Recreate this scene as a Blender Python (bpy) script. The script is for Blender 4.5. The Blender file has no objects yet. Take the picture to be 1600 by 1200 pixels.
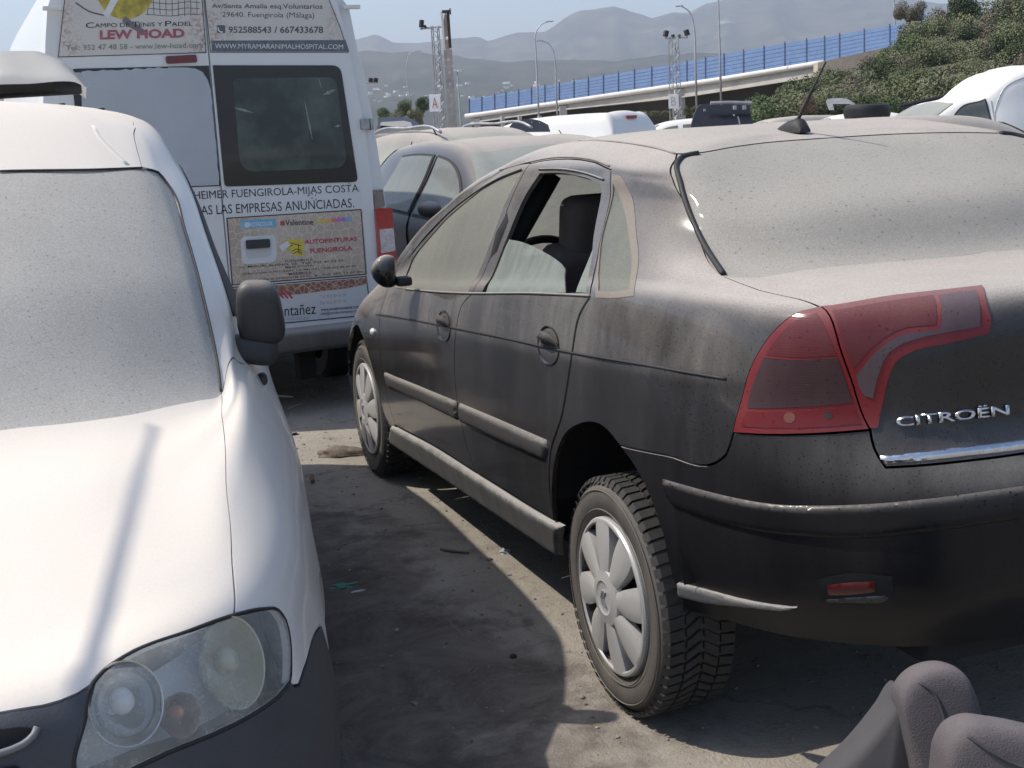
import bpy, bmesh, math, random
import numpy as np
from mathutils import Vector, Matrix, noise
from mathutils.bvhtree import BVHTree

R = math.radians
SC = bpy.context.scene
COL = SC.collection
random.seed(7)

# ------------------------------------------------------------------ camera
CAM = np.array([-2.133, -1.946, 1.527])
FPX = 2000.0                                  # focal length in pixels of a 1600 px wide picture


def cam_axes(yaw, pitch, roll):
    cy, sy = math.cos(yaw), math.sin(yaw)
    f = np.array([-sy*math.cos(pitch), cy*math.cos(pitch), -math.sin(pitch)])
    r = np.array([cy, sy, 0.0])
    u = np.cross(r, f)
    c, s = math.cos(roll), math.sin(roll)
    return c*r - s*u, s*r + c*u, f


CR_, CU_, CF_ = cam_axes(R(-19.16), R(11.08), R(3.30))
cd = bpy.data.cameras.new('camera')
cam = bpy.data.objects.new('camera', cd)
COL.objects.link(cam)
cam.matrix_world = Matrix(((CR_[0], CU_[0], -CF_[0], CAM[0]), (CR_[1], CU_[1], -CF_[1], CAM[1]),
                           (CR_[2], CU_[2], -CF_[2], CAM[2]), (0, 0, 0, 1)))
cd.sensor_width = 36
cd.lens = FPX/1600*36
cd.clip_start = 0.05
cd.clip_end = 60000
SC.camera = cam

# ------------------------------------------------------------------ sky, sun, exposure
SUN = Vector((-0.63, 0.30, 1.0)).normalized()           # towards the sun
sun_el = math.asin(SUN.z)
sun_az = math.atan2(SUN.x, SUN.y)
W = bpy.data.worlds.new('World')
SC.world = W
W.use_nodes = True
nt = W.node_tree
sky = nt.nodes.new('ShaderNodeTexSky')
sky.sky_type = 'NISHITA'
sky.sun_disc = False
sky.sun_elevation = sun_el
sky.sun_rotation = sun_az
sky.air_density = 1.0
sky.dust_density = 1.6
sky.ozone_density = 2.0
bg = nt.nodes['Background']
nt.links.new(sky.outputs[0], bg.inputs[0])
bg.inputs[1].default_value = 0.15
sl = bpy.data.lights.new('sun', 'SUN')
sl.energy = 3.6
sl.angle = R(0.53)
sl.color = (1.0, 0.93, 0.82)
so = bpy.data.objects.new('sun', sl)
COL.objects.link(so)
so.rotation_euler = SUN.to_track_quat('Z', 'Y').to_euler()
SC.view_settings.view_transform = 'Standard'
SC.view_settings.look = 'None'
SC.view_settings.gamma = 1
SC.view_settings.exposure = 0.46
SC.cycles.max_bounces = 8
SC.cycles.volume_bounces = 0
SC.cycles.transparent_max_bounces = 16


# ------------------------------------------------------------------ helpers: rays
def ray(px, py):
    return CF_ + CR_*((px-800)/FPX) + CU_*((600-py)/FPX)


def at_depth(px, py, d):
    return Vector(CAM + ray(px, py)*d)


def at_x(px, py, x):
    d = ray(px, py)
    return Vector(CAM + d*((x-CAM[0])/d[0]))


def at_y(px, py, y):
    d = ray(px, py)
    return Vector(CAM + d*((y-CAM[1])/d[1]))


def at_z(px, py, z):
    d = ray(px, py)
    return Vector(CAM + d*((z-CAM[2])/d[2]))


# ------------------------------------------------------------------ helpers: objects
def thing(name, label, cat, loc=(0, 0, 0), rotz=0.0, group=None):
    o = bpy.data.objects.new(name, None)
    o.empty_display_size = 0.2
    COL.objects.link(o)
    o.location = loc
    o.rotation_euler = (0, 0, rotz)
    o['label'] = label
    o['category'] = cat
    if group:
        o['group'] = group
    return o


def tag(o, label, cat, group=None):
    o['label'] = label
    o['category'] = cat
    if group:
        o['group'] = group
    return o


def root_loc(o):
    v = Vector((0, 0, 0))
    while o is not None:
        v = v + Vector(o.location)
        o = o.parent
    return v


def link_mesh(name, me, mats, parent=None, world=True):
    """link a mesh; vertices are in world space when world is True (only for unrotated parents)"""
    if mats is not None:
        if not isinstance(mats, (list, tuple)):
            mats = [mats]
        for m in mats:
            me.materials.append(m)
    if world and parent is not None:
        me.transform(Matrix.Translation(-root_loc(parent)))
    o = bpy.data.objects.new(name, me)
    COL.objects.link(o)
    o.parent = parent
    return o


def obj(name, bm, mats, parent=None, smooth=None, world=True):
    me = bpy.data.meshes.new(name)
    bm.normal_update()
    if smooth is not None:
        for f in bm.faces:
            f.smooth = True
        if smooth < 3.1:
            for e in bm.edges:
                if len(e.link_faces) == 2 and e.calc_face_angle(0) > smooth:
                    e.smooth = False
    bm.to_mesh(me)
    bm.free()
    return link_mesh(name, me, mats, parent, world)


def copy_tree(o, parent=None):
    c = o.copy()
    COL.objects.link(c)
    if parent is not None:
        c.parent = parent
    for ch in list(o.children):
        copy_tree(ch, c)
    return c


# ------------------------------------------------------------------ helpers: mesh shapes
def add_box(bm, c, s, rot=None, bevel=0.0, seg=2):
    m = Matrix.Translation(c) @ (rot.to_4x4() if rot is not None else Matrix()) @ Matrix.Diagonal((s[0], s[1], s[2], 1))
    r = bmesh.ops.create_cube(bm, size=1, matrix=m)
    if bevel > 0:
        es = list({e for v in r['verts'] for e in v.link_edges})
        bmesh.ops.bevel(bm, geom=es, offset=bevel, segments=seg, profile=0.6, affect='EDGES')
    return r


def add_tube(bm, pts, rad, n=8, caps=True):
    """tube along a polyline; rad is a number or a list"""
    pts = [Vector(p) for p in pts]
    rr = rad if isinstance(rad, (list, tuple)) else [rad]*len(pts)
    rings = []
    t0 = (pts[1]-pts[0]).normalized()
    up = Vector((0, 0, 1)) if abs(t0.z) < 0.9 else Vector((1, 0, 0))
    a = t0.cross(up).normalized()
    for i, p in enumerate(pts):
        if i == 0:
            t = pts[1]-pts[0]
        elif i == len(pts)-1:
            t = pts[-1]-pts[-2]
        else:
            t = (pts[i+1]-p).normalized() + (p-pts[i-1]).normalized()
        t.normalize()
        a = (a - t*a.dot(t)).normalized()
        b = t.cross(a)
        rings.append([bm.verts.new(p + (a*math.cos(k*2*math.pi/n) + b*math.sin(k*2*math.pi/n))*rr[i]) for k in range(n)])
    for i in range(len(rings)-1):
        for k in range(n):
            bm.faces.new((rings[i][k], rings[i][(k+1) % n], rings[i+1][(k+1) % n], rings[i+1][k]))
    if caps:
        bm.faces.new(rings[0][::-1])
        bm.faces.new(rings[-1])


def add_lathe(bm, prof, axis_m, n=48, closed=False):
    """prof: (r, h) pairs; rotated around local z of axis_m"""
    rings = []
    for r, h in prof:
        rings.append([bm.verts.new(axis_m @ Vector((r*math.cos(k*2*math.pi/n), r*math.sin(k*2*math.pi/n), h))) for k in range(n)])
    m = len(rings)
    for i in range(m if closed else m-1):
        j = (i+1) % m
        for k in range(n):
            bm.faces.new((rings[i][k], rings[i][(k+1) % n], rings[j][(k+1) % n], rings[j][k]))
    return rings


def add_prism(bm, poly, d0, d1):
    """poly: list of world Vectors; extruded from +d0 to +d1 (vectors)"""
    a = [bm.verts.new(Vector(p)+Vector(d0)) for p in poly]
    b = [bm.verts.new(Vector(p)+Vector(d1)) for p in poly]
    bm.faces.new(a)
    bm.faces.new(b[::-1])
    n = len(poly)
    for i in range(n):
        bm.faces.new((a[i], b[i], b[(i+1) % n], a[(i+1) % n]))


def spline(pts, closed=False, step=0.1):
    """Catmull-Rom through points (any dimension), about `step` apart"""
    P = [np.array(p, float) for p in pts]
    n = len(P)
    if n < 3 and not closed:
        L = np.linalg.norm(P[1]-P[0])
        k = max(1, int(L/step))
        return [P[0]+(P[1]-P[0])*i/k for i in range(k+1)]
    out = []
    rng = range(n) if closed else range(n-1)
    for i in rng:
        p1, p2 = P[i], P[(i+1) % n]
        p0 = P[i-1] if (i > 0 or closed) else 2*p1-p2
        p3 = P[(i+2) % n] if (i+2 < n or closed) else 2*p2-p1
        d1 = max(np.linalg.norm(p2-p1), 1e-9)
        d0 = max(np.linalg.norm(p1-p0), 1e-9)
        d2 = max(np.linalg.norm(p3-p2), 1e-9)
        m1 = ((p1-p0)/d0*d1 + (p2-p1)/d1*d0)/(d0+d1)*d1
        m2 = ((p2-p1)/d1*d2 + (p3-p2)/d2*d1)/(d1+d2)*d1
        k = max(1, int(math.ceil(d1/step)))
        for j in range(k):
            t = j/k
            h00 = 2*t**3-3*t*t+1; h10 = t**3-2*t*t+t; h01 = -2*t**3+3*t*t; h11 = t**3-t*t
            out.append(h00*p1+h10*m1+h01*p2+h11*m2)
    if not closed:
        out.append(P[-1])
    return out


# ------------------------------------------------------------------ tensor patches: half a car body as one smooth surface
class Patch:
    """net[row][col] = (x, y, z) local, x <= 0 is the left half, mirror plane x = 0.
    u runs over the columns (front centre -> rear centre), v over the rows (sill -> roof centre line)."""

    def __init__(self, net, M=None, sym_u=True, sym_top=True, res=5):
        A = np.array(net, float)                     # (rows, cols, 3)
        A = A.transpose(1, 0, 2)                     # (cols, rows, 3)
        self.n, self.m = A.shape[:2]
        mir = np.array([-1, 1, 1.0])
        g0 = A[1:2]*mir if sym_u else 2*A[0:1]-A[1:2]
        g1 = A[-2:-1]*mir if sym_u else 2*A[-1:]-A[-2:-1]
        B = np.concatenate([g0, A, g1], 0)
        b0 = 2*B[:, 0:1]-B[:, 1:2]
        b1 = B[:, -2:-1]*mir if sym_top else 2*B[:, -1:]-B[:, -2:-1]
        self.P = np.concatenate([b0, B, b1], 1)
        du = np.linalg.norm(np.diff(self.P[:, 1:-1], axis=0), axis=2).mean(1)
        dv = np.linalg.norm(np.diff(self.P[1:-1], axis=1), axis=2).mean(0)
        self.du, self.dv = np.maximum(du, 1e-3), np.maximum(dv, 1e-3)
        self.M = M if M is not None else Matrix()
        self.Mn = np.array(self.M)
        self.res = res
        self._bvh = None

    @staticmethod
    def _w(t, d, n):
        t = np.clip(t, 0, n-1)
        i = np.minimum(t.astype(int), n-2)
        s = t-i
        d0, d1, d2 = d[i], d[i+1], d[i+2]
        h00 = 2*s**3-3*s*s+1; h10 = s**3-2*s*s+s; h01 = -2*s**3+3*s*s; h11 = s**3-s*s
        # m1 = d1*((P1-P0)/d0*d1+(P2-P1)/d1*d0)/(d0+d1)
        a = d1/(d0+d1)
        m1 = (-a*d1/d0, a*d1/d0-a*d0/d1, a*d0/d1)
        b = d1/(d1+d2)
        m2 = (-b*d2/d1, b*d2/d1-b*d1/d2, b*d1/d2)
        w = np.stack([h10*m1[0], h00+h10*m1[1]+h11*m2[0], h01+h10*m1[2]+h11*m2[1], h11*m2[2]], -1)
        return i, w

    def local(self, u, v):
        u = np.atleast_1d(np.asarray(u, float)); v = np.atleast_1d(np.asarray(v, float))
        i, wu = self._w(u, self.du, self.n)
        j, wv = self._w(v, self.dv, self.m)
        out = np.zeros((len(u), 3))
        for a in range(4):
            for b in range(4):
                out += (wu[:, a]*wv[:, b])[:, None]*self.P[i+a, j+b]
        return out

    def normal(self, u, v):
        e = 0.02
        u = np.clip(np.atleast_1d(np.asarray(u, float)), 0, self.n-1)
        v = np.clip(np.atleast_1d(np.asarray(v, float)), 0, self.m-1)
        u0, u1 = np.clip(u-e, 0, self.n-1), np.clip(u+e, 0, self.n-1)
        v0, v1 = np.clip(v-e, 0, self.m-1), np.clip(v+e, 0, self.m-1)
        a = self.local(u1, v)-self.local(u0, v)
        b = self.local(u, v1)-self.local(u, v0)
        nn = np.cross(a, b)
        L = np.linalg.norm(nn, axis=1, keepdims=True)
        return nn/np.maximum(L, 1e-12)

    def metric(self, u, v):
        e = 0.05
        a = self.local(np.clip(u+e, 0, self.n-1), v)-self.local(np.clip(u-e, 0, self.n-1), v)
        b = self.local(u, np.clip(v+e, 0, self.m-1))-self.local(u, np.clip(v-e, 0, self.m-1))
        la = np.linalg.norm(a, axis=1)/np.maximum(np.clip(u+e, 0, self.n-1)-np.clip(u-e, 0, self.n-1), 1e-6)
        lb = np.linalg.norm(b, axis=1)/np.maximum(np.clip(v+e, 0, self.m-1)-np.clip(v-e, 0, self.m-1), 1e-6)
        return np.maximum(la, 0.02), np.maximum(lb, 0.01)

    def world(self, L):
        return L @ self.Mn[:3, :3].T + self.Mn[:3, 3]

    def bvh(self):
        if self._bvh is None:
            r = self.res
            U = np.linspace(0, self.n-1, (self.n-1)*r+1)
            V = np.linspace(0, self.m-1, (self.m-1)*r+1)
            uu, vv = np.meshgrid(U, V, indexing='ij')
            self.T = np.stack([uu.ravel(), vv.ravel()], 1)
            X = self.world(self.local(self.T[:, 0], self.T[:, 1]))
            nv = len(V)
            F = []
            for i in range(len(U)-1):
                for j in range(nv-1):
                    a = i*nv+j
                    F.append((a, a+1, a+nv)); F.append((a+1, a+nv+1, a+nv))
            self.F = F
            self.X = X
            self._bvh = BVHTree.FromPolygons([Vector(x) for x in X], F)
        return self._bvh

    def _bary(self, p, fi):
        a, b, c = (self.X[k] for k in self.F[fi])
        p = np.array(p)
        v0, v1, v2 = b-a, c-a, p-a
        d00, d01, d11, d20, d21 = v0@v0, v0@v1, v1@v1, v2@v0, v2@v1
        den = d00*d11-d01*d01
        if abs(den) < 1e-18:
            w1 = w2 = 0
        else:
            w1 = (d11*d20-d01*d21)/den; w2 = (d00*d21-d01*d20)/den
        t = self.T[list(self.F[fi])]
        return t[0]*(1-w1-w2)+t[1]*w1+t[2]*w2

    def near(self, p):
        b = self.bvh()
        q = b.find_nearest(self.M @ Vector(p))
        return self._bary(q[0], q[2])

    def pix(self, px, py):
        b = self.bvh()
        d = Vector(ray(px, py)).normalized()
        q = b.ray_cast(Vector(CAM), d)
        if q[0] is None:
            best = None
            for k in range(400):
                t = 1.2+k*0.015
                p = Vector(CAM)+d*t
                r = b.find_nearest(p)
                if best is None or r[3] < best[3]:
                    best = r
            q = best
        return self._bary(q[0], q[2])

    def at(self, spec):
        if len(spec) == 2:
            return self.pix(*spec)
        if spec[0] == 'uv':
            return np.array(spec[1:3], float)
        return self.near(spec)

    def point(self, spec, off=0.0):
        """world position and normal for a spec"""
        u, v = self.at(spec)
        p = self.local(u, v)[0]
        n = self.normal(u, v)[0]
        Mi = self.M
        return Mi @ Vector(p+n*off), (Mi.to_3x3() @ Vector(n)).normalized()


def outline(patch, curves, step=0.03):
    """curves: list of smooth curves (lists of specs); returns a closed uv loop without repeats"""
    pts = []
    for cv in curves:
        uv = [patch.at(s) for s in cv]
        mu, mv = patch.metric(np.array([q[0] for q in uv]), np.array([q[1] for q in uv]))
        sc = np.array([mu.mean(), mv.mean()])
        sp = spline([q*sc for q in uv], step=step)
        for q in sp:
            q = q/sc
            if not pts or np.linalg.norm((q-pts[-1])*sc) > 0.003:
                pts.append(q)
    if np.linalg.norm((pts[0]-pts[-1])*sc) < 0.006:
        pts.pop()
    return pts


def offset_loop(patch, loop, inset):
    P = np.array(loop)
    n = len(P)
    mu, mv = patch.metric(P[:, 0], P[:, 1])
    area = 0.5*np.sum(P[:, 0]*np.roll(P[:, 1], -1)-np.roll(P[:, 0], -1)*P[:, 1])
    sg = 1 if area > 0 else -1
    X = patch.local(P[:, 0], P[:, 1])
    out = []
    for i in range(n):
        if abs(X[i, 0]) < 2e-3 and inset > 0:
            out.append(P[i]); continue
        m = np.array([mu[i], mv[i]])
        a = (P[i]-P[i-1])*m; b = (P[(i+1) % n]-P[i])*m
        na = np.array([-a[1], a[0]])/max(np.linalg.norm(a), 1e-9)
        nb = np.array([-b[1], b[0]])/max(np.linalg.norm(b), 1e-9)
        t = na+nb
        L = np.linalg.norm(t)
        t = na if L < 0.3 else t/L/max(L/2, 0.5)
        q = P[i]+sg*inset*t/m
        q[0] = min(max(q[0], 0), patch.n-1); q[1] = min(max(q[1], 0), patch.m-1)
        out.append(q)
    return out


def seg_dist(P, A, B):
    d = B-A
    L2 = np.maximum((d*d).sum(1), 1e-12)
    best = np.full(len(P), 1e9)
    for a, dd, l2 in zip(A, d, L2):
        t = np.clip(((P-a)@dd)/l2, 0, 1)
        best = np.minimum(best, np.linalg.norm(P-a-t[:, None]*dd, axis=1))
    return best


def panel(name, patch, curves, mat, parent=None, holes=(), off=0.0, depth=0.014, inset=0.0028, cell=0.05,
          mirror=None, pillow=0.0, pr=0.02, lip=0.0025, step=0.03, raw=False):
    """a body panel cut out of a patch by an outline (and holes) given by pixels, 3-D points or uv"""
    loops = [outline(patch, curves, step)]+[outline(patch, h, step) for h in holes]
    loops = [offset_loop(patch, loops[0], inset)]+[offset_loop(patch, h, -inset) for h in loops[1:]]
    bm = bmesh.new()
    es = []
    for lp in loops:
        vs = [bm.verts.new((q[0], q[1], 0)) for q in lp]
        for i in range(len(vs)):
            es.append(bm.edges.new((vs[i], vs[(i+1) % len(vs)])))
    bmesh.ops.triangle_fill(bm, use_beauty=True, use_dissolve=False, edges=es)
    A = np.array(loops[0])
    umin, umax, vmin, vmax = A[:, 0].min(), A[:, 0].max(), A[:, 1].min(), A[:, 1].max()
    mu, mv = patch.metric(A[:, 0], A[:, 1])

    def cuts(lo, hi, mean, axis):
        k = max(1, int(round(mean*(hi-lo)/cell)))
        for i in range(1, k):
            c = lo+(hi-lo)*i/k
            co = (c, 0, 0) if axis == 0 else (0, c, 0)
            no = (1, 0, 0) if axis == 0 else (0, 1, 0)
            bmesh.ops.bisect_plane(bm, geom=bm.verts[:]+bm.edges[:]+bm.faces[:], plane_co=co, plane_no=no, dist=1e-5)
    cuts(umin, umax, mu.mean(), 0)
    cuts(vmin, vmax, mv.mean(), 1)
    bm.verts.ensure_lookup_table()
    UV = np.array([(v.co.x, v.co.y) for v in bm.verts])
    X = patch.local(UV[:, 0], UV[:, 1])
    N = patch.normal(UV[:, 0], UV[:, 1])
    offs = np.full(len(X), off)
    if pillow > 0:
        bl = [patch.local(np.array(l)[:, 0], np.array(l)[:, 1]) for l in loops]
        S0 = np.concatenate(bl); S1 = np.concatenate([np.roll(b, -1, axis=0) for b in bl])
        keep = ~((np.abs(S0[:, 0]) < 3e-3) & (np.abs(S1[:, 0]) < 3e-3))
        dist = seg_dist(X, S0[keep], S1[keep])
        k = np.clip(dist/pr, 0, 1)
        offs = offs + pillow*np.sqrt(1-(1-k)**2)
    X = X+N*offs[:, None]
    for v, x in zip(bm.verts, X):
        v.co = x
    # outward orientation
    bm.normal_update()
    s = 0
    for f in bm.faces:
        s += f.normal.dot(Vector(N[f.verts[0].index]))*f.calc_area()
    if s < 0:
        bmesh.ops.reverse_faces(bm, faces=bm.faces[:])
    nl = bm.verts.layers.float_vector.new('n')
    bm.verts.ensure_lookup_table()
    for v, n_ in zip(bm.verts, N):
        v[nl] = n_
    # thin rolled edge + rim
    def is_center(e):
        return abs(e.verts[0].co.x) < 3e-3 and abs(e.verts[1].co.x) < 3e-3
    bnd = [e for e in bm.edges if len(e.link_faces) == 1 and not is_center(e)]
    if depth > 0:
        r = bmesh.ops.extrude_edge_only(bm, edges=bnd)
        nv = [g for g in r['geom'] if isinstance(g, bmesh.types.BMVert)]
        rf = [g for g in r['geom'] if isinstance(g, bmesh.types.BMFace)]
        for v in nv:
            v.co = v.co-Vector(v[nl])*depth
    else:
        rf = []
    flat = set(f.index for f in rf)
    bm.faces.index_update()
    rfs = set(rf)
    # split rim from panel so that the panel keeps its own normals
    if rf:
        bmesh.ops.split_edges(bm, edges=bnd)
    for f in bm.faces:
        f.smooth = f not in rfs
    bm.normal_update()
    custom = pillow == 0
    me = bpy.data.meshes.new(name)
    bm.verts.index_update()
    norms = [Vector(v[nl]) for v in bm.verts]
    rimv = set(v.index for f in rf for v in f.verts)
    for f in rf:
        for v in f.verts:
            norms[v.index] = f.normal.copy()
    # gentle roll on panel edges
    bm.to_mesh(me)
    bm.free()
    me.transform(patch.M)
    R3 = patch.M.to_3x3()
    if custom:
        me.normals_split_custom_set_from_vertices([(R3 @ n_).normalized() for n_ in norms])
    if raw:
        return me
    if mirror == 'join':
        me = mirror_join(me, patch.M)
    o = link_mesh(name, me, mat, parent)
    if mirror == 'copy':
        link_mesh(name, mirrored(o.data, patch.M, parent), None, parent, world=False)
    return o


def mirrored(me, M, parent):
    """mirror image of an already linked (parent-space) mesh across the car's centre plane"""
    m2 = me.copy()
    off = root_loc(parent) if parent is not None else Vector()
    T = Matrix.Translation(-off) @ M @ Matrix.Diagonal((-1, 1, 1, 1)) @ M.inverted() @ Matrix.Translation(off)
    has = me.has_custom_normals
    nn = [Vector(c.vector) for c in me.corner_normals] if has else None
    m2.transform(T)
    m2.flip_normals()
    if has:
        R3 = T.to_3x3()
        # flip reverses loop order inside each face
        out = [None]*len(nn)
        for p, q in zip(me.polygons, m2.polygons):
            a = {me.loops[i].vertex_index: nn[i] for i in p.loop_indices}
            for i in q.loop_indices:
                out[i] = (R3 @ a[m2.loops[i].vertex_index]).normalized()
        m2.normals_split_custom_set(out)
    return m2


def mirror_join(me, M):
    m2 = mirrored(me, M, None)
    nn = [Vector(c.vector) for c in me.corner_normals]+[Vector(c.vector) for c in m2.corner_normals]
    V = [v.co.copy() for v in me.vertices]
    k = len(V)
    V += [v.co.copy() for v in m2.vertices]
    F = [list(p.vertices) for p in me.polygons]+[[i+k for i in p.vertices] for p in m2.polygons]
    S = [p.use_smooth for p in me.polygons]+[p.use_smooth for p in m2.polygons]
    j = bpy.data.meshes.new(me.name)
    j.from_pydata(V, [], F)
    j.polygons.foreach_set('use_smooth', S)
    j.normals_split_custom_set(nn)
    return j


# ------------------------------------------------------------------ materials
def new_mat(name):
    m = bpy.data.materials.new(name)
    m.use_nodes = True
    t = m.node_tree
    b = t.nodes['Principled BSDF']
    return m, t, b


def node(t, typ, **kw):
    n = t.nodes.new(typ)
    for k, v in kw.items():
        setattr(n, k, v)
    return n


def noise_node(t, scale, detail=4, rough=0.6, vec=None, dist=0.0):
    n = t.nodes.new('ShaderNodeTexNoise')
    n.inputs['Scale'].default_value = scale
    n.inputs['Detail'].default_value = detail
    n.inputs['Roughness'].default_value = rough
    n.inputs['Distortion'].default_value = dist
    if vec is not None:
        t.links.new(vec, n.inputs['Vector'])
    return n


def math_node(t, op, a, b=None, c=None, clamp=False):
    n = t.nodes.new('ShaderNodeMath')
    n.operation = op
    n.use_clamp = clamp
    for i, x in enumerate((a, b, c)):
        if x is None:
            continue
        if isinstance(x, (int, float)):
            n.inputs[i].default_value = x
        else:
            t.links.new(x, n.inputs[i])
    return n.outputs[0]


def maprange(t, x, a, b, c=0.0, d=1.0, smooth=False):
    n = t.nodes.new('ShaderNodeMapRange')
    if smooth:
        n.interpolation_type = 'SMOOTHSTEP'
    t.links.new(x, n.inputs[0])
    for i, k in enumerate((a, b, c, d)):
        n.inputs[1+i].default_value = k
    return n.outputs[0]


def mixc(t, f, a, b):
    n = t.nodes.new('ShaderNodeMix')
    n.data_type = 'RGBA'
    if isinstance(f, (int, float)):
        n.inputs[0].default_value = f
    else:
        t.links.new(f, n.inputs[0])
    for i, x in ((6, a), (7, b)):
        if isinstance(x, tuple):
            n.inputs[i].default_value = (*x, 1)
        else:
            t.links.new(x, n.inputs[i])
    return n.outputs[2]


def scaled_vec(t, s, coord='Object'):
    tc = t.nodes.new('ShaderNodeTexCoord')
    mp = t.nodes.new('ShaderNodeMapping')
    mp.inputs['Scale'].default_value = s
    t.links.new(tc.outputs[coord], mp.inputs[0])
    return mp.outputs[0]


def bump(t, b, h, strength=0.3, dist=0.01):
    n = t.nodes.new('ShaderNodeBump')
    n.inputs['Strength'].default_value = strength
    n.inputs['Distance'].default_value = dist
    t.links.new(h, n.inputs['Height'])
    t.links.new(n.outputs[0], b.inputs['Normal'])


def mat_plain(name, col, rough=0.5, metal=0.0, var=0.25, scale=6.0, bumpy=0.0, coat=0.0, spec=0.5):
    m, t, b = new_mat(name)
    v = scaled_vec(t, (1, 1, 1))
    n = noise_node(t, scale, 6, 0.65, v)
    k = maprange(t, n.outputs[0], 0.3, 0.7, 1-var, 1+var)
    mm = t.nodes.new('ShaderNodeVectorMath')
    mm.operation = 'SCALE'
    mm.inputs[0].default_value = col
    t.links.new(k, mm.inputs['Scale'])
    t.links.new(mm.outputs[0], b.inputs['Base Color'])
    b.inputs['Metallic'].default_value = metal
    b.inputs['Coat Weight'].default_value = coat
    b.inputs['Coat Roughness'].default_value = 0.08
    b.inputs['Specular IOR Level'].default_value = spec
    r = maprange(t, n.outputs[0], 0.3, 0.7, max(rough-0.08, 0.02), min(rough+0.08, 1))
    t.links.new(r, b.inputs['Roughness'])
    if bumpy:
        n2 = noise_node(t, scale*18, 4, 0.6, v)
        bump(t, b, n2.outputs[0], bumpy, 0.004)
    return m


DUST = (0.395, 0.362, 0.328)


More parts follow.
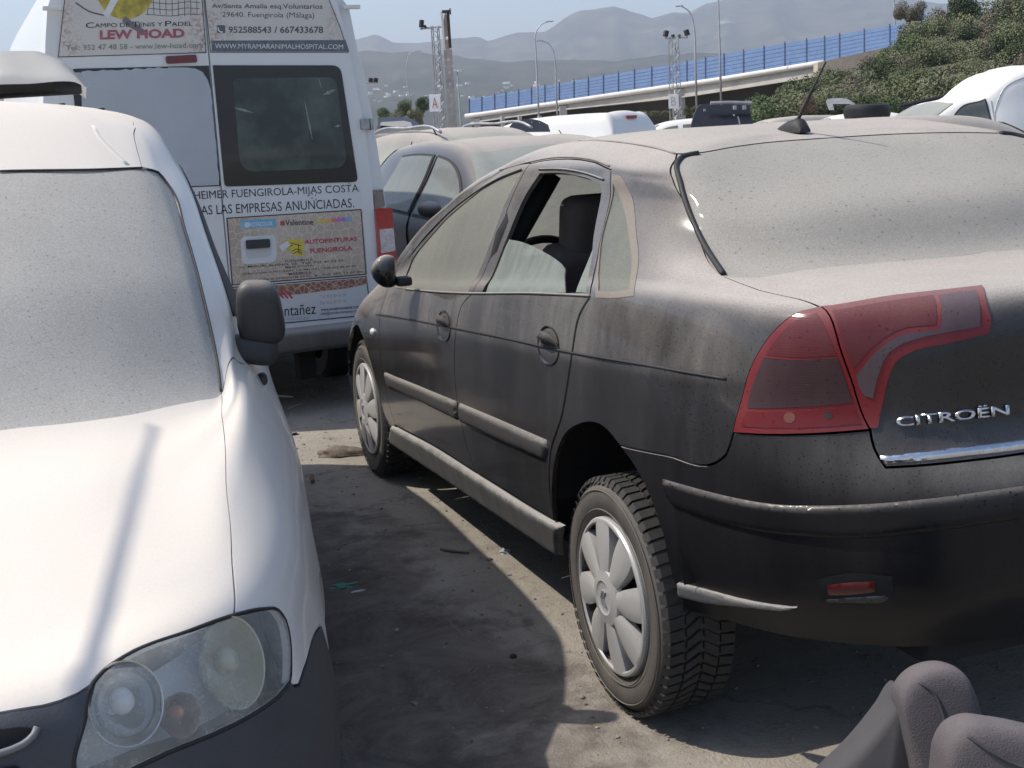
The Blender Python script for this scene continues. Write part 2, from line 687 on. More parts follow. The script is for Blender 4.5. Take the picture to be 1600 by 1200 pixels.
def mat_dusty(name, base, rough=0.12, metal=0.0, coat=0.45, lo=0.05, hi=0.95, dust=DUST, spots=0.5, streak=0.5,
              n0=-0.1, n1=0.95, gamma=1.0, alpha=None, translucent=0.0, spot_scale=90.0, spec=0.5, film=None, grain_amp=0.14):
    """paint / glass with a film of settled dust: the film is thicker the more a surface faces up, washed in
    vertical streaks on steep faces and pitted by dried rain drops"""
    m, t, b = new_mat(name)
    out = t.nodes['Material Output']
    g = t.nodes.new('ShaderNodeNewGeometry')
    sep = t.nodes.new('ShaderNodeSeparateXYZ')
    t.links.new(g.outputs['Normal'], sep.inputs[0])
    up = maprange(t, sep.outputs['Z'], n0, n1, 0.0, 1.0)
    up = math_node(t, 'POWER', up, gamma)
    up = maprange(t, up, 0, 1, lo, hi)
    # vertical streaks and patches
    v = scaled_vec(t, (14, 14, 0.9))
    ns = noise_node(t, 1.0, 5, 0.6, v)
    st0 = maprange(t, ns.outputs[0], 0.3, 0.72, 1-streak, 1+streak*0.35)
    # streaks only run down steep faces
    steep = maprange(t, sep.outputs['Z'], 0.25, 0.75, 1.0, 0.12)
    mst = t.nodes.new('ShaderNodeMix')
    t.links.new(steep, mst.inputs[0]); mst.inputs[2].default_value = 1.0; t.links.new(st0, mst.inputs[3])
    st = mst.outputs[0]
    v2 = scaled_vec(t, (1, 1, 1))
    nb = noise_node(t, 2.6, 6, 0.6, v2)
    pt = maprange(t, nb.outputs[0], 0.3, 0.7, 0.90, 1.06)
    if film is not None:
        # film left on the flank above the waist line, rubbed and rinsed off below it
        tc_ = t.nodes.new('ShaderNodeTexCoord')
        s3 = t.nodes.new('ShaderNodeSeparateXYZ')
        t.links.new(tc_.outputs['Object'], s3.inputs[0])
        wl = math_node(t, 'MULTIPLY_ADD', s3.outputs['Y'], 0.0644, s3.outputs['Z'])      # height corrected for the rising waist
        hgt = maprange(t, wl, 0.835, 0.885, 0.0, 1.0, smooth=True)
        nr = noise_node(t, 3.1, 6, 0.62, scaled_vec(t, (1, 1, 0.55)), 0.4)
        rub = maprange(t, nr.outputs[0], 0.36, 0.60, 0.5, 1.0)
        flank = maprange(t, s3.outputs['Y'], -2.05, -1.75, 0.12, 1.0)
        fl_ = math_node(t, 'MULTIPLY_ADD', hgt, film*0.75, film*0.22)
        fl_ = math_node(t, 'MULTIPLY', math_node(t, 'MULTIPLY', fl_, rub), flank)
        up = math_node(t, 'MAXIMUM', up, fl_)
    f = math_node(t, 'MULTIPLY', up, st)
    f = math_node(t, 'MULTIPLY', f, pt)
    # rain spots
    vo = t.nodes.new('ShaderNodeTexVoronoi')
    vo.feature = 'F1'
    vo.inputs['Scale'].default_value = spot_scale
    vo.inputs['Randomness'].default_value = 1
    t.links.new(v2, vo.inputs['Vector'])
    sp = maprange(t, vo.outputs['Distance'], 0.12, 0.3, 1, 0)
    sc_ = t.nodes.new('ShaderNodeSeparateColor')
    t.links.new(vo.outputs['Color'], sc_.inputs[0])
    pick = maprange(t, sc_.outputs[0], 0.62, 0.8, 0, 1)
    spk = math_node(t, 'MULTIPLY', sp, pick)
    f = math_node(t, 'SUBTRACT', f, math_node(t, 'MULTIPLY', spk, spots*0.5), clamp=True)
    nf = noise_node(t, 240, 2, 0.5, v2)
    grain = maprange(t, nf.outputs[0], 0.3, 0.7, 1-grain_amp, 1+grain_amp)
    dcol = t.nodes.new('ShaderNodeVectorMath')
    dcol.operation = 'SCALE'
    dcol.inputs[0].default_value = dust
    t.links.new(grain, dcol.inputs['Scale'])
    b.inputs['Base Color'].default_value = (*base, 1)
    b.inputs['Metallic'].default_value = metal
    b.inputs['Roughness'].default_value = rough
    b.inputs['Specular IOR Level'].default_value = spec
    b.inputs['Coat Weight'].default_value = coat
    b.inputs['Coat IOR'].default_value = 1.4
    b.inputs['Coat Roughness'].default_value = 0.06
    if alpha is not None:
        b.inputs['Alpha'].default_value = alpha
    d = t.nodes.new('ShaderNodeBsdfDiffuse')
    t.links.new(dcol.outputs[0], d.inputs[0])
    dd = d.outputs[0]
    if translucent > 0:
        tr = t.nodes.new('ShaderNodeBsdfTranslucent')
        t.links.new(dcol.outputs[0], tr.inputs[0])
        mt = t.nodes.new('ShaderNodeMixShader')
        mt.inputs[0].default_value = translucent
        t.links.new(dd, mt.inputs[1]); t.links.new(tr.outputs[0], mt.inputs[2])
        dd = mt.outputs[0]
    mx = t.nodes.new('ShaderNodeMixShader')
    t.links.new(f, mx.inputs[0])
    t.links.new(b.outputs[0], mx.inputs[1])
    t.links.new(dd, mx.inputs[2])
    t.links.new(mx.outputs[0], out.inputs['Surface'])
    return m


M_ = {}
M_['black'] = mat_plain('black_void', (0.008, 0.008, 0.009), 0.9, var=0.2)
M_['rubber'] = mat_plain('black_rubber', (0.02, 0.02, 0.021), 0.65, var=0.3, scale=20)
M_['plastic'] = mat_plain('grey_black_plastic', (0.035, 0.036, 0.04), 0.55, var=0.2, scale=10, bumpy=0.15)
M_['chrome'] = mat_plain('chrome', (0.62, 0.62, 0.63), 0.2, 1.0, var=0.1)
M_['steel'] = mat_plain('galvanised_steel', (0.36, 0.36, 0.37), 0.5, 0.6, var=0.25)
M_['c5'] = mat_dusty('black_car_paint', (0.007, 0.007, 0.009), lo=0.03, hi=0.97, n0=0.0, n1=0.97, gamma=2.0, film=0.33, streak=0.38, spots=0.35, spot_scale=150.0, spec=0.3)
M_['c5trim'] = mat_dusty('dusty_black_trim', (0.02, 0.02, 0.021), rough=0.5, coat=0.0, lo=0.05, hi=0.9, n0=0.0, n1=0.98, gamma=1.3)
M_['c5glass'] = mat_dusty('dusty_side_glass', (0.02, 0.026, 0.024), rough=0.03, coat=0, lo=0.66, hi=0.95, n0=0.0, n1=0.8,
                          dust=(0.41, 0.405, 0.355), spots=0.2, streak=0.10, translucent=0.5)
M_['backlight'] = mat_dusty('dusty_rear_glass', (0.03, 0.035, 0.034), rough=0.05, coat=0, lo=0.80, hi=0.97, n0=0.2, n1=0.95,
                            dust=(0.325, 0.308, 0.277), spots=0.7, streak=0.08, spot_scale=60.0)


# ================================================================== GROUND
def build_ground():
    bm = bmesh.new()
    xs = sorted(set([-9000, -2500, -600, -150, -40, -15] + [round(-6+0.25*i, 3) for i in range(49)] + [10, 25, 60, 200, 800, 3000, 9000]))
    ys = sorted(set([-9000, -600, -60, -15] + [round(-5+0.25*i, 3) for i in range(61)] + [14, 25, 60, 200, 800, 3000, 12000]))
    g = [[bm.verts.new((x, y, 0)) for y in ys] for x in xs]
    for i in range(len(xs)-1):
        for j in range(len(ys)-1):
            bm.faces.new((g[i][j], g[i+1][j], g[i+1][j+1], g[i][j+1]))
    m, t, b = new_mat('yard_ground')
    v = scaled_vec(t, (1, 1, 1))
    n1 = noise_node(t, 0.8, 8, 0.6, v)
    n2 = noise_node(t, 7, 10, 0.72, v)
    n3 = noise_node(t, 90, 4, 0.7, v)
    base = mixc(t, maprange(t, n1.outputs[0], 0.35, 0.65), (0.275, 0.248, 0.212), (0.375, 0.338, 0.288))
    base = mixc(t, maprange(t, n2.outputs[0], 0.5, 0.75, 0, 0.6), base, (0.17, 0.145, 0.12))
    base = mixc(t, maprange(t, n3.outputs[0], 0.55, 0.8, 0, 0.5), base, (0.5, 0.46, 0.4))
    # oil patches in the small van's shadow, their brown also deepening its shade
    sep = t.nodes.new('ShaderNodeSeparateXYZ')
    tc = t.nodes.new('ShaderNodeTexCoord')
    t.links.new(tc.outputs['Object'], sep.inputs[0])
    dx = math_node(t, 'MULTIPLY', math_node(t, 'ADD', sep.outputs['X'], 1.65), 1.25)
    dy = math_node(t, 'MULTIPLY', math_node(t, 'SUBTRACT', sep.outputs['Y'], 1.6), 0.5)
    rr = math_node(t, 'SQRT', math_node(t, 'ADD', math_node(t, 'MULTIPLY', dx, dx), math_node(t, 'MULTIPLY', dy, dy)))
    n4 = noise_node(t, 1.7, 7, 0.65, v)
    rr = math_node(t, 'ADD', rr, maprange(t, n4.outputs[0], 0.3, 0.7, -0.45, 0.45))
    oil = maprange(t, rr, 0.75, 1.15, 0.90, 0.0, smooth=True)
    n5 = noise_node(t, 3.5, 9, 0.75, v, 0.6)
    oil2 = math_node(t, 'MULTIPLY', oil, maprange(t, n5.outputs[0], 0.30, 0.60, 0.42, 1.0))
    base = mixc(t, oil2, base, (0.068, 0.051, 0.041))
    # pale scrapes and tyre tracks
    vs = t.nodes.new('ShaderNodeMapping')
    vs.inputs['Rotation'].default_value = (0, 0, 0.5)
    vs.inputs['Scale'].default_value = (14, 1.1, 1)
    t.links.new(tc.outputs['Object'], vs.inputs[0])
    n6 = noise_node(t, 1.0, 8, 0.7, vs.outputs[0])
    base = mixc(t, maprange(t, n6.outputs[0], 0.64, 0.72, 0, 0.30), base, (0.33, 0.30, 0.27))
    vw = t.nodes.new('ShaderNodeMapping')
    vw.inputs['Rotation'].default_value = (0, 0, 0.15)
    vw.inputs['Scale'].default_value = (0.7, 9, 1)
    t.links.new(tc.outputs['Object'], vw.inputs[0])
    n7 = noise_node(t, 1.0, 8, 0.75, vw.outputs[0])
    base = mixc(t, maprange(t, n7.outputs[0], 0.62, 0.70, 0, 0.6), base, (0.03, 0.027, 0.026))
    # dried cracks and seams in the oily crust
    nd = noise_node(t, 2.2, 6, .7, v)
    wv = t.nodes.new('ShaderNodeVectorMath'); wv.operation = 'MULTIPLY_ADD'
    t.links.new(nd.outputs['Color'], wv.inputs[0]); wv.inputs[1].default_value = (.55, .55, 0); t.links.new(v, wv.inputs[2])
    vo = t.nodes.new('ShaderNodeTexVoronoi'); vo.feature = 'DISTANCE_TO_EDGE'; vo.inputs['Scale'].default_value = 1.1
    t.links.new(wv.outputs[0], vo.inputs['Vector'])
    ck = maprange(t, vo.outputs['Distance'], .004, .022, 1, 0)
    ck = math_node(t, 'MULTIPLY', ck, maprange(t, n5.outputs[0], .45, .62, 0, .5))
    base = mixc(t, ck, base, (.022, .018, .016))
    n8 = noise_node(t, 26, 8, .75, v)
    base = mixc(t, maprange(t, n8.outputs[0], .60, .72, 0, .35), base, (.16, .135, .115))
    base = mixc(t, maprange(t, n8.outputs[0], .42, .30, 0, .45), base, (.035, .029, .026))
    t.links.new(base, b.inputs['Base Color'])
    b.inputs['Roughness'].default_value = 0.9
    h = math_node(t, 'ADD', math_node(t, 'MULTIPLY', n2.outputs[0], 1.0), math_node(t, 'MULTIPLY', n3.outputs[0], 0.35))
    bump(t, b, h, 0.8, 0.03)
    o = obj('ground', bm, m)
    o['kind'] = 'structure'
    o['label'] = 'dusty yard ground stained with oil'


build_ground()


# ================================================================== BLACK SALOON
def black_saloon():
    root = thing('saloon_car', 'dusty black saloon with its rear door window broken open, parked tail towards the viewer', 'car', (-0.0, 2.3, 0))
    net = [
        # 0 bottom edge
        [(0, 4.66, .20), (-.35, 4.60, .19), (-.70, 4.38, .19), (-.83, 4.15, .19), (-.835, 3.75, .20), (-.835, 3.25, .215), (-.835, 2.65, .24), (-.835, 2.05, .262), (-.835, 1.45, .29), (-.83, 1.0, .33), (-.80, .65, .375), (-.70, .37, .40), (-.54, .20, .41), (-.3, .13, .415), (0, .11, .42)],
        # 1 lower flank
        [(0, 4.73, .38), (-.35, 4.67, .38), (-.72, 4.43, .38), (-.85, 4.18, .39), (-.872, 3.75, .40), (-.875, 3.25, .41), (-.877, 2.65, .43), (-.878, 2.05, .455), (-.878, 1.45, .48), (-.873, 1.0, .51), (-.855, .65, .54), (-.76, .32, .555), (-.58, .11, .565), (-.3, .03, .57), (0, .01, .57)],
        # 2 widest
        [(0, 4.735, .55), (-.35, 4.675, .55), (-.71, 4.43, .56), (-.845, 4.15, .575), (-.885, 3.75, .59), (-.887, 3.25, .605), (-.888, 2.65, .63), (-.888, 2.05, .655), (-.888, 1.45, .68), (-.884, 1.0, .70), (-.866, .65, .72), (-.775, .315, .735), (-.585, .105, .75), (-.3, .02, .755), (0, 0, .755)],
        # 3 crease
        [(0, 4.66, .67), (-.34, 4.61, .68), (-.66, 4.38, .70), (-.80, 4.10, .725), (-.862, 3.75, .757), (-.874, 3.25, .79), (-.878, 2.65, .83), (-.878, 2.05, .87), (-.876, 1.45, .912), (-.87, 1.0, .935), (-.848, .65, .94), (-.768, .35, .925), (-.585, .165, .90), (-.3, .095, .89), (0, .075, .89)],
        # 4 belt / bonnet edge / boot edge
        [(0, 4.50, .77), (-.32, 4.45, .785), (-.58, 4.26, .80), (-.725, 4.02, .83), (-.79, 3.70, .873), (-.828, 3.22, .92), (-.845, 2.65, .965), (-.85, 2.05, 1.02), (-.845, 1.45, 1.07), (-.832, 1.0, 1.105), (-.79, .62, 1.125), (-.70, .32, 1.13), (-.535, .20, 1.14), (-.3, .135, 1.15), (0, .115, 1.15)],
        # 5 deck / bonnet / above belt
        [(0, 4.25, .85), (-.31, 4.21, .857), (-.53, 4.10, .872), (-.65, 3.94, .895), (-.735, 3.68, .925), (-.794, 3.24, .965), (-.81, 2.65, 1.012), (-.815, 2.05, 1.068), (-.808, 1.45, 1.12), (-.788, 1.0, 1.155), (-.735, .70, 1.158), (-.645, .47, 1.155), (-.50, .38, 1.163), (-.28, .33, 1.17), (0, .31, 1.17)],
        # 6 glass base
        [(0, 3.98, .93), (-.32, 3.92, .935), (-.54, 3.80, .945), (-.655, 3.66, .96), (-.748, 3.44, 1.022), (-.765, 3.05, 1.07), (-.768, 2.55, 1.13), (-.767, 2.02, 1.185), (-.755, 1.45, 1.222), (-.728, 1.04, 1.235), (-.668, .85, 1.205), (-.60, .74, 1.18), (-.48, .66, 1.177), (-.27, .61, 1.177), (0, .59, 1.177)],
        # 7 mid glass
        [(0, 3.50, 1.13), (-.31, 3.45, 1.13), (-.53, 3.34, 1.128), (-.63, 3.25, 1.135), (-.703, 3.16, 1.172), (-.712, 2.86, 1.205), (-.713, 2.45, 1.27), (-.705, 2.0, 1.32), (-.69, 1.47, 1.34), (-.668, 1.14, 1.338), (-.627, .99, 1.32), (-.568, .885, 1.302), (-.45, .82, 1.305), (-.26, .79, 1.315), (0, .78, 1.32)],
        # 8 rail / header
        [(0, 2.95, 1.385), (-.30, 2.91, 1.382), (-.50, 2.83, 1.368), (-.58, 2.78, 1.355), (-.640, 2.70, 1.342), (-.652, 2.53, 1.348), (-.643, 2.25, 1.402), (-.632, 1.95, 1.433), (-.632, 1.5, 1.437), (-.620, 1.27, 1.428), (-.588, 1.14, 1.424), (-.535, 1.085, 1.422), (-.42, 1.11, 1.432), (-.25, 1.165, 1.443), (0, 1.195, 1.445)],
        # 9 roof shoulder
        [(0, 2.80, 1.435), (-.27, 2.77, 1.432), (-.42, 2.71, 1.422), (-.50, 2.66, 1.41), (-.57, 2.57, 1.402), (-.602, 2.42, 1.414), (-.590, 2.2, 1.453), (-.56, 1.92, 1.476), (-.535, 1.55, 1.484), (-.505, 1.35, 1.474), (-.475, 1.25, 1.466), (-.435, 1.20, 1.462), (-.35, 1.215, 1.464), (-.21, 1.255, 1.464), (0, 1.275, 1.463)],
        # 10 roof centre line
        [(0, 2.68, 1.468), (0, 2.64, 1.472), (0, 2.58, 1.477), (0, 2.5, 1.483), (0, 2.4, 1.49), (0, 2.28, 1.498), (0, 2.12, 1.506), (0, 1.9, 1.511), (0, 1.62, 1.506), (0, 1.48, 1.498), (0, 1.42, 1.488), (0, 1.39, 1.483), (0, 1.37, 1.479), (0, 1.36, 1.477), (0, 1.355, 1.476)],
    ]
    # an extra row between glass and rail keeps the curve into the roof round
    extra = []
    for i, (a_, b_) in enumerate(zip(net[7], net[8])):
        m_ = [(p_+q_)/2 for p_, q_ in zip(a_, b_)]
        k_ = {7: .004, 8: .007, 9: .013, 10: .014, 11: .010}.get(i, .003)
        d_ = Vector((m_[0]*.8, 0, m_[2]-1.15)) if i < 11 else Vector((m_[0]*.3, -.15, m_[2]-1.2))
        d_.normalize()
        extra.append(tuple(m_[j]+d_[j]*k_ for j in range(3)))
    net.insert(8, extra)
    S = Patch(net)
    paint, trim = M_['c5'], M_['c5trim']
    J = 'join'
    # ---- shared curves (pixels of the photograph's outline)
    door_front_edge = [(606, 453), (594.5, 490), (593, 535), (597, 580), (608, 634), (618, 664)]
    split = [(743, 737), (725, 679), (714, 625), (711.5, 526), (720, 481), (738.5, 458.5)]
    pillar_b = [(738.5, 458.5), (785, 350), (829, 256)]
    drip_f = [(829, 255), (780, 269), (740, 292), (700, 324), (660, 364), (632, 400), (612, 430)]
    drip_r = [(955, 265), (930, 254), (900, 249), (860, 250), (829, 256)]
    rear_edge = [(866, 812), (858, 757), (860, 706), (878, 647), (894, 553), (907, 490), (922, 465)]
    rear_edge_up = [(922, 465), (942, 360), (955, 265)]
    sill_top = [(618, 664), (680, 697), (743, 737)]
    sill_top_r = [(743, 737), (800, 772), (866, 812)]
    ditch = [(1058, 240), (1030, 232), (1000, 226), (970, 222), (-.50, 1.9, 1.485), (-.54, 2.25, 1.46), (-.53, 2.5, 1.425), (-.50, 2.66, 1.41)]
    arch_r = [(866, 812), (863, 757), (869.5, 710), (883, 678.5), (905.5, 663), (928, 660.5), (950.5, 674), (968.5, 696.5)]
    arch_r2 = [(968.5, 696.5), (991, 728), (1004, 750), (1035, 830), (1053, 905), (1070, 962)]
    bump_seam = [(968.5, 696.5), (1040, 711), (1117, 723.5), (1135, 710), (1147, 676)]
    glass_side = [(1056, 249), (1069, 315), (1093, 373), (1129, 431)]
    deck_seam = [(1129, 431), (1150, 440), (1205, 458), (1281, 480.5)]
    light_out = [(1281, 480.5), (1238, 494), (1204, 525), (1180, 562), (1161, 624), (1147, 676)]
    light_split = [(1281, 480.5), (1310.5, 537), (1335, 605), (1360, 670)]
    light_bot = [(1147, 676), (1233, 679), (1360, 671)]
    lid_edge = [(1360, 671), (1366, 700), (1374, 716), (1384, 730)]
    lid_bot = [(1384, 730), (1490, 722), (1600, 708), (-.15, .07, .84), (0, .065, .84)]
    roof_rear = [(1058, 240), (1090, 238.5), (1161, 227), (1250, 218), (0, 1.273, 1.463)]
    glass_bot = [(1129, 431), (1300, 416), (1500, 399), (0, .60, 1.176)]
    rw = [[(754, 456), (800, 353), (843, 272)], [(843, 272), (880, 272), (915, 279), (939, 290)], [(939, 290), (934, 330), (922, 415), (915, 456)], [(915, 456), (835, 458), (754, 456)]]
    fw = [[(634, 452), (690, 456), (731, 456)], [(731, 456), (775, 355), (817, 266)], [(817, 266), (788, 276), (752, 296), (716, 325), (680, 361), (650, 396), (640, 418), (634, 452)]]
    qw = [[(932, 464), (943, 360), (957, 272)], [(957, 272), (970, 276), (984, 301), (993, 355), (997, 409), (990, 462)], [(990, 462), (960, 465), (932, 464)]]
    # front wheel arch in car space
    fa = [(-.86, 3.79+0.37*math.cos(R(a)), .335+0.36*math.sin(R(a))) for a in range(-25, 206, 15)]
    # ---- doors
    for side in ((1,) if False else (0,)):
        fd = panel('front_door', S, [door_front_edge, sill_top, split, pillar_b, drip_f, [(612, 430), (606, 453)]], paint, root, holes=[fw], mirror=None, cell=0.045)
        rd = panel('rear_door', S, [split[::-1], sill_top_r, rear_edge, rear_edge_up, drip_r, pillar_b[::-1]], paint, root, holes=[rw], cell=0.045)
    # ---- body side with pillars, and fender
    side = panel('body_side', S, [rear_edge, rear_edge_up, drip_r, drip_f, [(612, 430), (-.745, 3.46, 1.0)],
                                  [(-.745, 3.46, 1.0), (-.68, 3.20, 1.155), (-.60, 2.78, 1.35), (-.50, 2.66, 1.41)], ditch[::-1], [(1058, 240), (1056, 249)],
                                  glass_side, deck_seam, light_out, bump_seam[::-1], arch_r[::-1]],
                 paint, root, holes=[qw], cell=0.045)
    fen = panel('front_wing', S, [door_front_edge, [(618, 664), (-.845, 3.41, .25)], [(-.845, 3.41, .25), (-.86, 3.42, .33)]+fa[::-1][3:-3]+[(-.85, 4.15, .50)], [(-.85, 4.15, .50), (-.83, 4.18, .62), (-.79, 4.14, .73)],
                                  [(-.79, 4.14, .73), (-.745, 3.98, .85), (-.745, 3.70, .915), (-.748, 3.46, 1.0)], [(-.748, 3.46, 1.0), (609, 436), (606, 453)]], paint, root, cell=0.045)
    for o in (fd, rd, side, fen):
        link_mesh(o.name.split('.')[0], mirrored(o.data, S.M, root), None, root, world=False)
    # ---- roof, bonnet, boot lid, bumpers
    panel('roof', S, [ditch, [(-.50, 2.66, 1.41), (-.42, 2.71, 1.422), (-.27, 2.77, 1.432), (0, 2.80, 1.435)], [('uv', 0, 10), ('uv', 0, 11)], [('uv', 0, 11), ('uv', 14, 11)], [('uv', 14, 11), (0, 1.273, 1.463)], roof_rear[::-1]],
          M_['c5'], root, mirror=J, cell=0.05)
    panel('bonnet', S, [[(-.735, 3.52, .965), (-.745, 3.70, .915), (-.745, 3.98, .85), (-.66, 4.18, .80), (-.5, 4.35, .785), (-.3, 4.46, .78), (0, 4.51, .77)], [(0, 4.51, .77), (0, 4.25, .85), (0, 4.0, .925)],
                        [(0, 4.0, .925), (-.32, 3.94, .93), (-.54, 3.82, .94), (-.735, 3.52, .965)]], paint, root, mirror=J, cell=0.06)
    panel('front_bumper', S, [[(-.86, 4.16, .50), (-.85, 4.13, .3), (-.84, 4.12, .20)], [(-.83, 4.15, .19), (-.70, 4.38, .19), (-.35, 4.60, .19), (0, 4.66, .20)], [('uv', 0, 0), ('uv', 0, 3.9)],
                              [('uv', 0, 3.9), ('uv', 1, 3.9), ('uv', 2, 3.85), (-.78, 4.16, .74)], [(-.78, 4.16, .74), (-.83, 4.18, .62), (-.86, 4.16, .50)]], paint, root, mirror=J, cell=0.06)
    lid = panel('boot_lid', S, [glass_bot, [('uv', 14, 6), ('uv', 14, 5), ('uv', 14, 4), ('uv', 14, 3), (0, .065, .84)], lid_bot[::-1], lid_edge[::-1], light_split[::-1], deck_seam[::-1]],
                paint, root, mirror=J, cell=0.04)
    bumper = panel('rear_bumper', S, [bump_seam, light_bot, lid_edge, lid_bot, [(0, .065, .84), (0, .0, .755), (0, .01, .57), ('uv', 14, 0)],
                                      [('uv', 14, 0), ('uv', 12, 0), ('uv', 11, 0), ('uv', 10, 0.02), (1070, 962)], arch_r2[::-1]],
                   mat_dusty('black_bumper_skin', (0.007, 0.007, 0.009), rough=0.3, coat=0.06, spec=0.16, lo=0.02, hi=0.9, n0=0.05, n1=1.0, gamma=1.3, spots=0.3, spot_scale=150.0), root, mirror=J, cell=0.04)
    # bumper strip, lower lip, fog lamp
    strip = panel('bumper_strip', S, [[(1034, 746), (1135, 773), (1225, 787), (1320, 787), (1600, 757), (0, .0, .765)], [(0, .0, .765), (0, .0, .70)], [(0, .0, .70), (1600, 812), (1453, 832), (1341, 843), (1263, 840), (1135, 820), (1054, 793)], [(1054, 793), (1040, 775), (1034, 746)]],
                  mat_dusty('black_bumper_strip', (0.007, 0.007, 0.008), rough=0.36, lo=0.01, hi=0.30, n0=0.1, n1=1.0, spec=0.2, coat=0.05), root, mirror=J, pillow=0.009, pr=0.013, cell=0.008, depth=0.004)
    lipm = mat_dusty('scuffed_grey_lip', (0.13, 0.135, 0.14), rough=0.4, coat=0.1, lo=0.15, hi=0.5, n0=-0.2, n1=0.8)
    panel('bumper_lip', S, [[(1060, 908), (1100, 918), (1180, 938), (1250, 946)], [(1250, 946), (1235, 951), (1180, 948), (1100, 940), (1062, 931)], [(1062, 931), (1060, 908)]], lipm, root, mirror='copy', pillow=0.005, pr=0.006, off=0.006, cell=0.008, depth=0.01)
    fogm = mat_plain('dark_red_reflector', (0.07, 0.004, 0.006), 0.3, var=0.2, coat=0.2)
    panel('fog_recess_shade', S, [[(1278, 902), (1330, 892), (1396, 898)], [(1396, 898), (1398, 930)], [(1398, 930), (1340, 942), (1282, 938)], [(1282, 938), (1278, 902)]], M_['black'], root, mirror='copy', off=0.0015, depth=0, cell=0.03)  # flat black sheet paints the shade of a recess around the reflector
    panel('reflector', S, [[(1291, 912), (1330, 907), (1370, 906)], [(1370, 906), (1369, 925)], [(1369, 925), (1330, 930), (1293, 930)], [(1293, 930), (1291, 912)]], fogm, root, mirror='copy', pillow=0.003, pr=0.01, cell=0.01, off=0.002, depth=.003)
    panel('reflector_ledge', S, [[(1284, 934), (1340, 930), (1393, 926)], [(1393, 926), (1388, 938), (1340, 943), (1292, 942)], [(1292, 942), (1284, 934)]], trim, root, mirror='copy', pillow=0.006, pr=0.012, cell=0.01)
    # ---- glass
    gl = M_['c5glass']
    g1 = panel('side_window', S, fw, gl, root, off=-0.004, inset=-0.006, depth=0.004, mirror='copy')
    g3 = panel('quarter_window', S, qw, mat_dusty('dusty_quarter_glass', (0.02, 0.026, 0.024), rough=0.03, coat=0, lo=0.45, hi=0.9, n0=0.0, n1=0.8,
                                                  dust=(0.33, 0.33, 0.28), spots=0.2, streak=0.3, translucent=0.4), root, off=-0.003, inset=-0.003, depth=0.004, mirror='copy')
    # quarter window surround, tan with dust
    qs = mat_dusty('tan_window_surround', (0.10, 0.085, 0.07), rough=0.6, coat=0, lo=0.45, hi=0.8, dust=(0.27, 0.24, 0.205))
    inner = [[(934.5, 456), (945.5, 350), (957.5, 284)], [(957.5, 284), (967, 303), (979, 340), (985, 380), (987.5, 420), (985, 453)], [(985, 453), (960, 457), (934.5, 456)]]
    panel('window_surround', S, qw, qs, root, holes=[inner], off=0.001, inset=-0.002, depth=0.004, mirror='copy', cell=0.02)
    # right rear door still has its pane
    me = panel('x', S, rw, None, None, off=-0.004, inset=-0.006, depth=0.004, raw=True)
    o = link_mesh('side_window', me, gl, root)
    o.data = mirrored(o.data, S.M, root)
    clear = mat_dusty('broken_glass', (0.10, 0.13, 0.12), rough=0.05, coat=0, lo=0.55, hi=0.75, dust=(0.40, 0.44, 0.40), spots=0.2, streak=0.5, translucent=0.3, alpha=0.4)
    panel('broken_pane', S, [[(757, 456), (775, 412), (793, 373)], [(793, 373), (812, 377), (840, 389), (864, 403), (880, 419)], [(880, 419), (881, 456)], [(881, 456), (757, 456)]], clear, root, off=-0.006, inset=0, depth=0.004)
    panel('broken_pane', S, [[(897, 455), (911, 418), (924, 386)], [(924, 386), (921, 455)], [(921, 455), (897, 455)]], clear, root, off=-0.006, inset=0, depth=0.004)
    panel('windscreen', S, [[(-.735, 3.50, .99), (-.68, 3.22, 1.15), (-.60, 2.80, 1.348), (-.505, 2.67, 1.405)], [(-.505, 2.67, 1.405), (-.42, 2.72, 1.418), (-.27, 2.78, 1.428), (0, 2.81, 1.43)], [('uv', 0, 9.9), ('uv', 0, 6.05)],
                            [('uv', 0, 6.05), (-.32, 3.92, .94), (-.54, 3.80, .95), (-.735, 3.50, .99)]], gl, root, mirror=J, off=-0.003, inset=0)
    ring = [[(1069, 251), (1161, 230), (1250, 221), (0, 1.258, 1.458)], [(0, 1.258, 1.458), (0, .9, 1.37), (0, .61, 1.18)], [(0, .61, 1.18), (1500, 397), (1300, 412), (1140, 427)], [(1140, 427), (1104, 370), (1080, 312), (1064, 262), (1069, 251)]]
    glass_outer = [roof_rear[0:1]+roof_rear[1:], [(0, 1.273, 1.463), (0, .9, 1.37), (0, .60, 1.176)], glass_bot[::-1], glass_side[::-1], [(1056, 249), (1058, 240)]]
    bl = panel('rear_window', S, glass_outer, M_['backlight'], root, mirror=J, off=-0.002, inset=0.002, cell=0.04)
    # seals, gap shading and mouldings, each a part of its own
    def tubes(name, specs, rad, n, mat, off, step=0.04):
        pts = [S.point(c, off)[0] for c in specs]
        for mx in (1, -1):
            b_ = bmesh.new()
            add_tube(b_, [Vector((q[0]*mx, q[1], q[2])) for q in spline(pts, step=step)], rad, n)
            obj(name, b_, mat, root, smooth=3.2)
    tubes('gap_shade_seal', [(1092, 240), (1070, 244), (1059, 254), (1063, 285), (1072, 317), (1096, 374), (1130, 429)], 0.0075, 8, M_['rubber'], 0.001, 0.02)  # black tube stands in for the shading of the gap round the rear glass
    tubes('window_trim', [(634, 452), (690, 457), (738, 459), (835, 459), (922, 463)], 0.0045, 8, trim, 0.0)
    tubes('window_trim', [(640, 402), (662, 374), (700, 334), (740, 303), (780, 279), (815, 265)], 0.0035, 8, trim, 0.002)
    tubes('window_trim', [(843, 265), (880, 265), (915, 271), (944, 281)], 0.0035, 8, trim, 0.002)
    gap_ = [S.point(c, -0.003)[0] for c in rear_edge[::-1]]
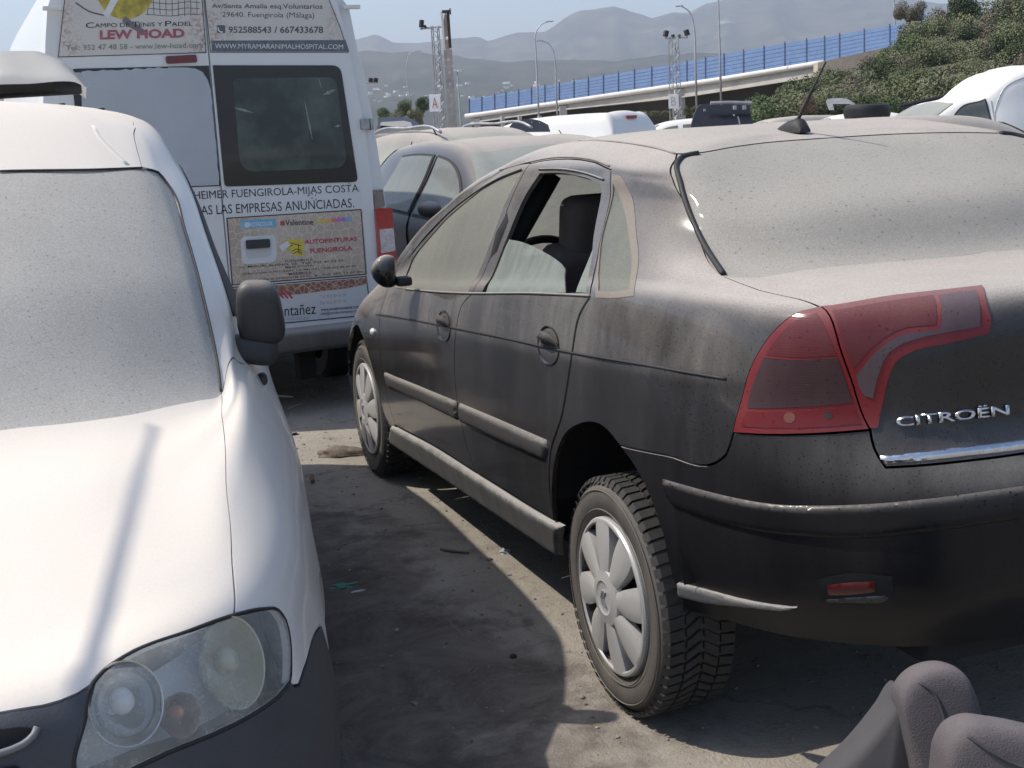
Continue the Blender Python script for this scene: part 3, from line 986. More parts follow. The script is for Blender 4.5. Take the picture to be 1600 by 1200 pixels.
    b_ = bmesh.new()
    add_tube(b_, [Vector(q) for q in spline(gap_, step=.03)], 0.0065, 6)
    obj('door_gap', b_, M_['black'], root, smooth=3.2)
    rmm = mat_dusty('dusty_roof_moulding', (0.03, 0.03, 0.03), rough=0.6, coat=0, lo=0.2, hi=0.8)
    tubes('roof_moulding', [(782, 266), (830, 253), (860, 247.5), (900, 246.5), (930, 251), (953, 260)], 0.0035, 6, rmm, 0.001)
    tubes('roof_moulding', [(1056, 241), (1030, 233), (1000, 227), (972, 223), (-.50, 1.95, 1.485)], 0.004, 6, rmm, 0.0)
    # sail panel, in front of the front window
    panel('window_corner', S, [[(618, 450), (617, 433), (646, 387)], [(646, 387), (640, 418), (634, 452)], [(634, 452), (618, 450)]], trim, root, off=0.002, mirror='copy', inset=0)
    # ---- crease line, rub strips, sills, fuel/handles
    tubes('waist_crease_line', [(545, 489), (593, 492), (650, 501), (711, 513), (800, 531), (894, 551.5), (1000, 569), (1098, 586), (1135, 592)], 0.0038, 6, M_['rubber'], 0.0005, 0.05)  # thin black tube drawn along the shoulder crease
    stripm = mat_dusty('grey_rub_strip', (0.028, 0.028, 0.029), rough=0.5, coat=0, lo=0.05, hi=0.55, n0=-0.05, n1=0.85, streak=0.3)
    panel('rub_strip', S, [[(601, 580), (655, 602), (714, 626)], [(714, 626), (717, 658)], [(717, 658), (660, 630), (607, 604)], [(607, 604), (601, 580)]], stripm, root, pillow=0.012, pr=0.016, cell=0.012, depth=0.004, mirror='copy')
    panel('rub_strip', S, [[(718, 628), (790, 658), (855, 686)], [(855, 686), (857, 702), (852, 719)], [(852, 719), (790, 693), (721, 661)], [(721, 661), (718, 628)]], stripm, root, pillow=0.012, pr=0.016, cell=0.012, depth=0.004, mirror='copy')
    sillm = mat_dusty('grey_sill_cover', (0.06, 0.06, 0.06), rough=0.5, coat=0, lo=0.12, hi=0.75, n0=-0.3, n1=0.9, streak=0.7, dust=(0.42, 0.40, 0.375))
    panel('sill', S, [[(613, 664), (680, 700), (743, 740), (800, 776), (880, 822)], [(880, 822), (876, 850), (870, 884)], [(870, 884), (-.84, 1.9, .262), (-.84, 2.65, .235), (-.84, 3.42, .205)], [(-.84, 3.42, .205), (613, 690), (613, 664)]],
          sillm, root, pillow=0.016, pr=0.014, cell=0.012, depth=0.01, mirror='copy')
    dishm = mat_plain('glossy_black_dish', (0.014, 0.013, 0.013), 0.18, var=0.2, coat=0.4)
    for (cx, cy) in ((693.5, 510), (857, 540)):
        P, N = S.point((cx, cy), 0.0)
        up = Vector((0, -0.03, 1)); tx = N.cross(up).normalized(); up = tx.cross(N)
        for mx in (1, -1):
            mm = Matrix.Diagonal((mx, 1, 1, 1))
            A = mm @ Matrix.Translation(P) @ Matrix((tx, up, N)).transposed().to_4x4() @ Matrix.Diagonal((1.5, 0.98, 1, 1))
            bm = bmesh.new()
            add_lathe(bm, [(0.056, -0.003), (0.056, 0.0022), (0.054, 0.003), (0.050, 0.0), (0.03, -0.009), (0.0005, -0.013)], A, 36)
            h = obj('handle_dish', bm, dishm, root, smooth=0.9)
            bm = bmesh.new()
            pts = [A @ Vector((math.cos(R(a))*0.0, 0, 0)) for a in (0,)]
            g = []
            for i in range(13):
                a = i/12
                row = []
                for j in range(7):
                    b_ = j/6
                    x = -0.052+0.104*a
                    wv = 0.030*math.sqrt(max(0.02, 1-(2*a-1)**2))
                    row.append(bm.verts.new(A @ Vector((x, 0.010+(b_*1.2-0.2)*wv, 0.006+0.020*math.sin(math.pi*min(max(a, 0.03), .97))*(0.6+0.4*math.sin(math.pi*b_))))))
                g.append(row)
            for i in range(12):
                for j in range(6):
                    bm.faces.new((g[i][j], g[i+1][j], g[i+1][j+1], g[i][j+1]))
            bmesh.ops.solidify(bm, geom=bm.faces[:], thickness=0.006)
            obj('handle', bm, mat_dusty('dusty_handle', (0.01, 0.01, 0.011), lo=0.03, hi=0.7) if 'dusty_handle' not in bpy.data.materials else bpy.data.materials['dusty_handle'], h, smooth=1.0)
    # side repeater
    P, N = S.point((583, 518.5), 0.0)
    bm = bmesh.new()
    bmesh.ops.create_uvsphere(bm, u_segments=14, v_segments=8, radius=1, matrix=Matrix.Translation(P) @ Matrix.Diagonal((0.014, 0.028, 0.017, 1)))
    obj('side_indicator', bm, mat_plain('clear_white_lens', (0.6, 0.6, 0.58), 0.2, var=0.1, coat=0.5), root, smooth=3.2)
    # ---- tail lights
    red = mat_dusty('red_lens', (0.15, 0.004, 0.009), rough=0.14, coat=0.12, spec=0.28, lo=0.0, hi=0.28, n0=0, n1=0.95, spots=0.2)
    smoke = mat_dusty('smoky_lens', (0.032, 0.012, 0.016), rough=0.14, coat=0.12, spec=0.28, lo=0.025, hi=0.28, n0=0, n1=0.95, spots=0.2, dust=(0.33, 0.27, 0.25))
    dred = mat_dusty('deep_red_lens', (0.085, 0.005, 0.009), rough=0.14, coat=0.12, spec=0.28, lo=0.025, hi=0.28, n0=0, n1=0.95, spots=0.2, dust=(0.33, 0.25, 0.23))
    for m_ in (red, smoke, dred):
        t_ = m_.node_tree
        wv_ = t_.nodes.new('ShaderNodeTexWave')
        wv_.bands_direction = 'Z'
        wv_.inputs['Scale'].default_value = 55.0
        t_.links.new(scaled_vec(t_, (1, 1, 1)), wv_.inputs['Vector'])
        bump(t_, t_.nodes['Principled BSDF'], wv_.outputs['Fac'], 0.07, 0.002)
    tl = panel('tail_light', S, [light_out, light_bot, light_split[::-1]], red, root, off=0.004, inset=0.002, cell=0.02, depth=0.02)
    lred = mat_dusty('lower_red_lens', (0.12, 0.004, 0.008), rough=0.14, coat=0.1, lo=0.0, hi=0.25, n0=0, n1=0.95, spots=0.2, spec=0.25, dust=(0.33, 0.25, 0.23))
    panel('lens_band', S, [[(1278, 489), (1243, 501), (1212, 531), (1195, 556)], [(1195, 556), (1250, 560), (1311, 556)], [(1311, 556), (1298, 527), (1278, 489)]], dred, tl, off=0.0052, depth=0.001, cell=0.02)
    panel('lens_band', S, [[(1195, 556.5), (1250, 560.5), (1311, 556.5)], [(1311, 556.5), (1326, 600), (1336, 629)], [(1336, 629), (1260, 636.5), (1168.5, 639)], [(1168.5, 639), (1176, 604), (1195, 556.5)]], smoke, tl, off=0.0060, depth=0.001, cell=0.02)
    panel('lens_band', S, [[(1168, 641), (1260, 639), (1337, 631)], [(1337, 631), (1350, 663)], [(1350, 663), (1260, 670), (1158, 668)], [(1158, 668), (1168, 641)]], lred, tl, off=0.0056, depth=0.001, cell=0.02)
    il = panel('tail_light', S, [light_split, [(1360, 670), (1373, 669)], [(1373, 669), (1380, 630), (1388, 595), (1400, 567), (1426, 550), (1480, 538), (1541, 524)], [(1541, 524), (1546, 518), (1541, 480), (1535, 448)], [(1535, 448), (1400, 463), (1281, 481.5)]],
               red, root, off=0.004, inset=0.0015, cell=0.02, depth=0.006)
    panel('lens_band', S, [[(1296, 487), (1380, 474), (1459, 463)], [(1459, 463), (1463, 510)], [(1463, 510), (1400, 520), (1362, 545), (1333, 580)], [(1333, 580), (1312, 530), (1296, 487)]], dred, il, off=0.0052, depth=0.001, cell=0.02)
    panel('lens_band', S, [[(1463, 464), (1500, 459), (1524, 456)], [(1524, 456), (1530, 514)], [(1530, 514), (1470, 524), (1420, 536), (1390, 552), (1376, 580), (1366, 624)], [(1366, 624), (1350, 620), (1336, 586)], [(1336, 586), (1365, 550), (1402, 525), (1466, 514)], [(1466, 514), (1463, 464)]],
          mat_dusty('grey_lens', (0.055, 0.03, 0.038), rough=0.14, coat=0.12, spec=0.28, lo=0.08, hi=0.28, n0=0, n1=0.95, spots=0.2, dust=(0.33, 0.29, 0.29)), il, off=0.0056, depth=0.001, cell=0.02)
    bulbm = mat_plain('dim_lamp_bulb', (0.16, 0.045, 0.02), 0.2, var=0.2, coat=0.4)
    for (bx, by, br_) in ((1236, 652, 11), (1296, 648, 9), (1262, 610, 12)):
        cir = [(bx+br_*math.cos(R(a_)), by+br_*math.sin(R(a_))) for a_ in range(0, 361, 30)]
        panel('lamp_bulb', S, [cir], bulbm if br_ == 11 else smoke, tl, off=0.0066, depth=0.001, cell=0.01, step=.008)
    for o in (tl, il):
        c = link_mesh('tail_light', mirrored(o.data, S.M, root), None, root, world=False)
    # ---- chrome strip and lettering on the boot
    panel('chrome_strip', S, [[(1373, 710), (1490, 697), (1600, 683.5), (0, .07, .885)], [(0, .07, .885), (0, .07, .86)], [(0, .07, .86), (1600, 703), (1490, 716), (1380, 726.5)], [(1380, 726.5), (1373, 718), (1373, 710)]], M_['chrome'], root, mirror=J, pillow=0.006, pr=0.012, cell=0.01, depth=0.004)
    text_on(root, 'lettering', 'CITRO\u00cbN', [(1401, 667), (1577, 647), (1575, 628), (1399, 647)], lambda x, y, o_: S.point((x, y), o_)[0], M_['chrome'], off=0.003, bold=0.022, solid=0.004, wide=True)
    # ---- antenna
    P, N = S.point((1240, 205), 0.0)
    P = Vector((P.x, P.y, P.z-0.004))
    bm = bmesh.new()
    g = []
    for i in range(13):
        a = i/12
        y = 0.085-0.15*a
        hgt = 0.004+0.036*math.sin(min(1, a/0.75)*math.pi/2)*(1 if a < 0.85 else (1-(a-0.85)/0.15)*0.7+0.3)
        w = 0.008+0.026*math.sin(math.pi*min(0.97, 0.12+a*0.75))
        g.append([bm.verts.new(P+Vector((w*math.cos(b_), y, hgt*math.sin(b_)**0.8))) for b_ in [math.pi*j/8 for j in range(9)]])
    for i in range(12):
        for j in range(8):
            bm.faces.new((g[i][j], g[i][j+1], g[i+1][j+1], g[i+1][j]))
    bm.faces.new(g[-1]); bm.faces.new(g[0][::-1])
    ab = obj('antenna_base', bm, M_['rubber'], root, smooth=0.9)
    bm = bmesh.new()
    b0 = P+Vector((0, -0.02, 0.03))
    tip = at_y(1290, 97, b0.y-0.16)
    dr = tip-b0
    add_tube(bm, [b0, b0+dr*.05, b0+dr*.06, b0+dr*0.55, b0+dr*.56, tip], [.012, .008, .0055, .0062, .0035, .003], 8)
    obj('mast', bm, M_['rubber'], ab, smooth=3.2)
    # ---- door mirrors
    for mx in (1, -1):
        c = at_x(606, 424, -0.955)
        bm = bmesh.new()
        bmesh.ops.create_uvsphere(bm, u_segments=24, v_segments=14, radius=1)
        for v in bm.verts:
            x, y, z = v.co
            y2 = y if y > 0 else y*0.25
            f = 1-0.18*(1 if z < 0 else 0.3)*abs(z)
            v.co = Vector((c.x+x*0.062*f*(1-0.1*z), c.y+y2*0.11, c.z+z*0.063))
            k_ = (v.co-c).dot(Vector(CR_))
            if k_ > 0.026:
                v.co = v.co-Vector(CR_)*(k_-0.026)*0.85
            v.co.x *= mx
        mr = obj('door_mirror', bm, mat_dusty('dusty_mirror_cap', (0.008, 0.008, 0.01), lo=0.0, hi=0.85, n0=0.05, n1=0.9) if mx == 1 else bpy.data.materials['dusty_mirror_cap'], root, smooth=3.2)
        bm = bmesh.new()
        add_box(bm, Vector((mx*(c.x+0.062), c.y+0.02, c.z-0.045)), (0.06, 0.07, 0.035), bevel=0.012)
        obj('mirror_arm', bm, M_['rubber'], mr, smooth=0.8)
    # ---- wheel wells, floor, inside
    bm = bmesh.new()
    add_box(bm, (0, 2.4, .30), (1.50, 1.85, .05))
    add_box(bm, (0, 0.95, .40), (1.0, 1.55, .06))
    add_box(bm, (0, 3.9, .30), (1.0, 1.2, .06))
    add_box(bm, (0, 3.42, .62), (1.5, .05, .62))
    add_box(bm, (0, 1.42, .58), (1.55, .05, .55))
    add_box(bm, (0, 0.92, 0.99), (1.42, .85, .03))
    obj('floor_pan', bm, M_['black'], root)
    for (wy, wz, r) in ((1.0, .42, .385), (3.77, .335, .37)):
        for mx in (1, -1):
            bm = bmesh.new()
            rg = []
            for k in range(25):
                a = R(8+164*k/24)
                rg.append([bm.verts.new((mx*x, wy+math.cos(a)*(r+0.02), wz+math.sin(a)*(r+0.015))) for x in (-.855, -.50)])
            for k in range(24):
                bm.faces.new((rg[k][0], rg[k+1][0], rg[k+1][1], rg[k][1]))
            c = bm.verts.new((mx*-.50, wy, wz))
            for k in range(24):
                bm.faces.new((rg[k][1], rg[k+1][1], c))
            obj('wheel_arch_liner', bm, M_['black'], root)
    bm = bmesh.new()
    add_box(bm, (0, 1.93, 1.395), (.92, 1.15, .02))
    obj('headliner', bm, M_['black'], root)
    for mx in (1, -1):
        bm = bmesh.new()
        add_tube(bm, [(mx*-.795, 2.06, .95), (mx*-.725, 2.04, 1.19), (mx*-.60, 1.99, 1.40)], .05, 6)
        obj('pillar_trim', bm, M_['black'], root, smooth=3.2)
    seat_mat = mat_plain('brown_black_upholstery', (0.11, 0.09, 0.084), 0.85, var=0.2, scale=15)
    for sx in (-.36, .36):
        bm = bmesh.new()
        add_box(bm, (sx, 2.35, .52), (.5, .5, .16), bevel=.06, seg=3)
        add_box(bm, (sx, 2.10, .85), (.5, .14, .62), Matrix.Rotation(R(16), 3, 'X'), bevel=.05, seg=3)
        st = obj('front_seat', bm, seat_mat, root, smooth=0.9)
        bm = bmesh.new()
        add_box(bm, (sx-.045, 2.02, 1.19), (.29, .13, .245), Matrix.Rotation(R(10), 3, 'X'), bevel=.062, seg=5)
        add_tube(bm, [(sx-.06, 2.02, 1.2), (sx-.06, 2.05, 1.1)], .008, 6)
        add_tube(bm, [(sx+.06, 2.02, 1.2), (sx+.06, 2.05, 1.1)], .008, 6)
        obj('headrest', bm, seat_mat, st, smooth=0.9)
    bm = bmesh.new()
    add_box(bm, (0, 3.15, .88), (1.42, .5, .20), bevel=.07, seg=3)
    obj('dashboard', bm, M_['plastic'], root, smooth=0.9)
    bm = bmesh.new()
    A = Matrix.Translation((-.36, 2.78, .95)) @ Matrix.Rotation(R(-65), 4, 'X')
    ring = [(0.185+0.016*math.cos(k*math.pi/5), 0.016*math.sin(k*math.pi/5)) for k in range(10)]
    add_lathe(bm, ring, A, 32, closed=True)
    add_box(bm, A @ Vector((0, 0, 0)), (.36, .05, .03), A.to_3x3(), bevel=.01)
    add_box(bm, A @ Vector((0, 0, -.02)), (.14, .13, .05), A.to_3x3(), bevel=.02)
    obj('steering_wheel', bm, M_['plastic'], root, smooth=0.9)
    bm = bmesh.new()
    add_box(bm, (0, 1.35, .70), (1.3, .45, .16), bevel=.06, seg=3)
    obj('rear_seat', bm, seat_mat, root, smooth=0.9)
    bm = bmesh.new()
    add_box(bm, (0.36, 2.62, 1.375), (.42, .16, .015), Matrix.Rotation(R(28), 3, 'X'), bevel=.005)
    add_box(bm, (-0.02, 2.56, 1.345), (.22, .02, .07), bevel=.008)
    obj('sun_visor', bm, mat_plain('grey_visor', (0.10, 0.10, 0.095), .8), root, smooth=0.9)
    # ---- wheels
    for (wy, yaw) in ((1.0, 0.0), (3.75, 0.0)):
        build_wheel(root, Vector((-.865, wy, .316)), 1, 'winter')
        build_wheel(root, Vector((.865, wy, .316)), -1, 'winter')
    return S


def text_on(parent, name, s, quad, mapper, mat, off=0.002, bold=0.0, solid=0.0, wide=False, link=True):
    """letters laid on a surface; quad = pixel corners bl, br, tr, tl of the text's bounding box"""
    cu = bpy.data.curves.new('t', 'FONT')
    cu.body = s
    cu.offset = bold
    cu.resolution_u = 3
    o = bpy.data.objects.new('t', cu)
    COL.objects.link(o)
    dg = bpy.context.evaluated_depsgraph_get()
    me = bpy.data.meshes.new_from_object(o.evaluated_get(dg))
    bpy.data.objects.remove(o)
    V = np.array([v.co[:] for v in me.vertices])
    lo, hi = V.min(0), V.max(0)
    q = np.array(quad, float)
    bm = bmesh.new()
    bm.from_mesh(me)
    if solid:
        pass
    bm.verts.ensure_lookup_table()
    for v in bm.verts:
        a = (v.co.x-lo[0])/max(hi[0]-lo[0], 1e-6)
        b = (v.co.y-lo[1])/max(hi[1]-lo[1], 1e-6)
        p = (q[0]*(1-a)+q[1]*a)*(1-b)+(q[3]*(1-a)+q[2]*a)*b
        v.co = mapper(p[0], p[1], off)
    bpy.data.meshes.remove(me)
    bmesh.ops.remove_doubles(bm, verts=bm.verts, dist=1e-5)
    if solid:
        bmesh.ops.recalc_face_normals(bm, faces=bm.faces)
        bm.normal_update()
        s_ = sum(f.normal.dot(Vector(CAM)-f.calc_center_median())*f.calc_area() for f in bm.faces)
        if s_ < 0:
            bmesh.ops.reverse_faces(bm, faces=bm.faces[:])
        r = bmesh.ops.extrude_face_region(bm, geom=bm.faces[:])
        bm.normal_update()
        nv = [g for g in r['geom'] if isinstance(g, bmesh.types.BMVert)]
        n = sum((f.normal for f in bm.faces), Vector()).normalized()
        dv = mapper(q[0][0], q[0][1], off+solid)-mapper(q[0][0], q[0][1], off)
        for v in nv:
            v.co += dv
        bmesh.ops.recalc_face_normals(bm, faces=bm.faces)
    if not link:
        return bm
    return obj(name, bm, mat, parent)


WHEEL_MATS = {}


def build_wheel(root, hub, side, kind='winter', Rt=.318, Rc=.212, width=.20, petals=8, cap=None):
    """a road wheel: tyre with tread blocks, steel rim and a petalled cover; hub = outer face centre, axis along x"""
    A = Matrix.Translation(hub) @ Matrix.Rotation(R(-90)*side, 4, 'Y')      # local +z points outwards
    if 'tyre' not in WHEEL_MATS:
        WHEEL_MATS['tyre'] = mat_dusty('dusty_tyre', (0.018, 0.018, 0.019), rough=0.75, coat=0, lo=0.22, hi=0.6, n0=-0.6, n1=1.0, dust=(0.24, 0.215, 0.185), spots=0.1, streak=0.4)
        WHEEL_MATS['tread'] = mat_plain('tread_rubber', (0.028, 0.027, 0.026), 0.8, var=0.35, scale=30)
        WHEEL_MATS['cover'] = mat_dusty('silver_wheel_cover', (0.42, 0.42, 0.43), rough=0.35, metal=0.35, coat=0.2, lo=0.30, hi=0.5, n0=-1, n1=1, dust=(0.42, 0.40, 0.36), spots=0.2, streak=0.3)
        WHEEL_MATS['rim'] = mat_plain('rusty_rim', (0.05, 0.032, 0.024), 0.7, 0.2, var=0.5, scale=12)
    base = Matrix.Translation((0, 0, 0))
    bm = bmesh.new()
    w = width
    prof = [(.205, -.018), (.222, -.004), (.25, .004), (.275, .004), (.292, -.002), (.3045, -.016), (Rt-.009, -.03), (Rt-.009, -w+.03), (.3045, -w+.016), (.275, -w-.004), (.24, -w), (.205, -w+.02)]
    add_lathe(bm, prof, A, 72)
    # concentric mould lines on the side wall
    for rr in (.232, .283):
        add_lathe(bm, [(rr-.002, .0045), (rr, .0065), (rr+.002, .0045)], A, 72)
    w_o = obj('wheel', bm, WHEEL_MATS['tyre'], root, smooth=0.7)
    # tread blocks: shoulder blocks and a chevron centre
    bm = bmesh.new()
    N = 62
    def block(a0, a1, z0, z1, sk, r0, r1):
        vs = []
        for r in (r0, r1):
            for (a, z) in ((a0, z0), (a1, z0), (a1+sk, z1), (a0+sk, z1)):
                vs.append(bm.verts.new(A @ Vector((r*math.cos(a), r*math.sin(a), z))))
        for f in ((4, 5, 6, 7), (0, 1, 5, 4), (1, 2, 6, 5), (2, 3, 7, 6), (3, 0, 4, 7)):
            bm.faces.new([vs[i] for i in f])
    d = 2*math.pi/N
    for k in range(N):
        a = k*d
        block(a, a+d*.74, -.010, -.050, d*.18, Rt-.014, Rt)
        block(a, a+d*.74, -w+.012, -w+.050, d*.18, Rt-.014, Rt)
        block(a+d*.2, a+d*.85, -.056, -.096, d*.75, Rt-.012, Rt+.001)
        block(a+d*.2, a+d*.85, -w+.056, -w+.096, d*.75, Rt-.012, Rt+.001)
        # shoulder lug that wraps over the edge
        vs = [A @ Vector((r*math.cos(t), r*math.sin(t), z)) for (t, r, z) in ((a, Rt, -.010), (a+d*.74, Rt, -.010), (a+d*.74, .303, .0015), (a, .303, .0015))]
        bm.faces.new([bm.verts.new(p) for p in vs])
    obj('tread', bm, WHEEL_MATS['tread'], w_o)
    # rim disc behind the cover
    bm = bmesh.new()
    add_lathe(bm, [(.206, -.012), (.200, -.006), (.196, -.03), (.185, -.05), (.10, -.045), (.05, -.03), (.001, -.028)], A, 48)
    obj('rim', bm, WHEEL_MATS['rim'], w_o, smooth=0.8)
    # cover
    bm = bmesh.new()
    def cz(r):
        return 0.008+0.014*(1-(r/Rc)**2)
    def strip(pts_l, pts_r):
        prev = None
        for (pl, pr_) in zip(pts_l, pts_r):
            row = []
            for k in range(7):
                f = k/6
                a = pl[1]*(1-f)+pr_[1]*f; r = pl[0]*(1-f)+pr_[0]*f
                edge = 0.006*(abs(2*f-1)**3)
                row.append(bm.verts.new(A @ Vector((r*math.cos(a), r*math.sin(a), cz(r)-edge))))
            if prev:
                for k in range(6):
                    bm.faces.new((prev[k], row[k], row[k+1], prev[k+1]))
            # skirts
            row2 = [bm.verts.new(A @ Vector((pl[0]*math.cos(pl[1]), pl[0]*math.sin(pl[1]), cz(pl[0])-.03))), bm.verts.new(A @ Vector((pr_[0]*math.cos(pr_[1]), pr_[0]*math.sin(pr_[1]), cz(pr_[0])-.03)))]
            if prev:
                bm.faces.new((prev[0], prev_s[0], row2[0], row[0]))
                bm.faces.new((prev[6], row[6], row2[1], prev_s[1]))
            prev, prev_s = row, row2
    ph = R(8)
    for k in range(petals):
        c = ph+k*2*math.pi/petals
        L, Rr = [], []
        for i in range(11):
            t = i/10
            r = .066+(.203-.066)*t
            hw = (0.024+0.030*math.sin(min(1, t*1.15)*math.pi*0.62))/r if t < 1 else 0
            hw = (0.0215+0.0225*math.sin(t*math.pi*0.62))/r
            hw = min(hw, math.pi/petals*0.985)
            sw = 0.05*t
            L.append((r, c-hw+sw)); Rr.append((r, c+hw+sw))
        strip(L, Rr)
    add_lathe(bm, [(.196, .004), (.200, cz(.2)-.001), (.207, .0075), (.2115, .002), (.212, -.012)], A, 64)
    add_lathe(bm, [(.078, .0), (.074, cz(.074)-.001), (.055, cz(.055)+.002), (.046, cz(.05)+.004), (.042, cz(.04)+.001), (.036, cz(.04)+.0), (.001, cz(0)+.003)], A, 40)
    cv = obj('wheel_cover', bm, WHEEL_MATS['cover'], w_o, smooth=0.6)
    # maker's double chevron on the cap
    bm = bmesh.new()
    for dy in (-.006, .008):
        for s in (-1, 1):
            c0 = A @ Vector((s*.010, dy, cz(0)+.004))
            rt = A.to_3x3() @ Matrix.Rotation(R(-28*s), 3, 'Z')
            add_box(bm, c0, (.024, .006, .003), rt)
    obj('emblem', bm, M_['steel'], cv)
    return w_o


C5 = black_saloon()


# ================================================================== WHITE CAR-DERIVED VAN (left, facing the viewer, sunk low)
def white_small_van():
    th = R(3.76)
    ax = Vector((math.sin(th), math.cos(th), 0))
    lat = Vector((math.cos(th), -math.sin(th), 0))
    O = Vector((-2.555, -0.02, 0))
    M = Matrix(((-lat.x, -ax.x, 0, O.x), (-lat.y, -ax.y, 0, O.y), (0, 0, 1, 0), (0, 0, 0, 1)))
    root = thing('small_van', 'white small van facing the viewer, with a dusty windscreen and a yellowed headlight', 'van', (-2.46, 2.2, 0))
    rows = [
        [(0, 0, .07), (.33, .03, .07), (.58, .12, .07), (.73, .32, .07), (.79, .6, .08), (.82, .95, .09), (.84, 1.4, .09), (.84, 2, .10), (.84, 3, .12), (.83, 3.9, .14), (.77, 4.28, .15), (0, 4.36, .15)],
        [(0, -.10, .33), (.34, -.07, .33), (.59, .05, .33), (.745, .28, .33), (.82, .6, .33), (.86, .95, .33), (.885, 1.4, .33), (.89, 2, .33), (.89, 3, .34), (.88, 3.9, .35), (.82, 4.33, .35), (0, 4.42, .35)],
        [(0, -.095, .58), (.33, -.065, .585), (.54, .035, .595), (.70, .25, .59), (.79, .58, .575), (.84, .95, .575), (.877, 1.4, .57), (.888, 2, .57), (.888, 3, .57), (.88, 3.9, .57), (.82, 4.33, .57), (0, 4.42, .57)],
        [(0, -.07, .738), (.30, -.035, .743), (.50, .07, .755), (.66, .27, .74), (.755, .58, .745), (.81, .95, .75), (.86, 1.4, .75), (.875, 2., .75), (.88, 3., .75), (.87, 3.9, .75), (.81, 4.33, .75), (0, 4.42, .75)],
        [(0, .12, .80), (.28, .15, .805), (.45, .22, .81), (.59, .33, .815), (.66, .62, .868), (.722, .95, .915), (.775, 1.38, .945), (.84, 2.0, .95), (.83, 3., .95), (.82, 3.9, .95), (.79, 4.31, .95), (0, 4.40, .95)],
        [(0, .48, .905), (.25, .5, .905), (.40, .56, .905), (.50, .66, .905), (.612, .83, .925), (.688, 1.03, .952), (.735, 1.36, 1.02), (.80, 2, 1.03), (.785, 3, 1.03), (.77, 3.9, 1.03), (.76, 4.31, 1.03), (0, 4.40, 1.03)],
        [(0, .80, .985), (.25, .86, .982), (.42, .93, .978), (.53, 1.0, .974), (.62, 1.07, .972), (.675, 1.14, .98), (.725, 1.40, 1.11), (.745, 2.0, 1.2), (.72, 3, 1.2), (.70, 3.9, 1.2), (.72, 4.31, 1.2), (0, 4.40, 1.2)],
        [(0, 1.18, 1.26), (.25, 1.22, 1.255), (.42, 1.28, 1.25), (.53, 1.33, 1.243), (.61, 1.38, 1.235), (.645, 1.43, 1.24), (.695, 1.62, 1.275), (.70, 2.0, 1.37), (.665, 3, 1.38), (.64, 3.9, 1.38), (.66, 4.3, 1.38), (0, 4.39, 1.38)],
        [(0, 1.60, 1.51), (.25, 1.63, 1.508), (.42, 1.67, 1.50), (.52, 1.71, 1.492), (.575, 1.75, 1.484), (.605, 1.80, 1.478), (.645, 1.90, 1.475), (.645, 2.1, 1.515), (.61, 3, 1.54), (.55, 3.9, 1.53), (.45, 4.2, 1.52), (0, 4.34, 1.54)],
        [(0, 1.85, 1.645), (.25, 1.87, 1.638), (.40, 1.90, 1.628), (.48, 1.93, 1.615), (.53, 1.96, 1.605), (.555, 2.0, 1.603), (.575, 2.08, 1.607), (.575, 2.25, 1.625), (.545, 3, 1.64), (.47, 3.8, 1.625), (.36, 4.05, 1.625), (0, 4.2, 1.65)],
        [(0, 2.05, 1.70), (0, 2.08, 1.703), (0, 2.12, 1.706), (0, 2.16, 1.708), (0, 2.2, 1.71), (0, 2.25, 1.712), (0, 2.35, 1.714), (0, 2.5, 1.716), (0, 3.0, 1.716), (0, 3.7, 1.71), (0, 3.95, 1.705), (0, 4.1, 1.70)],
    ]
    net = [[(-w, -l, z) for (w, l, z) in r] for r in rows]
    S = Patch(net, M=M, res=6)
    q = lambda w, l, z: (-w, -l, z)
    wp = mat_dusty('white_van_paint', (0.78, 0.75, 0.71), rough=0.25, coat=0.5, lo=0.05, hi=0.85, n0=0.0, n1=0.95, dust=(0.70, 0.63, 0.54), spots=0.22, streak=0.25, spot_scale=70.0, grain_amp=0.035)
    J = 'join'
    seam = [(346, 613), (352, 700), (358, 800), (362.5, 880), (365, 962)]
    front = [(365, 962), (292.5, 988), (195, 1027), (162, 1050), (145, 1069), (95, 1095), (0, 1114), q(0, -.03, .755)]
    back = [q(0, .80, .985), (0, 671), (100, 661), (200, 648), (290, 629), (346, 613)]
    panel('bonnet', S, [seam, front, [q(0, -.03, .755), q(0, .48, .905), q(0, .80, .985)], back], wp, root, mirror=J, cell=0.04, inset=.002)
    hl_out = [(365, 962), (413, 952), (432, 954), (443.6, 970), (450, 997.5), (452, 1030), (450, 1066)]
    hl_bot = [(450, 1066), (432, 1088.5), (390, 1118), (325, 1150), (260, 1176), (211, 1199), (135, 1234)]
    hl_in = [(135, 1234), (116, 1210), (130, 1130), (145, 1069)]
    hl_top = [(145, 1069), (162, 1050), (195, 1027), (292.5, 988), (365, 962)]
    tip = [(452, 1066), (458, 1071), (474, 1045), (486, 1005), (500, 975)]
    arch = [q(.86, .9+.385*math.cos(R(a)), .17+.385*math.sin(R(a))) for a in range(130, -20, -15)]
    panel('front_wing', S, [seam[::-1], [(346, 613), q(.69, 1.22, 1.0), q(.745, 1.38, .985)], [q(.745, 1.38, .985), q(.86, 1.38, .75), q(.89, 1.38, .33), q(.84, 1.36, .10)], [q(.84, 1.36, .10)]+arch[::-1], [arch[0], (500, 975)], tip[::-1], hl_out[::-1][0:]],
          wp, root, mirror='copy', cell=0.035, inset=.0022)
    ws_edge = [(346, 613), (343, 580), (320, 470), (290, 360), (262, 285), (247, 268)]
    hdr = [(247, 268), (222, 261)]
    seam_r = [(222, 261), (211, 222), (200, 185), (190, 147)]
    rear_roof = [q(.535, 2.4, 1.64), q(.50, 3.0, 1.652), q(.42, 3.82, 1.635), q(.36, 4.05, 1.63)]
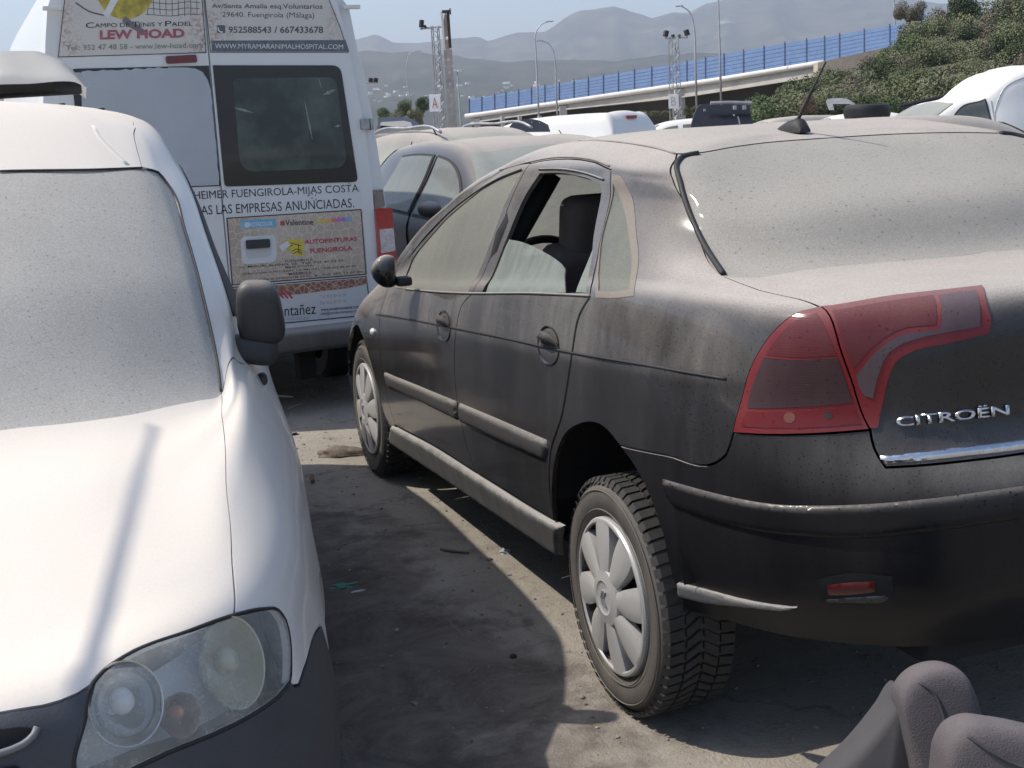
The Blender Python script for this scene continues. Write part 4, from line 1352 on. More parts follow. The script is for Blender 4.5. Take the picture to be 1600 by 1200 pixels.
    panel('body_side', S, [ws_edge, hdr, seam_r+rear_roof[1:], [q(.36, 4.05, 1.63), q(.5, 4.3, 1.45), q(.6, 4.39, .95), q(.6, 4.42, .57), q(.6, 4.38, .15)], [('uv', 10, 0), ('uv', 8, 0), q(.84, 1.40, .09)],
                           [q(.84, 1.40, .09), q(.89, 1.39, .33), q(.86, 1.39, .75), q(.745, 1.39, .985)], [q(.745, 1.39, .985), q(.69, 1.225, 1.0), (346, 613)]],
          wp, root, mirror='copy', cell=0.06, inset=.002)
    panel('roof', S, [seam_r+rear_roof[1:], [q(.36, 4.05, 1.63), q(.2, 4.12, 1.645), q(0, 4.18, 1.655)], [('uv', 11, 10), ('uv', 5, 10), ('uv', 0, 10)], [('uv', 0, 10), ('uv', 0, 9), q(0, 1.60, 1.515)], [q(0, 1.60, 1.515), (0, 266), (150, 263.5), (222, 261)]],
          wp, root, mirror=J, cell=0.05, inset=.0015)
    panel('rear_door', S, [[('uv', 11, 0), ('uv', 11, 5), ('uv', 11, 9)], [q(0, 4.18, 1.655), q(.2, 4.12, 1.645), q(.36, 4.05, 1.63)], [q(.36, 4.05, 1.63), q(.5, 4.3, 1.45), q(.6, 4.39, .95), q(.6, 4.42, .57), q(.6, 4.38, .15)], [q(.6, 4.38, .15), ('uv', 11, 0)]], wp, root, mirror=J, cell=.1)
    wsm = mat_dusty('dusty_windscreen', (0.03, 0.034, 0.034), rough=0.05, coat=0, lo=0.80, hi=0.95, n0=0.2, n1=0.9, dust=(0.43, 0.412, 0.38), spots=0.5, streak=0.10, spot_scale=75.0)
    panel('windscreen', S, [ws_edge, [(247, 268), (222, 263.5), (150, 266), (0, 268.5), q(0, 1.60, 1.505)], [q(0, 1.60, 1.505), q(0, 1.18, 1.26), ('uv', 0, 5.85)], [('uv', 0, 5.85), ('uv', 2, 5.85), ('uv', 4, 5.85), ('uv', 5, 5.9), (346, 613)]],
          wsm, root, mirror=J, cell=0.05, off=-.004, inset=.002, depth=.006)
    bm = bmesh.new()
    for cv in ([(230, 264), (247, 269), (262, 287), (290, 362), (320, 472), (342, 580), (345, 610)], [(0, 267), (150, 265), (222, 262)]):
        pts = [Vector(p) for p in spline([S.point(c, 0.0)[0] for c in cv], step=.03)]
        add_tube(bm, pts, .003, 6)
    obj('windscreen_seal', bm, M_['rubber'], root, smooth=3.2)
    # interior of the cab behind the glass
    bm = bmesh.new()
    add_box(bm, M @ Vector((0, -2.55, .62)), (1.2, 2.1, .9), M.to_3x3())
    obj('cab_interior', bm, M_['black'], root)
    # pressed ribs of the roof
    bm = bmesh.new()
    for cv in ([(146, 196), (152, 210), (168, 229), (200, 258)],):
        pts = [Vector(p) for p in spline([S.point(c, -.0175)[0] for c in cv], step=.03)]
        add_tube(bm, pts, .019, 12)
    obj('roof_rib', bm, wp, root, smooth=3.2)
    for (px_, py_) in ((97, 150), (160, 150)):
        P, N = S.point((px_, py_), .001)
        bm = bmesh.new()
        bmesh.ops.create_uvsphere(bm, u_segments=10, v_segments=6, radius=1, matrix=Matrix.Translation(P) @ Matrix.Diagonal((.012, .02, .004, 1)))
        obj('roof_plug', bm, M_['rubber'], root, smooth=3.2)
    # side window strip seen edge on
    panel('side_window', S, [[q(.735, 1.46, 1.11), q(.69, 1.75, 1.33), q(.655, 2.02, 1.465)], [q(.655, 2.02, 1.465), q(.635, 2.7, 1.50)], [q(.635, 2.7, 1.50), q(.76, 2.7, 1.08)], [q(.76, 2.7, 1.08), q(.76, 1.7, 1.06), q(.735, 1.46, 1.11)]],
          M_['rubber'], root, off=.003, depth=.006, mirror='copy', cell=.06)
    bm = bmesh.new()
    pts = [Vector(p) for p in spline([at_depth(*c) for c in ((284, 278, 3.98), (305, 335, 3.75), (325, 395, 3.6), (345, 445, 3.45), (364, 492, 3.32))], step=.04)]
    add_tube(bm, pts, [.004]+[.009]*(len(pts)-2)+[.006], 8)
    obj('window_rubber', bm, M_['rubber'], root, smooth=3.2)
    # ---- headlamps
    hz = bpy.data.materials.new('hazed_headlamp_lens')
    hz.use_nodes = True
    t = hz.node_tree
    b = t.nodes['Principled BSDF']
    b.inputs['Base Color'].default_value = (0.74, 0.74, 0.69, 1)
    b.inputs['Roughness'].default_value = 0.15
    b.inputs['Coat Weight'].default_value = 0.7
    v = scaled_vec(t, (1, 1, 1))
    n = noise_node(t, 9, 6, .65, v)
    nd = noise_node(t, 130, 3, .6, v)
    f = math_node(t, 'ADD', maprange(t, n.outputs[0], .3, .7, .19, .36), maprange(t, nd.outputs[0], .5, .75, 0, .10))
    tr = t.nodes.new('ShaderNodeBsdfTransparent')
    mx = t.nodes.new('ShaderNodeMixShader')
    t.links.new(f, mx.inputs[0]); t.links.new(tr.outputs[0], mx.inputs[1]); t.links.new(b.outputs[0], mx.inputs[2])
    t.links.new(mx.outputs[0], t.nodes['Material Output'].inputs['Surface'])
    hous = mat_plain('grey_lamp_housing', (0.70, 0.73, 0.73), .35, var=.12, scale=4, coat=.2)
    yel = mat_plain('yellowed_reflector', (0.50, 0.47, 0.33), .3, .3, var=.15, scale=3)
    refl = mat_plain('silver_reflector', (0.52, 0.52, 0.50), .14, .85, var=.15, scale=14)
    amb = mat_plain('amber_bulb', (0.50, 0.16, 0.06), .2, var=.2, scale=20, coat=.5)
    H = panel('headlight', S, [hl_top, hl_out, hl_bot, hl_in], hz, root, off=.004, inset=.004, cell=.02, depth=.006)
    panel('lamp_shell', S, [hl_top, hl_out, hl_bot, hl_in], hous, H, holes=[], off=-.004, inset=.003, cell=.5, depth=.076) if False else None
    hs = panel('lamp_housing', S, [hl_top, hl_out, hl_bot, hl_in], hous, H, off=-.078, inset=.001, cell=.03, depth=.0)
    bm = bmesh.new()
    ptsb = [S.point(c, .002)[0] for c in hl_top+hl_out[1:]+hl_bot[1:]+hl_in[1:-1]]
    loop = [Vector(p) for p in spline(ptsb, closed=True, step=.02)]
    loop.append(loop[0].copy()); loop.append(loop[1].copy())
    add_tube(bm, loop, .0035, 6, caps=False)
    obj('headlight_seal', bm, M_['rubber'], H, smooth=3.2)
    fwd = (-ax).normalized()

    def bowl(name, px, py, rw_, rh, mat, bulb=None, dark=True):
        P, N = S.point((px, py), -.016)
        dirv = (fwd*0.35+N).normalized()
        side_ = dirv.cross(Vector((0, 0, 1))).normalized()
        up = side_.cross(dirv)
        A = Matrix.Translation(P) @ Matrix((side_, up, dirv)).transposed().to_4x4()
        bm = bmesh.new()
        prof = [(1.0, -.006), (.985, .001), (.95, .0), (.92, -.008), (.80, -.030), (.55, -.052), (.25, -.062), (.04, -.064)]
        A2 = A @ Matrix.Diagonal((rw_, rh, 1, 1))
        add_lathe(bm, prof, A2, 40)
        o = obj(name, bm, mat, H, smooth=.9)
        if bulb is not None:
            bm = bmesh.new()
            bmesh.ops.create_uvsphere(bm, u_segments=16, v_segments=10, radius=1, matrix=A @ Matrix.Translation((0, .004, -.022)) @ Matrix.Diagonal((rw_*.33, rh*.33, .022, 1)))
            obj('bulb', bm, bulb, o, smooth=3.2)
            if dark:
                bm = bmesh.new()
                add_lathe(bm, [(.78, -.012), (.80, -.004), (.74, -.004)], A2, 32)
                obj('bulb_ring', bm, M_['plastic'], o, smooth=.9)
        return o
    bowl('reflector', 205, 1098, .058, .066, refl, mat_plain('frosted_bulb', (0.7, 0.7, 0.68), .2, var=.1))
    bowl('reflector', 379, 1032, .066, .080, yel, yel, dark=False)
    bowl('indicator_lamp', 297, 1117, .033, .036, mat_plain('bronze_reflector', (0.30, 0.19, 0.14), .3, .4, var=.2), amb, dark=False)
    # the other headlamp, plain mirror image of lens and housing
    H2 = link_mesh('headlight', mirrored(H.data, S.M, root), None, root, world=False)
    hm = hs.data.copy(); hm.transform(Matrix.Translation(root_loc(H)-root_loc(root)))
    link_mesh('lamp_housing', mirrored(hm, S.M, root), None, H2, world=False)
    # ---- bumper with grille
    bp = mat_plain('dark_bumper_plastic', (0.055, 0.057, 0.065), 0.55, var=.15, scale=14, bumpy=.25)
    panel('front_bumper', S, [[q(0, -.04, .75), (0, 1116), (95, 1097), (146, 1071)], [(146, 1071), (131, 1130), (117, 1210), (135, 1236)], [(135, 1236), (211, 1201), (260, 1178), (325, 1152), (390, 1120), (432, 1091), (452, 1068)],
                              [(452, 1068), (458, 1073), (474, 1047), (486, 1007), (500, 977)], [(500, 977), arch[0]], [arch[0], q(.84, .56, .36), q(.82, .52, .10)], [q(.79, .52, .08), q(.73, .32, .07), q(.58, .12, .07), ('uv', 0, 0)], [('uv', 0, 0), ('uv', 0, 1), ('uv', 0, 2), q(0, -.04, .75)]],
          bp, root, mirror=J, cell=.04, inset=.002, off=.003)
    panel('slot_shade', S, [[(0, 1138), (30, 1134), (54, 1136)], [(54, 1136), (48, 1148), (30, 1160), (0, 1172)], [(0, 1172), (-60, 1190)], [(-60, 1190), (-60, 1150), (0, 1138)]], M_['black'], root, off=.0065, depth=0, cell=.02, mirror='copy')  # flat black sheets paint the shade inside the grille openings
    panel('slot_shade', S, [[(-60, 1215), (0, 1196), (24, 1192), (34, 1194)], [(34, 1194), (28, 1212), (0, 1230)], [(0, 1230), (-60, 1250)], [(-60, 1250), (-60, 1215)]], M_['black'], root, off=.0065, depth=0, cell=.02, mirror='copy')
    bm = bmesh.new()
    for cv in ([(-40, 1188), (0, 1176), (34, 1163), (52, 1148), (57, 1137)],):
        pts = [Vector(p) for p in spline([S.point(c, .008)[0] for c in cv], step=.02)]
        add_tube(bm, pts, .0055, 8)
    obj('grille_lip', bm, mat_plain('grey_lip_plastic', (0.16, 0.16, 0.17), .5, var=.2), root, smooth=3.2)
    # ---- mirror
    mp = mat_dusty('dusty_black_plastic', (0.022, 0.022, 0.024), rough=.5, coat=0, lo=0.04, hi=.55, n0=0, n1=1, spots=.2, dust=(0.32, .29, .26))
    c = at_depth(406, 487, 3.27)
    def lump(c, s, e, tilt, f=None):
        bm = bmesh.new()
        bmesh.ops.create_uvsphere(bm, u_segments=32, v_segments=20, radius=1)
        rm = Matrix.Rotation(R(tilt[2]), 3, 'Z') @ Matrix.Rotation(R(tilt[1]), 3, 'Y') @ Matrix.Rotation(R(tilt[0]), 3, 'X')
        for v in bm.verts:
            p = [math.copysign(abs(k)**e, k) for k in v.co]
            n_ = max(1e-6, (abs(p[0])**(2/e)+abs(p[1])**(2/e)+abs(p[2])**(2/e))**(e/2))
            p = Vector([p[k]/n_*s[k] for k in range(3)])
            if f:
                p = f(p)
            v.co = c+rm @ p
        return bm
    bm = lump(c, (.058, .045, .083), .55, (8, 3, -12), lambda p: Vector((p.x*(1-.10*p.z/.083)-.006*(p.z/.083), p.y*(0.45 if p.y > 0 else 1.0), p.z)))
    mr = obj('door_mirror', bm, mp, root, smooth=3.2)
    c2 = at_depth(392, 545, 3.30)
    bm = lump(c2, (.068, .05, .038), .6, (0, 10, 0), lambda p: Vector((p.x, p.y, p.z*(1+.15*p.x/.06))))
    obj('mirror_arm', bm, M_['plastic'], mr, smooth=3.2)
    bm = lump(at_depth(410, 592, 3.35), (.013, .02, .017), .8, (0, 0, 0))
    obj('side_indicator', bm, M_['plastic'], root, smooth=3.2)
    bm = lump(at_depth(437, 730, 3.9), (.02, .06, .032), .7, (0, 0, 4))
    obj('door_handle', bm, wp, root, smooth=3.2)
    for wl in (.9, 3.58):
        for s_ in (1, -1):
            build_wheel(root, M @ Vector((-s_*.855, -wl, .17)), s_, petals=7) if False else None
    bm = bmesh.new()
    for wl in (.9, 3.5):
        for s_ in (1, -1):
            A = M @ Matrix.Translation((-s_*.70, -wl, .16)) @ Matrix.Rotation(R(90), 4, 'Y')
            add_lathe(bm, [(.02, -.08), (.14, -.08), (.14, .02), (.05, .03), (.01, .05)], A, 24)
    obj('brake_disc', bm, mat_plain('rusty_iron', (.10, .05, .03), .8, .3, var=.5), root, smooth=.6)
    bm = bmesh.new()
    add_box(bm, M @ Vector((0, -2.3, .12)), (1.5, 3.6, .1), M.to_3x3())
    obj('floor_pan', bm, M_['black'], root)

    # ---- a loose white bumper skin lying on the roof
    sk = mat_dusty('scuffed_white_plastic', (0.74, 0.74, 0.72), rough=.4, coat=.1, lo=.05, hi=.4, n0=.2, n1=1, dust=(.6, .55, .48), spots=.2, streak=.2)
    bs = thing('bumper_skin', 'dented white plastic bumper cover lying on the roof of the small van', 'car part', (-2.35, 2.6, 1.72))
    sil = [(-200, 88), (-80, 86), (0, 84.5), (15, 81.5), (45, 81), (64, 83), (85, 92), (104, 100), (113, 108), (122, 121), (132, 136)]
    low = [(-200, 136), (-80, 134), (0, 132), (15, 131.5), (45, 131), (64, 129.5), (85, 127.5), (104, 127), (113, 127.5), (122, 130), (132, 136.5)]
    bm = bmesh.new()
    g = []
    S1 = spline(sil, step=8)
    L1 = spline(low, step=8)
    def resample(P, n_):
        P = [np.array(p) for p in P]
        d = [0]
        for i in range(1, len(P)):
            d.append(d[-1]+np.linalg.norm(P[i]-P[i-1]))
        return [np.array([np.interp(d[-1]*k/(n_-1), d, [p[j] for p in P]) for j in (0, 1)]) for k in range(n_)]
    S1, L1 = resample(S1, 40), resample(L1, 40)
    for k in range(40):
        top = at_depth(S1[k][0], S1[k][1], 4.75)
        bot = at_depth(L1[k][0], L1[k][1], 4.25)
        row = []
        for j in range(11):
            a = j/10*math.pi/2
            wob = 0.012*math.sin(k*.55+j*.4)*math.sin(a)*math.cos(a)
            p = bot+(top-bot)*0
            p = Vector((bot.x+(top.x-bot.x)*(1-math.cos(a)), bot.y+(top.y-bot.y)*(1-math.cos(a)), bot.z+(top.z-bot.z)*math.sin(a)+wob))
            row.append(bm.verts.new(p))
        back_ = top+Vector((0.05, .35, -.10 if k < 36 else -.02))
        row.append(bm.verts.new(top.lerp(back_, .5)+Vector((0, 0, .02))))
        row.append(bm.verts.new(back_))
        g.append(row)
    for k in range(39):
        for j in range(12):
            bm.faces.new((g[k][j], g[k+1][j], g[k+1][j+1], g[k][j+1]))
    bmesh.ops.solidify(bm, geom=bm.faces[:], thickness=.004)
    obj('skin', bm, sk, bs, smooth=.8)
    bm = bmesh.new()
    for (px_, py_, d) in ((11, 108, 4.40),):
        bmesh.ops.create_uvsphere(bm, u_segments=10, v_segments=6, radius=1, matrix=Matrix.Translation(at_depth(px_, py_, d)) @ Matrix.Diagonal((.016, .02, .010, 1)))
    obj('fastener_hole', bm, M_['plastic'], bs, smooth=3.2)
    bm = bmesh.new()
    a = at_depth(108, 131, 4.5); b_ = at_depth(-200, 139, 4.5)
    add_box(bm, (a+b_)/2+Vector((0, .1, -.01)), ((a-b_).length, .3, .055), Matrix.Rotation(math.atan2((a-b_).y, (a-b_).x), 3, 'Z'), bevel=.01)
    obj('dark_underside', bm, M_['rubber'], bs, smooth=.8)  # dark box filling the space below the skin
    # unseen pole, added and bent so its shadow crosses the bonnet as a stripe
    bm = bmesh.new()
    s_ = SUN/SUN.z
    pts = []
    for k in range(9):
        f_ = k/8
        Q_ = S.point((130+(240-130)*f_, 1085+(665-1085)*f_), 0)[0]
        pts.append(Q_+s_*(2.0+.4*f_))
    d_ = (pts[2]-pts[0]).normalized()
    pts = [pts[0]-d_*(pts[0].z/d_.z)]+pts
    add_tube(bm, pts, [.03]+[.0135-.0008*k for k in range(9)], 10)
    tag(obj('shadow_pole', bm, M_['steel'], None, smooth=3.2), 'unseen tapered pole added to cast a shadow stripe on the bonnet of the white small van', 'pole')
    return S


CADDY = white_small_van()


# ================================================================== HIGH WHITE PASSENGER VAN (tail towards the viewer)
def tall_van():
    root = thing('passenger_van', 'tall white van with advert panels and a dark window on its rear doors', 'van', (-1.2, 7.6, 0))
    P0 = at_depth(345, 341, 7.2)
    hd = R(4.0)
    hx = Vector((math.cos(hd), math.sin(hd), 0))              # along the rear face, to the right
    nrm = Vector((math.sin(hd), -math.cos(hd), 0))            # out of the rear face, towards the viewer
    fw = -nrm
    den = lambda d: d.dot(nrm)

    def mp(px, py, off=0.0):
        d = Vector(ray(px, py))
        p = P0+nrm*off
        t = (p-Vector(CAM)).dot(nrm)/den(d)
        return Vector(CAM)+d*t

    def loc(p):
        d = p-P0
        return (d.dot(hx), d.z+P0.z)

    def wl(a, z, off=0.0):
        return P0+hx*a+Vector((0, 0, z-P0.z))+nrm*off
    white = mat_dusty('dull_white_van_paint', (0.66, 0.67, 0.66), rough=.35, coat=.3, lo=.03, hi=.5, n0=.1, n1=1, dust=(.5, .46, .40), spots=.15, streak=.3)
    a_r = [(loc(mp(542, 0))), (loc(mp(551, 12))), (loc(mp(560, 57))), (loc(mp(575, 120))), (loc(mp(590, 195))), (loc(mp(602, 275))), (loc(mp(612, 340))), (loc(mp(617, 400)))]
    cx = loc(mp(341, 300))[0]
    # right outline of the rear face, bottom to top, continued to the roof
    right = [(a_r[7][0]+.005, .42), (a_r[7][0]+.008, .8)]+[(a, z) for a, z in a_r[::-1]]
    a0, z0 = a_r[0]
    right += [(a0-.03, z0+.12), (a0-.09, z0+.22), (a0-.2, z0+.29), (a0-.45, z0+.32)]
    w2 = 2*cx
    left = [(w2-a, z) for a, z in right]
    le = [(52, 400), (55, 300), (60, 200), (64, 120), (66, 60), (69, 12), (73, 0)]
    le = [loc(mp(*p)) for p in le]
    left = [(le[0][0]-.01, .42), (le[0][0]-.01, .8)]+le+[(le[-1][0]+.03, z0+.12), (le[-1][0]+.09, z0+.22), (le[-1][0]+.2, z0+.29), (le[-1][0]+.45, z0+.32)]
    outl = right+left[::-1]
    bm = bmesh.new()
    # body: rear ring rounded, then long sides
    secs = [(-.0, .93), (-.012, .965), (-.05, .99), (-.12, 1.0), (-4.2, 1.0), (-4.9, .96), (-5.3, .72)]
    zc = .9
    rings = []
    for off, sc in secs:
        ring_ = []
        for a, z in outl:
            aa = cx+(a-cx)*(1-(1-sc)*.6)
            zz = z if sc > .95 else (z-.42)*(.45 if sc < .8 else .85)+.42
            ring_.append(bm.verts.new(wl(aa, zz, off)))
        rings.append(ring_)
    n = len(outl)
    for i in range(len(rings)-1):
        for k in range(n):
            bm.faces.new((rings[i][k], rings[i+1][k], rings[i+1][(k+1) % n], rings[i][(k+1) % n]))
    bm.faces.new(rings[0]); bm.faces.new(rings[-1][::-1])
    bmesh.ops.recalc_face_normals(bm, faces=bm.faces)
    obj('body', bm, white, root, smooth=.6)

    def plate(name, pts, mat, o0, o1, parent=root, smoothed=False, step=4):
        bm = bmesh.new()
        add_prism(bm, [mp(p[0], p[1], 0) for p in pts], nrm*o1, nrm*o0)
        bmesh.ops.recalc_face_normals(bm, faces=bm.faces)
        return obj(name, bm, mat, parent)

    def rounded(pts, r, n=5):
        out = []
        m = len(pts)
        for i in range(m):
            p = np.array(pts[i], float); a = np.array(pts[i-1], float); b = np.array(pts[(i+1) % m], float)
            rr = r[i] if isinstance(r, (list, tuple)) else r
            if rr <= 0:
                out.append(p); continue
            u = (a-p)/np.linalg.norm(a-p); v = (b-p)/np.linalg.norm(b-p)
            s, e = p+u*rr, p+v*rr
            for k in range(n+1):
                t = k/n
                out.append((1-t)**2*s+2*t*(1-t)*p+t*t*e)
        return out
    # door skins, 6 mm gap between them
    gap = lambda y: 317.5+(362-318)*(y/490.0)
    redge = [(505, -60), (524, 0), (540, 62), (556, 140), (570, 212), (580, 290), (588, 403), (590, 480), (588, 512)]
    ldoor = [(gap(-90)-1.2, -90), (gap(520)-1.2, 516)] + [(100, 530), (88, 403), (86, 290), (90, 212), (95, 140), (98, 60), (104, 0), (112, -60), (130, -88)]
    rdoor = [(gap(-90)+1.2, -90)]+[(490, -88)]+redge+[(gap(520)+1.2, 516)]
    ld = plate('rear_door', ldoor, white, .0, .020)
    rd = plate('rear_door', rdoor, white, .0, .022)
    blackp = mat_plain('black_glass_surround', (0.012, 0.013, 0.017), .12, var=.2, coat=.3)
    # ---- right window
    win = rounded([(331, 102.5), (530, 102.5), (557.5, 284), (349.5, 291.5)], [0, 14, 8, 6])
    sr = plate('window_surround', win, blackp, .022, .027, rd)
    gm, t, b = new_mat('greenish_van_glass')
    v = scaled_vec(t, (1, 1, 1))
    nn = noise_node(t, 4.2, 5, .6, v)
    b.inputs['Roughness'].default_value = .06
    t.links.new(mixc(t, maprange(t, nn.outputs[0], .42, .75), (.034, .048, .048), (.095, .125, .112)), b.inputs['Base Color'])
    gpts = rounded([(362, 123), (523, 121), (541, 262), (374, 269)], [10, 14, 22, 26])
    plate('window_glass', gpts, gm, .027, .0285, rd)
    bm = bmesh.new()
    for (x0, y0, x1, y1, w_) in ((366, 168, 395, 176, 5), (476, 158, 488, 218, 4), (498, 123, 502, 137, 2), (505, 148, 524, 140, 6), (523, 198, 532, 196, 4)):
        A, B = mp(x0, y0, .029), mp(x1, y1, .029)
        dd = (B-A).normalized(); pp = dd.cross(nrm)*(w_/2/FPX*7.2)
        k = 7
        row = []
        for i in range(k+1):
            f = i/k
            ww = math.sin(math.pi*min(.95, max(.08, f)))*(.6+.5*random.random())
            row.append((bm.verts.new(A.lerp(B, f)+pp*ww), bm.verts.new(A.lerp(B, f)-pp*ww)))
        for i in range(k):
            bm.faces.new((row[i][0], row[i+1][0], row[i+1][1], row[i][1]))
    obj('torn_sticker', bm, mat_plain('grey_sticker_rest', (.20, .23, .22), .6, var=.4, scale=60), rd)
    # ---- left window pasted over with grey film
    plate('window_surround', rounded([(110, 108), (325, 103), (343.5, 290.5), (130, 299)], [8, 0, 0, 8]), blackp, .020, .025, ld)
    film = [(126, 113)]
    for k in range(19):
        film.append((131+k*7.2, 111.5-k*.28+random.uniform(-1.6, 1.6)))
    film += [(262, 106), (272, 106), (290, 106), (304, 107.5), (315, 113), (323, 125), (328, 141)]
    for k in range(14):
        film.append((328.5+k*.95+random.uniform(-.8, .8), 150+k*10))
    film += [(340.5, 289), (130, 297)]
    plate('window_film', film, mat_plain('blue_grey_film', (.40, .43, .455), .6, var=.05, scale=5), .025, .0265, ld)
    # ---- hinge, handle, third brake light, tail lights, bumper
    chr_ = mat_plain('hinge_steel', (.35, .35, .35), .4, .5, var=.3, scale=20)
    bm = bmesh.new()
    add_box(bm, mp(570, 194, .03), (.052, .03, .060), Matrix.Rotation(hd, 3, 'Z'), bevel=.006)
    add_box(bm, mp(580, 194, .03), (.020, .045, .068), Matrix.Rotation(hd, 3, 'Z'), bevel=.006)
    obj('hinge', bm, chr_, rd, smooth=.8)
    for cx_, cy_ in ((549, 11), (82, 13)):
        bm = bmesh.new()
        add_box(bm, mp(cx_, cy_, .03), (.10, .035, .022), Matrix.Rotation(hd, 3, 'Z'), bevel=.006)
        obj('roof_clip', bm, white, root, smooth=.8)
    redl = mat_plain('dull_red_lens', (.13, .010, .022), .2, var=.2, coat=.4, scale=30)
    plate('brake_light', rounded([(257, 88.5), (305, 86), (307, 98), (259, 100.5)], 3), redl, .02, .032, ld)
    rl = mat_plain('red_lens_bright', (.36, .014, .022), .15, var=.25, coat=.6, scale=40)
    cl = mat_plain('clear_lens', (.50, .47, .47), .12, var=.25, coat=.6, scale=50)
    tl = plate('tail_light', rounded([(583, 325.5), (609, 324.5), (615, 392), (617, 408), (588, 412)], [3, 5, 2, 5, 3]), rl, .0, .045)
    plate('clear_lens', rounded([(589, 358), (611, 356), (614, 391), (592, 395)], 2), cl, .045, .048, tl)
    plate('marker_plate', [(581, 297), (596, 296), (600, 322), (584, 323)], mat_plain('brown_tape', (.23, .19, .16), .6, var=.3, scale=40), .0, .026)
    rpl = [(2*gap(y)-x, y+(gap(y)-x)*-.066*0) for x, y in ((583, 340), (609, 340), (617, 420), (588, 424))]
    plate('tail_light', rpl, rl, .0, .04)
    bpm = mat_dusty('grey_black_bumper', (.035, .036, .040), rough=.5, coat=0, lo=.12, hi=.9, n0=-.2, n1=.9, dust=(.33, .30, .27))
    bm = bmesh.new()
    zt = loc(mp(450, 512))[1]; zb = loc(mp(450, 547))[1]
    add_box(bm, wl(cx, (zt+zb)/2, .06), (2.0, .22, zt-zb), Matrix.Rotation(hd, 3, 'Z'), bevel=.03, seg=3)
    obj('rear_bumper', bm, bpm, root, smooth=.8)
    bm = bmesh.new()
    add_box(bm, wl(cx, .37, -.6), (1.5, 1.0, .1), Matrix.Rotation(hd, 3, 'Z'))
    add_box(bm, wl(cx+.42, .30, -.05), (.10, .12, .25), Matrix.Rotation(hd, 3, 'Z'))
    add_box(bm, wl(cx+.62, .37, -.02), (.20, .06, .05), Matrix.Rotation(hd, 3, 'Z'))
    add_box(bm, wl(cx, .40, -2.6), (1.9, 4.8, .08), Matrix.Rotation(hd, 3, 'Z'))
    obj('chassis', bm, M_['black'], root)
    for s_ in (-1, 1):
        for off in (-.95, -4.4):
            hub = wl(cx+s_*.93, .33, off)
            bm = bmesh.new()
            A = Matrix.Translation(hub) @ Matrix.Rotation(hd, 4, 'Z') @ Matrix.Rotation(R(90*s_), 4, 'Y')
            add_lathe(bm, [(.001, -.04), (.19, -.05), (.21, -.01), (.24, 0), (.30, -.005), (.33, -.04), (.33, -.17), (.30, -.20), (.2, -.2)], A, 40)
            obj('wheel', bm, M_['rubber'], root, smooth=.7)
    # ---- recessed door handle
    dish = mat_plain('white_handle_dish', (.62, .64, .66), .35, var=.06, scale=9)
    # ---- advert panels
    cm, t, b = new_mat('cracked_beige_print')
    v = scaled_vec(t, (1, 1, 1))
    nz = noise_node(t, 9, 3, .5, v)
    vv = t.nodes.new('ShaderNodeVectorMath'); vv.operation = 'ADD'
    sc_ = t.nodes.new('ShaderNodeVectorMath'); sc_.operation = 'SCALE'; sc_.inputs['Scale'].default_value = .05
    t.links.new(nz.outputs['Color'], sc_.inputs[0]); t.links.new(v, vv.inputs[0]); t.links.new(sc_.outputs[0], vv.inputs[1])
    vo = t.nodes.new('ShaderNodeTexVoronoi'); vo.feature = 'DISTANCE_TO_EDGE'; vo.inputs['Scale'].default_value = 21
    t.links.new(vv.outputs[0], vo.inputs['Vector'])
    ln = maprange(t, vo.outputs['Distance'], .0, .07, 1, 0)
    big = noise_node(t, 3, 4, .6, v)
    basec = mixc(t, maprange(t, big.outputs[0], .35, .65), (.42, .34, .27), (.50, .43, .35))
    t.links.new(mixc(t, math_node(t, 'MULTIPLY', ln, .8), basec, (.66, .58, .50)), b.inputs['Base Color'])
    b.inputs['Roughness'].default_value = .45
    bc, t, b = new_mat('brown_crackle_print')
    v = scaled_vec(t, (1, 1, 1))
    vo = t.nodes.new('ShaderNodeTexVoronoi'); vo.feature = 'DISTANCE_TO_EDGE'; vo.inputs['Scale'].default_value = 30
    t.links.new(v, vo.inputs['Vector'])
    t.links.new(mixc(t, maprange(t, vo.outputs['Distance'], .0, .09, 1, 0), (.26, .12, .085), (.52, .42, .34)), b.inputs['Base Color'])
    b.inputs['Roughness'].default_value = .45
    # cream print whose outer corner is flaking
    fl, t, b = new_mat('flaking_cream_print')
    v = scaled_vec(t, (1, 1, 1))
    vo = t.nodes.new('ShaderNodeTexVoronoi'); vo.feature = 'DISTANCE_TO_EDGE'; vo.inputs['Scale'].default_value = 48
    t.links.new(v, vo.inputs['Vector'])
    nn = noise_node(t, 60, 3, .6, v)
    tcn = t.nodes.new('ShaderNodeTexCoord')
    sp = t.nodes.new('ShaderNodeSeparateXYZ'); t.links.new(tcn.outputs['Generated'], sp.inputs[0])
    side_ = math_node(t, 'ABSOLUTE', math_node(t, 'SUBTRACT', sp.outputs['X'], .5))
    FLK = (t, b, vo, nn, side_)
    k = maprange(t, side_, .30, .48, 0, 1)
    nn2 = noise_node(t, 12, 4, .7, v)
    k = math_node(t, 'MULTIPLY', k, maprange(t, nn2.outputs[0], .38, .55))
    spots_ = math_node(t, 'MULTIPLY', k, maprange(t, nn.outputs[0], .45, .58))
    col = mixc(t, math_node(t, 'MULTIPLY', spots_, .8), (.58, .55, .50), (.30, .16, .13))
    t.links.new(col, b.inputs['Base Color']); b.inputs['Roughness'].default_value = .5
    ink = mat_plain('black_ink', (.02, .02, .022), .5, var=.2)
    grey = mat_plain('grey_ink', (.10, .10, .11), .5, var=.2)
    pale = mat_plain('pale_grey_ink', (.36, .37, .37), .5, var=.2)
    redi = mat_plain('red_ink', (.42, .055, .075), .5, var=.25, scale=60)
    pink = mat_plain('faded_red_ink', (.36, .10, .12), .5, var=.3, scale=60)
